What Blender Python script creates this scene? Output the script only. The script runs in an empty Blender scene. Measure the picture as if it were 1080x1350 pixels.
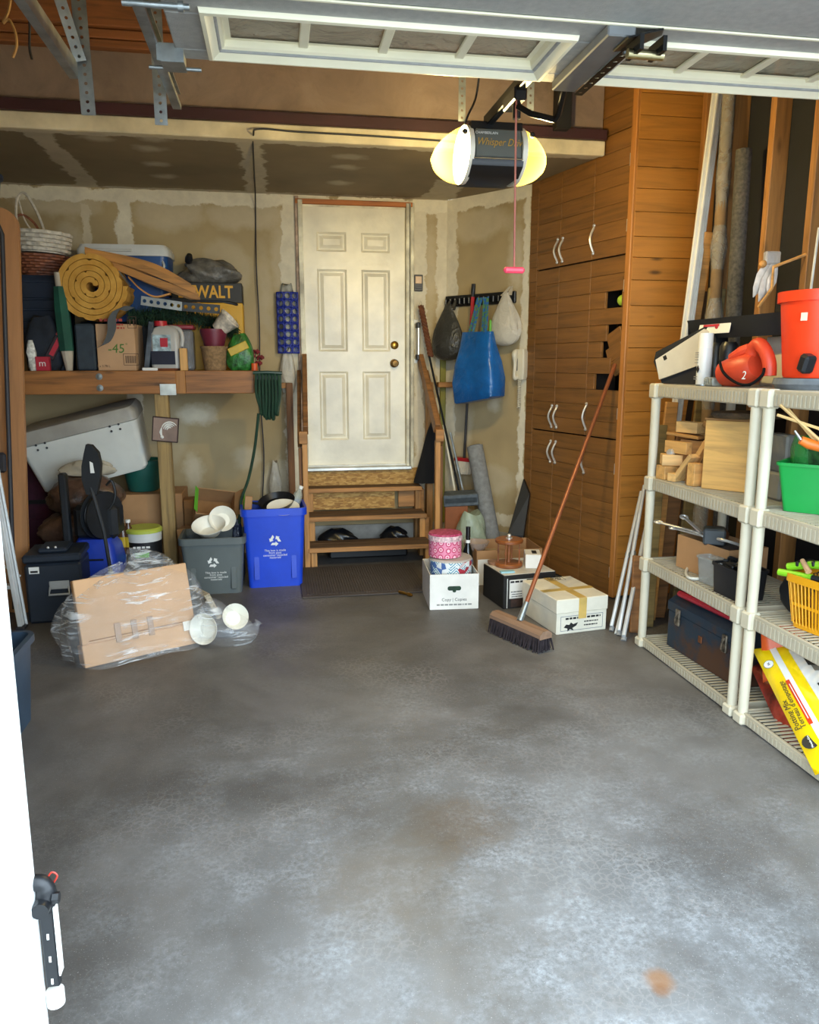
import bpy, bmesh, math, random
from mathutils import Vector, Matrix, Euler
random.seed(7)
S = bpy.context.scene
COL = S.collection
R = math.radians
PI = math.pi

# ------------------------------------------------------------------ camera
F, EYE, PITCH, YAW = 1010.0, 1.5, R(10.9), R(9.8)
_fh = Vector((math.sin(YAW), math.cos(YAW), 0)); _rt = Vector((math.cos(YAW), -math.sin(YAW), 0)); _z = Vector((0, 0, 1))
_fw = _fh * math.cos(PITCH) - _z * math.sin(PITCH); _up = _fh * math.sin(PITCH) + _z * math.cos(PITCH)
CAM = Vector((0, 0, EYE))
cd = bpy.data.cameras.new('camera'); cam = bpy.data.objects.new('camera', cd); COL.objects.link(cam)
cd.sensor_fit = 'HORIZONTAL'; cd.sensor_width = 36.0; cd.lens = 36.0 * F / 1080.0; cd.clip_start = 0.05; cd.clip_end = 200
m = Matrix((_rt, _up, -_fw)).transposed().to_4x4(); m.translation = CAM; cam.matrix_world = m
S.camera = cam

# ------------------------------------------------------------------ daylight and exposure
W = bpy.data.worlds.new('sky'); S.world = W; W.use_nodes = True
bg = W.node_tree.nodes['Background']; bg.inputs[0].default_value = (0.72, 0.87, 1.0, 1); bg.inputs[1].default_value = 8.8
S.view_settings.view_transform = 'Standard'; S.view_settings.look = 'None'; S.view_settings.gamma = 1.0
S.view_settings.use_curve_mapping = False; S.view_settings.exposure = 0.0
S.cycles.use_denoising = True; S.cycles.max_bounces = 8; S.cycles.diffuse_bounces = 5; S.cycles.transparent_max_bounces = 16
S.cycles.caustics_reflective = False; S.cycles.caustics_refractive = False; S.cycles.sample_clamp_indirect = 6.0
# the open bay of the garage lets the sky in: a portal over it only guides the sampling
pl = bpy.data.lights.new('bay_portal', 'AREA'); pl.shape = 'RECTANGLE'; pl.size = 2.95; pl.size_y = 2.42; pl.cycles.is_portal = True
po = bpy.data.objects.new('bay_portal', pl); COL.objects.link(po); po.location = (1.0, 1.2, 1.22); po.rotation_euler = (R(90), 0, 0)

# ------------------------------------------------------------------ helpers
def ray(px, py): return _fw + _rt * ((px - 540) / F) - _up * ((py - 675) / F)
def at(px, py, Y):
    d = ray(px, py); return CAM + d * (Y / d.y)
def fl(px, py, z=0.0):
    d = ray(px, py); return CAM + d * ((z - EYE) / d.z)
def lin(c):
    if isinstance(c, str): c = tuple(int(c[i:i+2], 16) / 255 for i in (0, 2, 4))
    return tuple(x / 12.92 if x <= .04045 else ((x + .055) / 1.055) ** 2.4 for x in c) + (1.0,)

class NT:
    def __init__(s, name):
        s.m = bpy.data.materials.new(name); s.m.use_nodes = True; s.t = s.m.node_tree; s.n = s.t.nodes
        s.b = s.n['Principled BSDF']; s.out = s.n['Material Output']
    def new(s, t, **k):
        n = s.n.new(t)
        for a, v in k.items(): setattr(n, a, v)
        return n
    def link(s, a, b): s.t.links.new(a, b)
    def put(s, sock, v):
        if isinstance(v, bpy.types.NodeSocket): s.link(v, sock)
        else: sock.default_value = v
    def math(s, op, a, b=0.0, c=None, clamp=False):
        n = s.new('ShaderNodeMath', operation=op, use_clamp=clamp); s.put(n.inputs[0], a); s.put(n.inputs[1], b)
        if c is not None: s.put(n.inputs[2], c)
        return n.outputs[0]
    def mix(s, f, a, b, mode='MIX'):
        n = s.new('ShaderNodeMix', data_type='RGBA', blend_type=mode); s.put(n.inputs[0], f)
        s.put(n.inputs[6], a); s.put(n.inputs[7], b); return n.outputs[2]
    def co(s, scale=(1, 1, 1), which='Object', rnd=False, rot=(0, 0, 0)):
        tc = s.new('ShaderNodeTexCoord'); mp = s.new('ShaderNodeMapping'); s.link(tc.outputs[which], mp.inputs[0])
        mp.inputs['Scale'].default_value = scale; mp.inputs['Rotation'].default_value = rot
        if rnd:
            oi = s.new('ShaderNodeObjectInfo'); k = s.math('MULTIPLY', oi.outputs['Random'], 37.0); s.link(k, mp.inputs['Location'])
        return mp.outputs[0]
    def noise(s, co, scale=5.0, detail=4.0, rough=.55, dist=0.0):
        n = s.new('ShaderNodeTexNoise'); s.link(co, n.inputs['Vector']); n.inputs['Scale'].default_value = scale
        n.inputs['Detail'].default_value = detail; n.inputs['Roughness'].default_value = rough; n.inputs['Distortion'].default_value = dist
        return n.outputs[0]
    def ramp(s, f, stops):
        n = s.new('ShaderNodeValToRGB'); s.link(f, n.inputs[0]); e = n.color_ramp.elements
        while len(e) < len(stops): e.new(.5)
        for el, (p, c) in zip(e, stops): el.position = p; el.color = lin(c) if isinstance(c, str) else (c, c, c, 1)
        return n.outputs[0]
    def bump(s, h, strength=.2, dist=.01):
        n = s.new('ShaderNodeBump'); n.inputs['Strength'].default_value = strength; n.inputs['Distance'].default_value = dist
        s.link(h, n.inputs['Height']); s.link(n.outputs[0], s.b.inputs['Normal'])
    def base(s, v): s.put(s.b.inputs['Base Color'], v)
    def rough(s, v): s.put(s.b.inputs['Roughness'], v)

def dim(c, k):
    c = tuple(int(c[i:i+2], 16) for i in (0, 2, 4)); return ''.join('%02x' % max(0, min(255, int(x * k))) for x in c)

_M = {}
def plain(name, c, rough=.55, metal=0.0, var=.12, scale=6.0, bump=0.0, alpha=None, trans=0.0, coat=0.0, spec=None):
    if name in _M: return _M[name]
    t = NT(name)
    n = t.noise(t.co(rnd=True), scale, 4)
    if var: t.base(t.ramp(n, [(.3, dim(c, 1 - var)), (.7, dim(c, 1 + var * .6))]))
    else: t.base(lin(c))
    t.rough(rough); t.b.inputs['Metallic'].default_value = metal
    if bump: t.bump(t.noise(t.co(rnd=True), scale * 5, 3), bump, .01)
    if trans: t.b.inputs['Transmission Weight'].default_value = trans; t.b.inputs['IOR'].default_value = 1.3
    if coat: t.b.inputs['Coat Weight'].default_value = coat
    if spec is not None: t.b.inputs['Specular IOR Level'].default_value = spec
    if alpha is not None: t.b.inputs['Alpha'].default_value = alpha
    _M[name] = t.m; return t.m

def wood(name, c, axis='x', rough=.55, contrast=.28, grain=1.0, var=.22, knots=.0, coat=0.0):
    """wood with its grain along one local axis; every piece shifts its tone and grain by its own random number"""
    if name in _M: return _M[name]
    t = NT(name)
    sc = {'x': (1.2, 16, 16), 'y': (16, 1.2, 16), 'z': (16, 16, 1.2)}[axis]
    co = t.co(tuple(v * grain for v in sc), rnd=True)
    n = t.noise(co, 1.6, 6, .62, .6)
    col = t.ramp(n, [(.28, dim(c, 1 - contrast)), (.5, c), (.75, dim(c, 1 + contrast * .55))])
    oi = t.new('ShaderNodeObjectInfo'); k = t.math('MULTIPLY_ADD', oi.outputs['Random'], var, 1 - var * .55)
    hv = t.new('ShaderNodeHueSaturation'); t.link(col, hv.inputs['Color']); t.link(k, hv.inputs['Value']); col = hv.outputs[0]
    if knots:
        v = t.new('ShaderNodeTexVoronoi'); t.link(t.co({'x': (3, 9, 9), 'y': (9, 3, 9), 'z': (9, 9, 3)}[axis], rnd=True), v.inputs['Vector']); v.inputs['Scale'].default_value = 1.0
        f = t.ramp(v.outputs['Distance'], [(.05, 1.0), (.16, 0.0)]); col = t.mix(t.math('MULTIPLY', f, knots), col, lin(dim(c, .38)))
    t.base(col); t.rough(rough); t.bump(n, .12, .004)
    if coat: t.b.inputs['Coat Weight'].default_value = coat; t.b.inputs['Coat Roughness'].default_value = .35
    _M[name] = t.m; return t.m

def film(name, c, alpha=.25, rough=.15, streak=True):
    """thin wrinkled plastic film: part of the light goes straight through, the rest glints"""
    if name in _M: return _M[name]
    t = NT(name); t.base(lin(c)); t.rough(rough)
    n = t.noise(t.co((1, 1, 1), rnd=True), 9, 5, .6, 1.5)
    t.bump(n, .6, .03)
    t.put(t.b.inputs['Alpha'], t.math('MULTIPLY_ADD', n, .35, alpha - .17, clamp=True) if streak else alpha)
    _M[name] = t.m; return t.m

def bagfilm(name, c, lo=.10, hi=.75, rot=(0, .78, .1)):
    """clear film pulled tight: creases run one way, their glints painted as dense pale streaks"""
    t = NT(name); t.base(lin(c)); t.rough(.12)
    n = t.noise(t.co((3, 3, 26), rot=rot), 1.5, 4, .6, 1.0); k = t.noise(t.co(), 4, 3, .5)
    crease = t.math('MULTIPLY', t.ramp(n, [(.515, 0.0), (.61, 1.0)]), t.ramp(k, [(.40, 0.0), (.55, 1.0)]))  # glints along the creases are painted in by raising the opacity
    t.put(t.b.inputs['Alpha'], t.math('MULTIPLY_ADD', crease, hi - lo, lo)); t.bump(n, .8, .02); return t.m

def glow(name, c, strength):
    if name in _M: return _M[name]
    t = NT(name); t.base(lin(c)); t.b.inputs['Emission Color'].default_value = lin(c); t.b.inputs['Emission Strength'].default_value = strength
    _M[name] = t.m; return t.m

def plaster(name, paper, mud, shapes, uv=('X', 'Z'), amp=.05, rough=.85, extra=None):
    """gypsum board with joint compound: shapes are (u0,v0,hu,hv) boxes or ('e',u0,v0,ru,rv,weight) dabs in metres"""
    t = NT(name); tc = t.new('ShaderNodeTexCoord'); sp = t.new('ShaderNodeSeparateXYZ'); t.link(tc.outputs['Object'], sp.inputs[0])
    u, v = sp.outputs[uv[0]], sp.outputs[uv[1]]
    co = t.co(); n1 = t.noise(co, 7, 5, .65); n2 = t.noise(co, 1.7, 3)
    wob = t.math('MULTIPLY', t.math('SUBTRACT', n1, .5), amp * 3.2)
    cov = None
    for s in shapes:
        wgt = 1.0
        if s[0] == 'e':
            _, u0, v0, ru, rv, wgt = s
            a = t.math('POWER', t.math('MULTIPLY', t.math('SUBTRACT', u, u0), 1 / ru), 2.0); b = t.math('POWER', t.math('MULTIPLY', t.math('SUBTRACT', v, v0), 1 / rv), 2.0)
            d = t.math('MULTIPLY', t.math('SUBTRACT', t.math('SQRT', t.math('ADD', a, b)), 1.0), min(ru, rv))
        else:
            u0, v0, hu, hv = s[:4]; wgt = s[4] if len(s) > 4 else 1.0
            d = t.math('MAXIMUM', t.math('SUBTRACT', t.math('ABSOLUTE', t.math('SUBTRACT', u, u0)), hu), t.math('SUBTRACT', t.math('ABSOLUTE', t.math('SUBTRACT', v, v0)), hv))
        d = t.math('ADD', d, wob)
        k = t.math('MULTIPLY', t.math('MULTIPLY_ADD', d, -1 / (.06 if s[0] == 'e' else .016), .5, clamp=True), wgt * (.6 if s[0] == 'e' and s[4] > .08 else 1))
        cov = k if cov is None else t.math('MAXIMUM', cov, k)
    pcol = t.ramp(n2, [(.3, dim(paper, .9)), (.7, dim(paper, 1.06))]); mcol = t.ramp(n1, [(.3, dim(mud, .88)), (.7, mud)])
    t.base(t.mix(cov, pcol, mcol)); t.rough(rough); t.bump(t.math('ADD', cov, t.math('MULTIPLY', n1, .4)), .25, .004)
    return t.m

# ---- mesh collecting
class MB:
    def __init__(s): s.v = []; s.f = []; s.mi = []
    def add(s, vs, fs, mi=0):
        o = len(s.v); s.v += [tuple(x) for x in vs]; s.f += [tuple(i + o for i in f) for f in fs]; s.mi += [mi] * len(fs); return s
    def box(s, c, d, M=None, bev=0.0, mi=0):
        hx, hy, hz = d[0] / 2, d[1] / 2, d[2] / 2; vs = []; fs = []
        M = M or Matrix(); c = Vector(c)
        if not bev:
            for x in (-1, 1):
                for y in (-1, 1):
                    for z in (-1, 1): vs.append(c + M @ Vector((x * hx, y * hy, z * hz)))
            fs = [(0, 1, 3, 2), (4, 6, 7, 5), (0, 4, 5, 1), (2, 3, 7, 6), (0, 2, 6, 4), (1, 5, 7, 3)]
            return s.add(vs, fs, mi)
        b = min(bev, hx * .9, hy * .9, hz * .9); ix = {}
        for x in (-1, 1):
            for y in (-1, 1):
                for z in (-1, 1):
                    for k in range(3):
                        p = [x * (hx - b), y * (hy - b), z * (hz - b)]; p[k] = (x * hx, y * hy, z * hz)[k]
                        ix[(x, y, z, k)] = len(vs); vs.append(c + M @ Vector(p))
        for k in range(3):
            a, e = [i for i in range(3) if i != k]
            for g in (-1, 1):
                q = []
                for sa, se in ((-1, -1), (1, -1), (1, 1), (-1, 1)):
                    t = [0, 0, 0]; t[k] = g; t[a] = sa; t[e] = se; q.append(ix[(*t, k)])
                fs.append(tuple(q))
        for k in range(3):
            a, e = [i for i in range(3) if i != k]
            for sa in (-1, 1):
                for se in (-1, 1):
                    q = []
                    for g, kk in ((-1, a), (1, a), (1, e), (-1, e)):
                        t = [0, 0, 0]; t[k] = g; t[a] = sa; t[e] = se; q.append(ix[(*t, kk)])
                    fs.append(tuple(q))
        for x in (-1, 1):
            for y in (-1, 1):
                for z in (-1, 1): fs.append((ix[(x, y, z, 0)], ix[(x, y, z, 1)], ix[(x, y, z, 2)]))
        return s.add(vs, fs, mi)
    def bar(s, a, b, w, h, bev=0.0, up=(0, 0, 1), mi=0):
        """square bar from a to b, w across, h along 'up'"""
        a, b = Vector(a), Vector(b); x = (b - a); L = x.length; x.normalize(); y = Vector(up).cross(x)
        if y.length < 1e-4: y = Vector((0, 1, 0)).cross(x)
        y.normalize(); z = x.cross(y)
        return s.box((a + b) / 2, (L, w, h), Matrix((x, y, z)).transposed(), bev, mi)
    def loft(s, rings, cap=True, closed=True, mi=0):
        n = len(rings[0]); vs = [p for r in rings for p in r]; fs = []
        for i in range(len(rings) - 1):
            for j in range(n if closed else n - 1):
                k = (j + 1) % n; fs.append((i * n + j, i * n + k, (i + 1) * n + k, (i + 1) * n + j))
        if cap and closed: fs.append(tuple(range(n))[::-1]); fs.append(tuple(range((len(rings) - 1) * n, len(rings) * n)))
        return s.add(vs, fs, mi)
    def tube(s, pts, r, n=8, cap=True, mi=0, loop=False):
        pts = [Vector(p) for p in pts]; rs = r if isinstance(r, (list, tuple)) else [r] * len(pts); rings = []; u = None
        L = len(pts)
        for i, p in enumerate(pts):
            if loop: t = pts[(i + 1) % L] - pts[(i - 1) % L]
            else: t = pts[min(i + 1, L - 1)] - pts[max(i - 1, 0)]
            if t.length < 1e-9: t = Vector((0, 0, 1))
            t.normalize()
            if u is None:
                u = t.orthogonal().normalized()
            u = (u - t * u.dot(t))
            u = u.normalized() if u.length > 1e-6 else t.orthogonal().normalized()
            w = t.cross(u); rings.append([p + (u * math.cos(2 * PI * j / n) + w * math.sin(2 * PI * j / n)) * rs[i] for j in range(n)])
        if loop: rings.append(rings[0])
        return s.loft(rings, cap and not loop, mi=mi)
    def cyl(s, a, b, r, r2=None, n=16, mi=0): return s.tube([a, b], [r, r if r2 is None else r2], n, mi=mi)
    def lathe(s, prof, n=24, c=(0, 0, 0), M=None, cap=True, mi=0, sx=1, sy=1):
        c = Vector(c); M = M or Matrix()
        rings = [[c + M @ Vector((r * math.cos(2 * PI * j / n) * sx, r * math.sin(2 * PI * j / n) * sy, z)) for j in range(n)] for r, z in prof]
        return s.loft(rings, cap, mi=mi)
    def prism(s, poly, h, M=None, mi=0):
        """poly of local xy points extruded along local z"""
        M = M or Matrix(); n = len(poly)
        vs = [M @ Vector((x, y, 0)) for x, y in poly] + [M @ Vector((x, y, h)) for x, y in poly]
        fs = [tuple(range(n))[::-1], tuple(range(n, 2 * n))] + [(i, (i + 1) % n, n + (i + 1) % n, n + i) for i in range(n)]
        return s.add(vs, fs, mi)
    def grid(s, fn, nu, nv, mi=0, closed_u=False):
        vs = [fn(i / nu, j / nv) for j in range(nv + 1) for i in range(nu + (0 if closed_u else 1))]; w = nu + (0 if closed_u else 1)
        fs = [(j * w + i, j * w + (i + 1) % w, (j + 1) * w + (i + 1) % w, (j + 1) * w + i) for j in range(nv) for i in range(nu)]
        return s.add(vs, fs, mi)
    def ball(s, c, r, n=16, m=10, mi=0, M=None):
        rx, ry, rz = r if isinstance(r, (tuple, list)) else (r, r, r); c = Vector(c); M = M or Matrix()
        rings = []
        for i in range(m + 1):
            a = -PI / 2 + PI * i / m; q = max(math.cos(a), .02)
            rings.append([c + M @ Vector((rx * q * math.cos(2 * PI * j / n), ry * q * math.sin(2 * PI * j / n), rz * math.sin(a))) for j in range(n)])
        return s.loft(rings, mi=mi)
    def strap(s, a, b, w, t, pitch, hole, face):
        """punched steel strap from a to b with real holes, face = its normal"""
        a, b = Vector(a), Vector(b); x = b - a; L = x.length; x.normalize(); z = Vector(face).normalized(); y = z.cross(x).normalized(); z = x.cross(y)
        n = max(1, int(L / pitch)); p = L / n
        for i in range(n):
            c = a + x * (p * (i + .5)); k = 8
            for sgn in (1, -1):
                sq = []; oc = []
                for j in range(k):
                    an = 2 * PI * j / k; cx, cy = math.cos(an), math.sin(an); q = max(abs(cx), abs(cy))
                    sq.append(c + x * (cx / q * p / 2) + y * (cy / q * w / 2) + z * (sgn * t / 2)); oc.append(c + x * cx * hole + y * cy * hole + z * (sgn * t / 2))
                s.add(sq + oc, [(j, (j + 1) % k, k + (j + 1) % k, k + j) for j in range(k)])
        return s
    def build(s, name, mats, parent=None, loc=(0, 0, 0), rot=(0, 0, 0), smooth=35, mod=None):
        me = bpy.data.meshes.new(name); me.from_pydata(s.v, [], s.f)
        mats = mats if isinstance(mats, (list, tuple)) else [mats]
        for x in mats: me.materials.append(x)
        if len(mats) > 1: me.polygons.foreach_set('material_index', s.mi)
        b = bmesh.new(); b.from_mesh(me); bmesh.ops.recalc_face_normals(b, faces=b.faces); b.to_mesh(me); b.free()
        if smooth: me.shade_smooth(); me.set_sharp_from_angle(angle=R(smooth))
        me.update()
        o = bpy.data.objects.new(name, me); COL.objects.link(o); o.location = loc; o.rotation_euler = rot
        if parent: o.parent = parent
        if mod: mod(o)
        return o

def tag(o, label, cat, group=None):
    o['label'] = label; o['category'] = cat
    if group: o['group'] = group
    return o
def thing(name, label, cat, loc=(0, 0, 0), rz=0.0, group=None, rot=None):
    o = bpy.data.objects.new(name, None); COL.objects.link(o); o.empty_display_size = .05; o.location = loc
    o.rotation_euler = rot if rot else (0, 0, rz); return tag(o, label, cat, group)
def struct(o, label=None):
    o['kind'] = 'structure'
    if label: o['label'] = label
    return o
def sempty(name, loc=(0, 0, 0), rz=0, label=None):
    o = bpy.data.objects.new(name, None); COL.objects.link(o); o.location = loc; o.rotation_euler = (0, 0, rz); return struct(o, label)
def copyo(o, parent=None, loc=None, rot=None):
    c = o.copy(); COL.objects.link(c); c.parent = parent
    if loc is not None: c.location = loc
    if rot is not None: c.rotation_euler = rot
    return c
def subsurf(k=1):
    def f(o):
        md = o.modifiers.new('s', 'SUBSURF'); md.levels = k; md.render_levels = k
    return f
def solid(t, off=0):
    def f(o):
        md = o.modifiers.new('t', 'SOLIDIFY'); md.thickness = t; md.offset = off
    return f
def text(name, s, size, mat, parent, loc, rot, align='CENTER', ex=.0004, sx=1.0, shear=0.0, sp=1.0, bold=0.0):
    c = bpy.data.curves.new(name, 'FONT'); c.body = s; c.size = size; c.extrude = ex; c.align_x = align; c.align_y = 'CENTER'; c.shear = shear; c.space_line = sp
    c.resolution_u = 3; c.offset = bold
    q = bpy.data.objects.new('glyphs', c); me = bpy.data.meshes.new_from_object(q); bpy.data.objects.remove(q); bpy.data.curves.remove(c)
    me.name = name; me.materials.clear(); me.materials.append(mat)
    t = bpy.data.objects.new(name, me); COL.objects.link(t); t.parent = parent; t.location = loc; t.rotation_euler = rot; t.scale = (sx, 1, 1)
    return t
def rect(w, h, r, n=5):
    """rounded rectangle outline"""
    o = []
    for cx, cy, a0 in ((w/2-r, h/2-r, 0), (-w/2+r, h/2-r, 90), (-w/2+r, -h/2+r, 180), (w/2-r, -h/2+r, 270)):
        for i in range(n + 1): a = R(a0 + 90 * i / n); o.append((cx + r * math.cos(a), cy + r * math.sin(a)))
    return o
def catmull(pts, k=6):
    pts = [Vector(p) for p in pts]; out = []
    for i in range(len(pts) - 1):
        p0, p1, p2, p3 = pts[max(i-1, 0)], pts[i], pts[i+1], pts[min(i+2, len(pts)-1)]
        for j in range(k):
            t = j / k; out.append(.5 * ((2*p1) + (p2-p0)*t + (2*p0-5*p1+4*p2-p3)*t*t + (3*p1-p0-3*p2+p3)*t**3))
    return out + [pts[-1]]
def jit(a): return random.uniform(-a, a)
# ================================================================== SETTING
# ---- floor
t = NT('concrete'); co = t.co()
big = t.noise(co, .9, 5, .6, .4); mid = t.noise(co, 4.5, 6, .7); fine = t.noise(co, 55, 4, .75); grit = t.noise(co, 230, 2, .6)
c0 = t.ramp(big, [(.30, '3f3d3b'), (.46, '514e4b'), (.60, '65625f'), (.74, '7c7a77')])
worn = t.math('MULTIPLY', t.ramp(mid, [(.42, 0.0), (.62, 1.0)]), t.ramp(fine, [(.38, 0.0), (.68, 1.0)]))
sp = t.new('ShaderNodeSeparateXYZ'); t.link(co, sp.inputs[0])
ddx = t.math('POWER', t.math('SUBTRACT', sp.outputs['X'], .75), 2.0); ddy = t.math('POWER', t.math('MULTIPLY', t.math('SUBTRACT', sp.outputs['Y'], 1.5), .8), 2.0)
near = t.math('MULTIPLY', t.math('MULTIPLY_ADD', t.math('SQRT', t.math('ADD', ddx, ddy)), -1 / 1.5, 1.25, clamp=True), t.ramp(t.noise(co, 1.7, 4, .6), [(.36, .15), (.58, 1.0)]))       # wear by the bay door, mixed with sky sheen painted into the colour
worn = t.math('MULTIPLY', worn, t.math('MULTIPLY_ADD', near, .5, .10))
c0 = t.mix(t.math('MULTIPLY', near, .22), c0, lin('9aa0a5')); c1 = t.mix(worn, c0, lin('a6abaf'))  # paler bluish blend paints the sky's sheen on the near floor
vor = t.new('ShaderNodeTexVoronoi', feature='DISTANCE_TO_EDGE'); vor.inputs['Scale'].default_value = 34
wv = t.new('ShaderNodeVectorMath', operation='ADD'); t.link(co, wv.inputs[0]); nz = t.new('ShaderNodeTexNoise'); nz.inputs['Scale'].default_value = 18; t.link(co, nz.inputs['Vector'])
sc_ = t.new('ShaderNodeVectorMath', operation='SCALE'); sc_.inputs['Scale'].default_value = .05; t.link(nz.outputs['Color'], sc_.inputs[0]); t.link(sc_.outputs[0], wv.inputs[1]); t.link(wv.outputs[0], vor.inputs['Vector'])
craze = t.math('MULTIPLY', t.ramp(vor.outputs['Distance'], [(.0, 1.0), (.12, 0.0)]), t.ramp(t.noise(co, 1.6, 3, .5), [(.50, 0.0), (.62, 1.0)]))
c1 = t.mix(t.math('MULTIPLY', craze, .30), c1, lin('8f8d8a'))
c1 = t.mix(t.ramp(grit, [(.64, 0.0), (.72, 1.0)]), c1, lin('8e8d8b'))
stain = t.noise(co, 2.1, 4, .6); c1 = t.mix(t.math('MULTIPLY', t.ramp(stain, [(.62, 0.0), (.72, 1.0)]), .35), c1, lin('55504a'))
pp = fl(868, 1292)
for (sx_, sy_, r_, cc, am) in ((pp.x, pp.y, .035, '7a5636', .75), (pp.x - .01, pp.y - .03, .02, '6b4a30', .7), (.55, 2.25, .16, '5d4c38', .35), (.28, 2.0, .22, '6a5f50', .3)):
    a = t.math('POWER', t.math('SUBTRACT', sp.outputs['X'], sx_), 2.0); b = t.math('POWER', t.math('SUBTRACT', sp.outputs['Y'], sy_), 2.0)
    d = t.math('ADD', t.math('SQRT', t.math('ADD', a, b)), t.math('MULTIPLY', t.math('SUBTRACT', mid, .5), r_ * 1.6))
    c1 = t.mix(t.math('MULTIPLY', t.math('MULTIPLY_ADD', d, -1 / (r_ * .8), 1.6, clamp=True), am), c1, lin(cc))
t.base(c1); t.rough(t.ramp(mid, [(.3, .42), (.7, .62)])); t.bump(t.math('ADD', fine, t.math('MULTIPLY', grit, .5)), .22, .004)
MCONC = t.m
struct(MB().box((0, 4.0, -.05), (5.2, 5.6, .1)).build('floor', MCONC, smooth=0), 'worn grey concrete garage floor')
MDRV = plain('driveway_gravel', '8f8d89', .9, var=.15, scale=3)
struct(MB().box((0, -5.4, -.07), (24, 13.2, .1)).build('driveway', MDRV, smooth=0), 'grey driveway outside the open bay')

# ---- drywall shell
PAPER, MUD = 'b09c74', 'efe6cd'
def bw(px): return at(px, 380, 6.2).x
sh = [(-.3, 2.715, 2.3, .05), (bw(170), 1.6, .055, 1.3), (bw(120), 2.4, .03, .25, .6), (bw(386), 1.7, .085, 1.2, .9), (bw(553), 1.7, .05, 1.3, .85), (bw(585), 2.0, .06, 1.0, .75),
      ('e', bw(85), 2.66, .30, .10, .6), ('e', bw(230), 2.62, .25, .13, .6), ('e', bw(330), 2.6, .35, .10, .6), ('e', bw(300), 2.2, .18, .22, .35), ('e', bw(100), 2.15, .12, .4, .5),
      ('e', at(260, 547, 6.2).x, at(260, 547, 6.2).z, .13, .07, .75), ('e', at(256, 620, 6.2).x, at(256, 620, 6.2).z, .07, .13, .75), ('e', at(328, 603, 6.2).x, at(328, 603, 6.2).z, .1, .09, .45),
      ('e', at(365, 640, 6.2).x, at(365, 640, 6.2).z, .12, .2, .7), ('e', bw(350), 2.1, .05, .3, .4), ('e', bw(375), 2.3, .1, .3, .5), ('e', bw(200), 1.0, .2, .3, .3), ('e', bw(568), 2.3, .05, .3, .5), ('e', bw(562), 1.2, .1, .6, .55)]
MBACK = plaster('back_drywall', PAPER, MUD, sh)
YB = 6.2
def quadwall(rects, y, th): # boxes in the XZ plane
    b = MB()
    for x0, x1, z0, z1 in rects: b.box(((x0 + x1) / 2, y + th / 2, (z0 + z1) / 2), (x1 - x0, th, z1 - z0))
    return b
DX0, DX1, DZ0, DZ1 = .205, 1.075, .66, 2.73
struct(quadwall([(-2.6, DX0, .2, 2.76), (DX1, 1.37, .2, 2.76), (DX0, DX1, .2, DZ0), (DX0, DX1, DZ1, 2.76), (1.37, 2.6, 0, 2.76), (-2.6, 2.6, 2.79, 3.8)], YB, .1).build('wall_back', MBACK, smooth=0), 'taped but unpainted tan drywall at the back')
MFOUND = plain('foundation_concrete', 'a9a49a', .9, var=.2, scale=5, bump=.3)
struct(MB().box((-.6, YB + .04, .10), (4.0, .12, .2)).build('baseboard_back', MFOUND, smooth=0), 'pale concrete footing under the back wall')
# angled corner wall
AW0, AW1 = Vector((1.37, 6.2, 0)), Vector((1.85, 5.55, 0)); awd = (AW1 - AW0).normalized(); AWL = (AW1 - AW0).length; AWA = math.atan2(awd.y, awd.x)
def aw(u, z, off=0.0): # point on the angled wall, off = towards the room
    n = Vector((awd.y, -awd.x, 0)); return AW0 + awd * u + n * off + Vector((0, 0, z))
MANG = plaster('corner_drywall', PAPER, MUD, [(.05, 1.6, .06, 1.4, .9), (.4, 2.72, .5, .06), (.77, 1.5, .035, 1.4, .9), (.4, .3, .5, .05, .7), ('e', .3, 2.55, .3, .12, .55), ('e', .68, 2.25, .06, .25, .75), ('e', .5, 1.2, .05, .05, .6), ('e', .12, 1.0, .16, .5, .55), ('e', .5, .6, .2, .12, .4)])
o = MB().box((AWL / 2, .04, 1.48), (AWL + .02, .08, 2.56)).build('wall_corner', MANG, smooth=0); o.location = AW0; o.rotation_euler = (0, 0, AWA); struct(o, 'angled unpainted drywall in the rear right corner')
o = MB().box((AWL / 2, .04, .10), (AWL, .09, .2)).build('baseboard_corner', MFOUND, smooth=0); o.location = AW0; o.rotation_euler = (0, 0, AWA); struct(o, 'concrete footing of the angled wall')
# soffit, its front edge, the steel beam and the bulkhead above it
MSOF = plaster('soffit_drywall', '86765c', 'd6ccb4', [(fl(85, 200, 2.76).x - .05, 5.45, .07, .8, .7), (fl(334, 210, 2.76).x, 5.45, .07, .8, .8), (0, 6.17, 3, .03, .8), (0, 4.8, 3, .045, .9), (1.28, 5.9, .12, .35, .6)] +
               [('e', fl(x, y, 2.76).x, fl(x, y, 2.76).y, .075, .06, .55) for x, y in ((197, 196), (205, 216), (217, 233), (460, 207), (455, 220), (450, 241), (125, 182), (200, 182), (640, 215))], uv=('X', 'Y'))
poly = [(-2.6, 4.74), (2.03, 4.74), (1.85, 5.52), (1.37, 6.2), (-2.6, 6.2)]
struct(MB().prism(poly, .03, Matrix.Translation((0, 0, 2.76))).build('ceiling_soffit', MSOF, smooth=0), 'low taped drywall soffit over the back of the garage')
struct(MB().box((-.29, 4.75, 2.795), (4.64, .035, .085), bev=.006).build('trim_1', plain('joint_compound', 'd9cdb0', .85, var=.15, scale=4, bump=.3)), 'cream plastered front edge of the soffit')
MMAR = plain('maroon_steel', '3c2024', .5, var=.15, scale=5)
struct(MB().box((-.29, 4.76, 2.866), (4.64, .10, .06), bev=.004).box((-.29, 4.80, 2.95), (4.64, .02, .2)).build('ceiling_beam', MMAR), 'maroon painted steel beam above the soffit')
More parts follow.
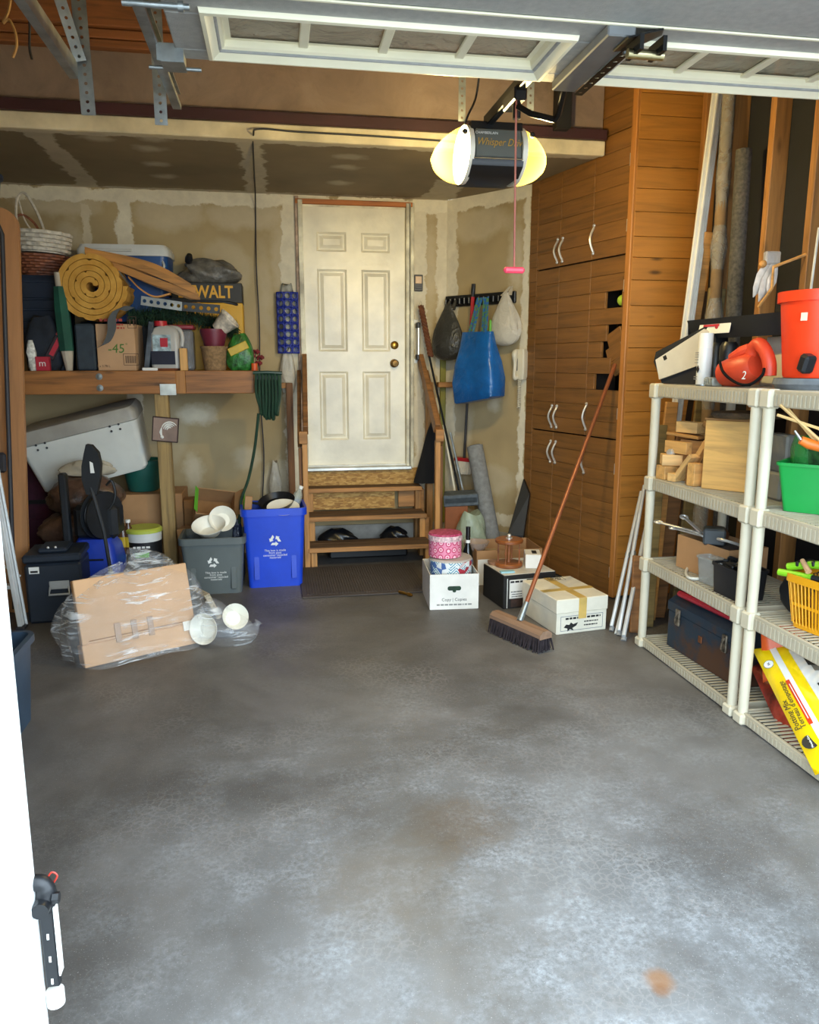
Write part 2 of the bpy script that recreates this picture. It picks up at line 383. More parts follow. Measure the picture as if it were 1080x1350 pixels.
t = NT('bulkhead_board'); co = t.co(); n1 = t.noise(co, 2.2, 6, .65, 1.2); n2 = t.noise(co, 5, 5, .7, 1.2)
t.base(t.mix(t.ramp(n2, [(.52, 0.0), (.75, .35)]), t.ramp(n1, [(.3, '76655a'), (.55, '897669'), (.75, '978477')]), lin('5c4c42'))); t.rough(.8); t.bump(n2, .3, .006)
struct(MB().box((-.29, 4.80, 3.03), (4.64, .03, .30)).build('wall_bulkhead', t.m, smooth=0), 'stained brown board above the steel beam')
struct(MB().box((at(743, 150, 4.66).x, 4.68, 3.12), (.09, .08, .50), bev=.004).build('wall_post', plain('black_post', '0f0f10', .6)), 'black steel post end above the beam')
MJOI = wood('joist_wood', '84522f', 'x', .6, .3)
tp = sempty('ceiling_plate', (0, 0, 0), label='red-brown doubled wooden plates under the roof')
for i, (z, h, y) in enumerate(((3.195, .04, 4.77), (3.242, .045, 4.765), (3.345, .15, 4.74))): MB().box((-.29, y, z), (4.64, .08, h), bev=.004).build('plank', MJOI, tp)
MROOF = plain('roof_board', '9a8e76', .9, var=.3, scale=2)
struct(MB().box((0, 3.9, 3.80), (5.3, 5.4, .06)).build('ceiling', MROOF, smooth=0), 'dark boarded garage ceiling')
for i in range(5):
    struct(MB().box((0, 1.5 + .62 * i, 3.69), (5.0, .04, .17)).build('ceiling_joist', wood('pale_joist', '9c8560', 'x', .6, .25)), 'wooden ceiling joist')
# side and front walls
MBLK = plain('black_sheathing', '15161a', .8, var=.3, scale=3)
struct(MB().box((2.61, 3.9, 1.9), (.06, 4.8, 3.8)).build('wall_right', MBLK, smooth=0), 'black felted wall between open studs')
MSTUD = wood('stud_wood', 'a8743c', 'z', .6, .25, knots=.5)
for y in (1.55, 1.96, 2.36, 2.73, 3.07, 3.42, 3.76, 4.12, 4.42):
    s_ = MB().box((2.535, y, 1.9), (.09, .045, 3.7), bev=.003).build('wall_stud', MSTUD); struct(s_, 'bare wooden wall stud')
struct(MB().box((-2.55, 3.8, 1.9), (.1, 5.2, 3.8)).build('wall_left', plaster('left_drywall', PAPER, MUD, [(3.2, 1.5, .08, 2), (4.4, 1.5, .08, 2)], uv=('Y', 'Z')), smooth=0), 'tan drywall on the left')
MWHT = plain('white_paint', 'f2f4f2', .45, var=.03)
struct(MB().box((-1.6, 1.30, 1.9), (2.0, .14, 3.8)).box((.98, 1.30, 3.17), (3.3, .14, 1.26)).build('wall_front', MWHT, smooth=0), 'white front wall with the open bay')
struct(MB().box((-.065, 0, 1.262), (.13, .30, 2.524), bev=.006).build('trim_2', MWHT, loc=(-.489, 1.27, .008), rot=(0, R(.35), 0)), 'bright white jamb of the open bay door')

# ---- entry door, six panels
MDOOR = plain('door_paint', 'efe9d2', .32, var=.10, scale=3, bump=.22)
MCAS = plain('casing_paint', 'e2d9bf', .55, var=.25, scale=6, bump=.2)
d1 = sempty('door_1', (0, 0, 0), label='cream six-panel entry door with brass knobs')
X0, X1, Z0, Z1, YD = .245, 1.035, .70, 2.685, 6.20
pan = [(at(a, b, 6.2).x, at(c, d, 6.2).x, at(c, d, 6.2).z, at(a, b, 6.2).z) for a, b, c, d in ((417, 304, 457, 333), (477, 305, 511, 333), (417, 354, 458, 463), (477, 355, 513, 463), (421, 489, 459, 580), (478, 489, 514, 580))]
cxs = (.345, .575, .69, .915)
rows = [(.90, 1.445), (1.60, 2.225), (2.355, 2.50)]
b = MB(); xs = [X0, cxs[0], cxs[1], cxs[2], cxs[3], X1]; zs = [Z0, rows[0][0], rows[0][1], rows[1][0], rows[1][1], rows[2][0], rows[2][1], Z1]
for i in range(5):
    for j in range(7):
        if i in (1, 3) and j in (1, 3, 5): continue
        x0, x1, z0, z1 = xs[i], xs[i+1], zs[j], zs[j+1]; b.add([(x0, YD, z0), (x1, YD, z0), (x1, YD, z1), (x0, YD, z1)], [(0, 1, 2, 3)])
b.box(((X0 + X1) / 2, YD + .03, (Z0 + Z1) / 2), (X1 - X0, .02, Z1 - Z0))
b.box((X0 - .001, YD + .015, (Z0 + Z1) / 2), (.002, .03, Z1 - Z0)).box((X1, YD + .015, (Z0 + Z1) / 2), (.002, .03, Z1 - Z0))
b.build('door_leaf', MDOOR, d1, smooth=0)
for i in (1, 3):
    for z0, z1 in rows:
        x0, x1 = xs[i], xs[i+1]; q = []
        for k, (ins, dp) in enumerate(((0, 0), (.016, .017), (.024, .017), (.05, .004), (.056, .004))):
            q.append([(x0 + ins, YD + dp, z0 + ins), (x1 - ins, YD + dp, z0 + ins), (x1 - ins, YD + dp, z1 - ins), (x0 + ins, YD + dp, z1 - ins)])
        MB().loft(q, cap=False).add(q[-1], [(0, 1, 2, 3)]).build('panel', MDOOR, d1, smooth=0)
MBRS = plain('brass', 'b98f45', .3, 1.0, var=.08); MDBR = plain('aged_brass', '6b5230', .4, 1.0)
ry = Matrix.Rotation(R(90), 4, 'X').to_3x3()
k1 = at(521, 455, 6.17); MB().lathe([(.0, 0), (.032, .0), (.032, .008), (.024, .014), (.0, .016)], 20, (k1.x, YD, k1.z), ry.to_4x4()).build('deadbolt', MBRS, d1)
k2 = at(521, 479, 6.15); MB().lathe([(.0, 0), (.034, .0), (.032, .008), (.012, .014), (.012, .03), (.027, .04), (.030, .055), (.022, .068), (.0, .07)], 20, (k2.x, YD, k2.z), ry.to_4x4()).build('knob', MDBR, d1)
# frame of the door: jambs, stop, bare wood head, sill
b = MB()
for x, s in ((X0 - .02, 1), (X1 + .02, -1)): b.box((x, YD - .005, 1.69), (.035, .09, 2.06), bev=.003)
b.build('door_frame', MCAS, d1)
b = MB(); b.box((X1 + .055, YD - .012, 1.69), (.03, .03, 2.08), bev=.006); b.box((X1 + .032, YD - .03, 1.69), (.008, .04, 2.06)); b.build('door_stop', MCAS, d1)
MB().box((X0 - .045, YD - .014, 1.70), (.03, .03, 2.10), bev=.004).build('door_casing', plain('chipped_casing', 'b39a86', .7, var=.4, scale=9), d1)
MB().box(((X0 + X1) / 2, YD - .012, 2.712), (.90, .05, .035), bev=.004).build('head_board', wood('raw_head', 'a8632f', 'x', .6, .35), d1)
MB().box(((X0 + X1) / 2, YD - .02, .672), (.88, .11, .03), bev=.006).build('sill', plain('aluminium_sill', 'd9d8ce', .4, .6, var=.15), d1)
MB().box(((X0 + X1) / 2, YD - .005, .693), (.80, .03, .016), bev=.004).build('door_sweep', plain('door_sweep_vinyl', 'f0efe6', .5), d1)

MB().box(((X0 + X1) / 2, YD + .07, 1.70), (1.0, .03, 2.2)).build('sky_blocker', MDOOR, d1, smooth=0)  # unseen plate added to block sky light leaking past the door
MB().box(((X0 + X1) / 2, YD + .01, 2.69), (.80, .03, .02)).build('head_stop', MCAS, d1, smooth=0)
# ---- overhead bay door, rolled up
MGD = plain('door_skin_grey', 'a9a9a6', .55, .1, var=.06, scale=40, bump=.15)
MFRM = plain('window_vinyl', 'f6efd2', .5, var=.03)  # cream tint puts the opener lamp's warm light into white vinyl
d2 = sempty('door_2', (0, 0, 2.45), label='overhead garage door rolled up, grey inside with white framed windows')
wins = ((-.13, .87), (1.13, 2.13))
WY0, WY1 = 2.40, 2.655
b = MB(); T = .045
def slab(x0, x1, y0, y1): b.box(((x0 + x1) / 2, (y0 + y1) / 2, T / 2), (x1 - x0, y1 - y0, T), bev=.004)
slab(-.27, 2.46, 2.262, WY0); slab(-.27, 2.46, WY1, 2.735); slab(-.27, wins[0][0], WY0, WY1); slab(wins[0][1], wins[1][0], WY0, WY1); slab(wins[1][1], 2.46, WY0, WY1)
b.build('door_section', MGD, d2)
for k in range(2):
    b = MB(); slab(-.27, 2.46, 1.765 - .5 * k, 2.255 - .5 * k); b.build('door_section', MGD, d2)
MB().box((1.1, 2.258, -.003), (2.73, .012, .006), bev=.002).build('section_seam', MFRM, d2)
MPANE = film('window_reflection', 'b5b09a', .62, .12, False)  # milky beige paints in the bright outdoors that the panes would reflect
for x0, x1 in wins:
    wn = MB()
    cx, cy = (x0 + x1) / 2, (WY0 + WY1) / 2; hw, hh = (x1 - x0) / 2, (WY1 - WY0) / 2
    rg = [[(cx + sx * (hw + a), cy + sy * (hh + a), z) for sx, sy in ((-1, -1), (1, -1), (1, 1), (-1, 1))] for a, z in ((.045, 0), (.042, -.014), (.03, -.016), (-.008, .012), (-.012, .03), (-.03, .03))]
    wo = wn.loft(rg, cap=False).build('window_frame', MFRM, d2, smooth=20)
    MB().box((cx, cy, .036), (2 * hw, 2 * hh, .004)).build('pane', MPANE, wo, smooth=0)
    for i in range(3):
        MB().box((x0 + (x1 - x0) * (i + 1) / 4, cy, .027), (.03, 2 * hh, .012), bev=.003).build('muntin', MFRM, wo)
# strut, hinge and operator bracket
MGAL = plain('galvanised', 'a6acac', .38, .85, var=.18, scale=14); MBSTL = plain('black_steel', '1d1d1c', .42, .6, var=.2)
MB().box((1.005, 2.49, -.016), (.085, .46, .032), bev=.004).build('strut', plain('strut_grey', '7d7f80', .45, .5, var=.1), d2)
sb = MB().strap((1.062, 2.27, -.036), (1.062, 2.73, -.036), .03, .003, .045, .009, (0, 0, 1)).build('strap', MBSTL, d2, smooth=0)
pts = [(0, 0), (.11, 0), (.13, .05), (.06, .12), (0, .10)]
MB().prism(pts, .005, Matrix.Translation((1.02, 2.25, -.04)) @ Matrix.Rotation(R(-15), 4, 'Y')).box((1.05, 2.27, -.055), (.012, .09, .04)).box((1.12, 2.27, -.055), (.012, .09, .04)).build('hinge', MBSTL, d2, smooth=0)
MB().cyl((1.03, 2.275, -.07), (1.14, 2.275, -.07), .013).build('roller_pin', plain('zinc_pin', 'b8ad86', .3, 1.0), d2)
for i, (x, y) in enumerate(((1.05, 2.33), (1.12, 2.34), (1.08, 2.31))): MB().lathe([(.0, 0), (.009, 0), (.009, -.008), (.0, -.009)], 8, (x, y, -.045)).build('bolt', MGAL, d2)
# edge roller bracket at the door's left corner
cb = at(238, 78, 2.72)
MB().box((-.28, 2.70, -.035), (.07, .09, .006)).box((-.285, 2.655, -.012), (.08, .008, .05)).box((-.25, 2.70, -.017), (.006, .09, .035)).build('corner_bracket', MGAL, d2, smooth=0)
MB().cyl((-.36, 2.735, -.03), (-.20, 2.735, -.03), .006).build('roller_pin', MGAL, d2)
MB().cyl((-.36, 2.29, -.03), (-.19, 2.29, -.03), .008).cyl((-.22, 2.29, -.03), (-.205, 2.29, -.03), .013).build('roller_pin', MGAL, d2)

# ---- tracks with hangers
def track(name, x, y0, y1, z, label, open_dir):
    t_ = thing(name, label, 'door track', (x, 0, z)); b = MB()
    prof = [(0, .0), (.03 * open_dir, .0), (.034 * open_dir, .008), (.034 * open_dir, .012)]
    b.box((0, (y0 + y1) / 2, .025), (.004, y1 - y0, .055)).box((.014 * open_dir, (y0 + y1) / 2, -.001), (.03, y1 - y0, .004)).box((.028 * open_dir, (y0 + y1) / 2, .006), (.004, y1 - y0, .012)).box((.014 * open_dir, (y0 + y1) / 2, .052), (.03, y1 - y0, .004))
    b.build('rail', MGAL, t_, smooth=0); return t_
tr = track('door_track', -.35, 1.35, 3.27, 2.46, 'galvanised steel door track ending beside the bracket strap, right of two', 1)
a = at(213, 165, 3.16)
MB().strap((-.375, 3.16, a.z - 2.46 - 0.0), (-.375, 3.16, 1.2), .045, .003, .03, .006, (0, -1, 0)).build('hanger_strap', MGAL, tr, smooth=0).location.x = (a.x + .35) + .375
a2 = fl(103, 103, 2.52)
tr = track('door_track', a2.x, 1.35, a2.y, 2.52, 'galvanised steel door track at the upper left corner, left of two', -1)
a = at(117, 152, a2.y)
MB().strap((a.x - a2.x, a2.y, a.z - 2.52), (a.x - a2.x - .02, a2.y, 1.1), .05, .003, .03, .0065, (0, -1, 0)).build('hanger_strap', MGAL, tr, smooth=0)
MB().strap((a.x - a2.x - .01, a2.y - .02, .05), (a.x - a2.x - .25, a2.y - .2, 1.0), .04, .003, .03, .006, (.3, -1, 0)).build('brace_strap', MGAL, tr, smooth=0)
# wires dangling from the roof
MCRD = plain('dark_cord', '20222a', .6); MTAN = plain('tan_cord', 'b98f57', .7)
def wire(name, label, pts, r, mat, cat='cord', k=6): return tag(MB().tube(catmull(pts, k), r, 6).build(name, mat), label, cat)
wire('dangling_rope', 'short tan looped cord dangling from the ceiling top left', [at(17, -30, 3.9), at(12, 12, 3.9), at(4, 30, 3.9), at(12, 26, 3.9), at(20, 42, 3.9), at(22, 60, 3.9), at(17, 76, 3.9)], .006, MTAN)
wire('dangling_rope', 'short dark cord hanging beside the tan one at the top left', [at(36, -30, 3.9), at(39, 30, 3.9), at(39, 62, 3.9), at(42, 78, 3.9)], .006, MCRD)
wire('wall_cable', 'thin black cable running from the soffit edge down past the shelf to the floor', [at(640, 190, 4.70), at(500, 180, 4.70), at(395, 174, 4.70), at(342, 170, 4.69), at(334, 180, 4.75), (at(334, 200, 5.3).x, 5.3, 2.74), (at(336, 240, 6.1).x, 6.12, 2.72), at(338, 350, 6.16), at(342, 430, 6.16), at(343, 520, 6.16), at(348, 600, 6.16), at(346, 658, 6.16)], .005, MCRD)
wire('wall_cable', 'white cable running down the studs at the far right', [at(1080, 300, 3.3) , at(1074, 345, 3.3), at(1068, 395, 3.3), at(1066, 440, 3.3)], .006, plain('white_cord', 'd8d4c4', .5))
# ================================================================== LARGE THINGS
# ---- door opener with two lit lenses
op = thing('garage_door_opener', 'black and grey garage door opener with two glowing yellow lamp lenses', 'door opener', (.985, 3.45, 2.42))
MBLKP = plain('black_plastic', '17191d', .4, var=.15); MGRYP = plain('grey_plate', '5d5f58', .5, var=.08)
prof = lambda y: None
b = MB(); # body: rounded front profile in YZ swept along X
bp = [(.02, .115), (.30, .115), (.32, .08), (.32, -.06), (.28, -.10), (.06, -.105), (-.005, -.07), (-.012, -.05)]
b.loft([[Vector((x, y, z)) for y, z in bp] for x in (-.115, .115)]).build('motor_housing', MBLKP, op)
MB().box((0, -.004, .02), (.205, .02, .115), Matrix.Rotation(R(-6), 4, 'X'), bev=.004).build('front_plate', MGRYP, op)
MB().box((0, -.018, -.044), (.22, .004, .004)).build('chrome_strip', plain('chrome', 'e8e8ea', .12, 1.0, var=0), op)
text('lettering', 'CHAMBERLAIN', .015, plain('print_white', 'e8e8e2', .5, var=0), op, (-.055, -.0165, .058), (R(84), 0, 0), 'CENTER')
text('lettering', 'Whisper Drive', .044, plain('print_gold', 'c89a3a', .4, .3, var=0), op, (.01, -.0165, .022), (R(84), 0, 0), 'CENTER', shear=.35, sx=.82)
# lenses: translucent shells around a bulb
t = NT('lamp_lens'); t.n.remove(t.b); tr_ = t.new('ShaderNodeBsdfTranslucent'); tr_.inputs[0].default_value = (1.0, .74, .24, 1); tp0 = t.new('ShaderNodeBsdfTransparent'); tp0.inputs[0].default_value = (1, .95, .85, 1)
m1 = t.new('ShaderNodeMixShader'); m1.inputs[0].default_value = .045; t.link(tp0.outputs[0], m1.inputs[1]); t.link(tr_.outputs[0], m1.inputs[2]); t.link(m1.outputs[0], t.out.inputs[0]); MLENS = t.m
MLW = plain('lens_rim_white', 'e9e4d2', .4, var=.03)
for sx in (-1, 1):
    rings = []
    for k in range(9):
        q = k / 8; x = sx * (.118 + .15 * q); sc = max(.06, (1 - q ** 1.7) ** .6)
        rings.append([Vector((x, .14 + .165 * sc * math.cos(2 * PI * j / 20) , .003 - .024 * q + .118 * sc * math.sin(2 * PI * j / 20))) for j in range(20)])
    ln = MB().loft(rings).build('lamp_lens', MLENS, op, smooth=60)
    rim = [[Vector((sx * xx, .14 + .170 * math.cos(2 * PI * j / 20), .003 + .120 * math.sin(2 * PI * j / 20))) for j in range(20)] for xx in (.108, .130)]
    MB().loft(rim).build('lens_rim', MLW, op)
    MB().box((sx * .150, -.012, .06), (.022, .02, .022), bev=.006).build('lens_latch', MBLKP, op)
    lb = bpy.data.lights.new('lamp_bulb', 'POINT'); lb.energy = 52.0; lb.color = (1.0, .80, .37); lb.shadow_soft_size = .03
    lo = bpy.data.objects.new('lamp_bulb', lb); COL.objects.link(lo); lo.parent = op; lo.location = (sx * .19, .12, -.01)
# rail, trolley, arm, hangers
RZ = 2.535 - 2.42
MB().box((-.03, -1.05, RZ + .012), (.032, 2.25, .05), bev=.004).build('rail', MBSTL, op)
MB().box((-.03, -.33, RZ - .02), (.05, .16, .05), bev=.006).cyl((-.03, -.36, RZ - .03), (-.03, -.36, RZ - .10), .016).build('trolley', MBLKP, op)
ap = [at(683, 140, 3.02), at(700, 150, 2.98), at(732, 158, 2.93), at(737, 150, 2.9), at(744, 120, 2.8), at(746, 105, 2.72)]
base = Vector(op.location)
MB().tube([p - base for p in (ap[0], ap[1], ap[2])], .012, 6).tube([p - base for p in ap[2:]], .011, 6).build('door_arm', MBSTL, op)
for i, (px, y0) in enumerate(((609, 160), (699, 150))):
    p = at(px, y0, 3.62) - base
    MB().strap(p, (p.x, p.y, 3.66 - 2.42), .032, .003, .03, .006, (0, -1, 0)).build('hanger_strap', MGAL, op, smooth=0)
wp = [at(632, 100, 3.6), at(627, 130, 3.6), at(618, 150, 3.55), at(612, 165, 3.55)]
MB().tube(catmull([p - base for p in wp]), .005, 5).build('power_cord', MCRD, op)
cp = at(680, 160, 3.05); ch = at(678, 352, 3.05)
pc = MB().cyl(Vector((cp.x, cp.y, 2.50)) - base, ch - base, .004, n=6).build('pull_cord', plain('red_cord', 'b3695a', .7), op)
hb = ch - base
MB().box((hb.x, hb.y, hb.z - .012), (.085, .022, .024), bev=.007).build('pull_handle', plain('pink_handle', 'f04a62', .45, var=.05), op)

# ---- plank cabinet
CA, CB = Vector((2.13, 4.49, 0)), Vector((1.85, 5.55, 0)); cdv = (CB - CA).normalized(); CAL = (CB - CA).length; CAng = math.atan2(cdv.y, cdv.x)
# local frame: x along the face from the front corner to the back, y into the room is -y ... face looks to local +y
cab = thing('plank_cabinet', 'tall orange-brown plank cabinet with arched handles and a broken door', 'cabinet', CA, CAng)
MCAB = wood('cabinet_plank', '855a2b', 'x', .5, .22, var=.10, knots=.25); MCABS = wood('cabinet_side_plank', 'b07630', 'x', .45, .15, var=.14, knots=.85, coat=.15); MTRM = wood('cabinet_trim', 'bd7d3c', 'z', .5, .2)
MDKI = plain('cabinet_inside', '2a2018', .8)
inv = Matrix.Rotation(-CAng, 4, 'Z')
def lc(x, y): # world xy to cabinet frame
    v = inv @ (Vector((x, y, 0)) - CA); return (v.x, v.y)
foot = [(.03, -.03), (CAL, -.03), lc(2.50, 5.62), lc(2.50, 4.53)]
# carcass as sides, back and shelves so that the broken door shows a hollow
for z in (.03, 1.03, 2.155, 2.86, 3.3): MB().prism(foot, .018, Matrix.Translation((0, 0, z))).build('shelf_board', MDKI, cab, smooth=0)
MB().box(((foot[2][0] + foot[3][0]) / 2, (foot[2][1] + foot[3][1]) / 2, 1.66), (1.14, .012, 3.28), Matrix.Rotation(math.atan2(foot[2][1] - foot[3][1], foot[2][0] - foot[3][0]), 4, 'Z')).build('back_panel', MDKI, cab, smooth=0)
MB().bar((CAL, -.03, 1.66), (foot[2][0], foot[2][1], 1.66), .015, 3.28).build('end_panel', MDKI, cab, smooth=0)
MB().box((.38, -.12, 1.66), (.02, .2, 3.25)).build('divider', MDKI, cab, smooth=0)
PZ = .1
def planks(par, x0, x1, z0, z1, mat, skip=(), y=0.0, name='plank'):
    n = max(1, round((z1 - z0) / PZ)); p = (z1 - z0) / n
    for i in range(n):
        if i in skip: continue
        MB().box((0, 0, 0), (x1 - x0, .02, p - .0015), bev=.0015).build(name, mat, par, ((x0 + x1) / 2, y + jit(.0012), z0 + p * (i + .5)))
MCHR = plain('chrome_handle', 'e4e2dc', .28, .7, var=.05)
def handle(par, x, z, L=.13):
    pts = [(x, .012, z - L / 2 - .012), (x, .014, z - L / 2), (x + .004, .03, z - L / 4), (x + .006, .038, z), (x + .004, .03, z + L / 4), (x, .014, z + L / 2), (x, .012, z + L / 2 + .012)]
    b = MB().tube(catmull(pts, 4), .0075, 6); b.ball((x, .013, z - L / 2 - .01), .011, 8, 6).ball((x, .013, z + L / 2 + .01), .011, 8, 6); b.build('handle', MCHR, par)
cols = ((.050, .376), (.380, .725), (.729, .998)); rws = ((.012, 1.028), (1.036, 2.150), (2.158, 2.866))
for ci, (x0, x1) in enumerate(cols):
    for ri, (z0, z1) in enumerate(rws):
        dr = bpy.data.objects.new('cabinet_door', None); COL.objects.link(dr); dr.parent = cab
        if ci == 0 and ri == 1:
            # broken door: planks knocked out at the hinge side
            n = 11; p = (z1 - z0) / n
            cut = {3: .30, 4: (.25, .05), 5: .235, 6: .19, 8: .225}
            for i in range(n):
                zc = z0 + p * (i + .5); a0, a1 = x0, x1
                if i == 3: a0, a1 = .30, x1
                elif i == 4: a0 = .15
                elif i == 5: a0 = .245
                elif i == 6: a0 = .20
                elif i == 8: a0 = .225
                MB().box((0, 0, 0), (a1 - a0, .02, p - .0015), bev=.0015).build('plank', MCAB, dr, ((a0 + a1) / 2, jit(.001), zc))
                if i == 8: MB().box((0, 0, 0), (.018, .02, p - .004), bev=.003).build('plank', MCAB, dr, (x0 + .010, 0, zc))
            for k, (px, pz, L, an) in enumerate(((.135, 1.665, .14, 24), (.13, 1.575, .15, 24), (.095, 1.49, .10, 28))):
                MB().box((0, 0, 0), (L, .018, .092), bev=.003).build('plank', MCAB, dr, (px, -.012, pz), (0, R(an), 0))
        else: planks(dr, x0, x1, z0, z1, MCAB)
        hz = {0: .89, 1: 1.14, 2: 2.26}[ri]
        if ci == 0: handle(dr, x1 - .012, hz - (.02 if ri == 0 else -.02), .15)
        elif ci == 1: handle(dr, x1 - .03, hz)
        else: handle(dr, x0 + .025, hz)
        if ci == 0:
            for zz in (z0 + .16, z1 - .18): MB().cyl((x0 - .004, .013, zz - .035), (x0 - .004, .013, zz + .035), .006, n=8).build('hinge', MCHR, dr)
fx = bpy.data.objects.new('face_panel', None); COL.objects.link(fx); fx.parent = cab
planks(fx, .05, CAL, 2.872, 3.30, MCAB); planks(fx, 1.002, CAL, .012, 2.87, MCAB)
MB().box((.024, .004, 1.66), (.045, .03, 3.3), bev=.004).build('corner_trim', MTRM, cab)
# side panel of wide boards facing the bay
sd = bpy.data.objects.new('side_panel', None); COL.objects.link(sd); sd.parent = cab; sd.location = (0, 0, 0); sd.rotation_euler = (0, 0, -CAng)
z = .02; i = 0; ws = [.13, .12, .15, .13, .12, .14]
while z < 3.28:
    w_ = min(ws[i % 6], 3.30 - z)
    MB().box((0, 0, 0), (.435, .02, w_ - .0025), bev=.002).build('plank', MCABS, sd, (.217, .01 + jit(.001), z + w_ / 2)); z += w_; i += 1
# ball lying in the broken door
bp_ = CA + cdv * .105 + Vector((0, 0, 1.889)); nrm = Vector((-cdv.y, cdv.x, 0))
ballm = NT('tennis_felt'); ballm.base(lin('a9c83a')); ballm.rough(.95); ballm.bump(ballm.noise(ballm.co(), 120, 2), .6, .003)
tag(MB().ball((0, 0, 0), .034, 20, 12).build('tennis_ball', ballm.m, loc=bp_ - nrm * .03 + Vector((0, 0, .0))), 'yellow-green tennis ball in the gap of the broken cabinet door', 'ball')

# ---- wooden entry steps with rails
st = thing('entry_steps', 'open wooden steps with railings up to the cream entry door', 'steps', (.68, 5.6, 0))
MST = wood('step_wood', 'a87743', 'x', .65, .3, knots=.3); MSTD = wood('tread_wood', '5f4831', 'x', .75, .45); MSTZ = wood('rail_post_wood', 'b88449', 'z', .6, .25, knots=.3)
MOSB = NT('strand_board'); co = MOSB.co((1, 1, 1)); v = MOSB.new('ShaderNodeTexVoronoi'); v.inputs['Scale'].default_value = 55; MOSB.link(MOSB.co((.6, 1, 1.6), rot=(0, .6, 0)), v.inputs['Vector'])
MOSB.base(MOSB.mix(.35, MOSB.ramp(v.outputs['Color'], [(.2, '8a5f2c'), (.5, 'b48742'), (.8, 'cfa660')]), MOSB.ramp(MOSB.noise(co, 14, 4), [(.3, '95682f'), (.7, 'c79d55')]))); MOSB.rough(.7); MOSB.bump(v.outputs['Distance'], .2, .003); MOSB = MOSB.m
treads = [(.155, 5.60, .27), (.345, 5.83, .27), (.535, 6.03, .26)]  # top height, front edge, depth
for z, y, d in treads:
    MB().box((0, 0, 0), (.935, .137, .036), bev=.004).build('tread', MSTD, st, (-.005, y - 5.6 + .07, z - .018))
    MB().box((0, 0, 0), (.935, .10, .036), bev=.004).build('tread', MSTD, st, (-.005, y - 5.6 + .19, z - .018))
    MB().box((0, 0, 0), (.94, .012, .034), bev=.003).build('nosing', MST, st, (-.005, y - 5.6 - .004, z - .019))
for sx in (-1, 1):
    for (z, y, d) in treads:
        MB().box((0, 0, 0), (.045, .09, z - .036), bev=.003).build('leg', MSTZ, st, (sx * .435, y - 5.6 + .06, (z - .036) / 2))
    b = MB().prism([(.03, .0), (.55, .0), (.55, .50), (.47, .50), (.47, .31), (.26, .31), (.26, .12), (.03, .12)], .03, Matrix.Translation((sx * .475 - .015, 0, 0)) @ Matrix(((0, 0, 1, 0), (1, 0, 0, 0), (0, 1, 0, 0), (0, 0, 0, 1)))).build('stringer', MST, st, smooth=0)
MB().box((.0, .575, .60), (.93, .012, .13)).build('riser', MOSB, st, smooth=0)
MB().box((-.10, .50, .43), (.70, .012, .16)).build('riser', MOSB, st, smooth=0)
MB().box((.36, .50, .43), (.16, .014, .15), bev=.003).build('block', MST, st)
for sx, x0 in ((-1, -.485), (1, .505)):
    MB().box((x0, .02, .47), (.038, .045, .94), bev=.003).build('post', MSTZ, st)
    MB().box((x0 + sx * .03, .05, .45), (.03, .04, .90), bev=.003).build('post', wood('dark_post', '7c5330', 'z', .7, .3), st)
    MB().box((x0 + sx * .01, -.004, .98), (.062, .03, .09), bev=.003).build('rail_end', MST, st)
    MB().bar((x0 - sx * .01, .0, 1.03), (x0 - sx * .035, .55, 1.55), .036, .09, .003).build('handrail', wood('handrail_wood', '8b5f36', 'x', .55, .3), st)
    MB().bar((x0 + sx * .035, .03, .93), (x0 + sx * .01, .55, 1.43), .03, .08, .003).build('handrail', wood('handrail_wood', '8b5f36', 'x', .55, .3), st)
MB().box((.535, .50, .68), (.05, .09, 1.36), bev=.003).build('post', MSTZ, st)
MB().box((-.575, .50, .68), (.05, .09, 1.36), bev=.003).build('post', wood('dark_post', '7c5330', 'z', .7, .3), st)
MB().box((.70, .52, 1.34), (.19, .09, .04), bev=.003).build('ledge', MST, st)
MB().box((-.64, .52, 1.34), (.12, .09, .04), bev=.003).build('ledge', MST, st)
MB().box((.66, .57, .95), (.045, .03, 1.5), bev=.003).build('strip', plain('olive_strip', '7f7b2d', .6), st)

# ---- storage platform along the back wall
bx0, bx1 = -1.75, -.145
pf = thing('storage_platform', 'rough wooden storage platform on a post along the back wall', 'workbench', ((bx0 + bx1) / 2, 5.5, 0))
MBM = wood('beam_wood', '93602f', 'x', .55, .35, knots=.7); MPO = wood('treated_post', '9b8050', 'z', .7, .3, knots=.6)
hl = (bx1 - bx0) / 2
pj = at(232, 500, 5.48).x - (bx0 + bx1) / 2
MB().box(((-hl - .0 + pj) / 2, 0, 1.381), (pj + hl, .04, .155), bev=.004).build('front_beam', MBM, pf)
MB().box(((hl + pj + .06) / 2, 0, 1.381), (hl - pj - .06, .04, .155), bev=.004).build('front_beam', MBM, pf)
MB().box((pj + .03, .002, 1.381), (.062, .038, .155), bev=.003).build('block', wood('end_grain', 'b0793f', 'z', .6, .2), pf)
for i in range(5): MB().box((0, .09 + .135 * i, 1.451), (2 * hl, .13, .014), bev=.002).build('deck_board', wood('deck_wood', '80542f', 'x', .7, .3), pf)
MB().box((0, .66, 1.39), (2 * hl, .04, .10)).build('ledger', MBM, pf)
px0 = at(218, 620, 5.5).x - (bx0 + bx1) / 2
MB().box((px0, .045, .652), (.09, .09, 1.304), bev=.004).build('post', MPO, pf)
MB().box((pj - .055, -.024, 1.332), (.105, .004, .075)).build('plate', plain('steel_plate', 'c9ccc6', .4, .7, var=.2), pf)
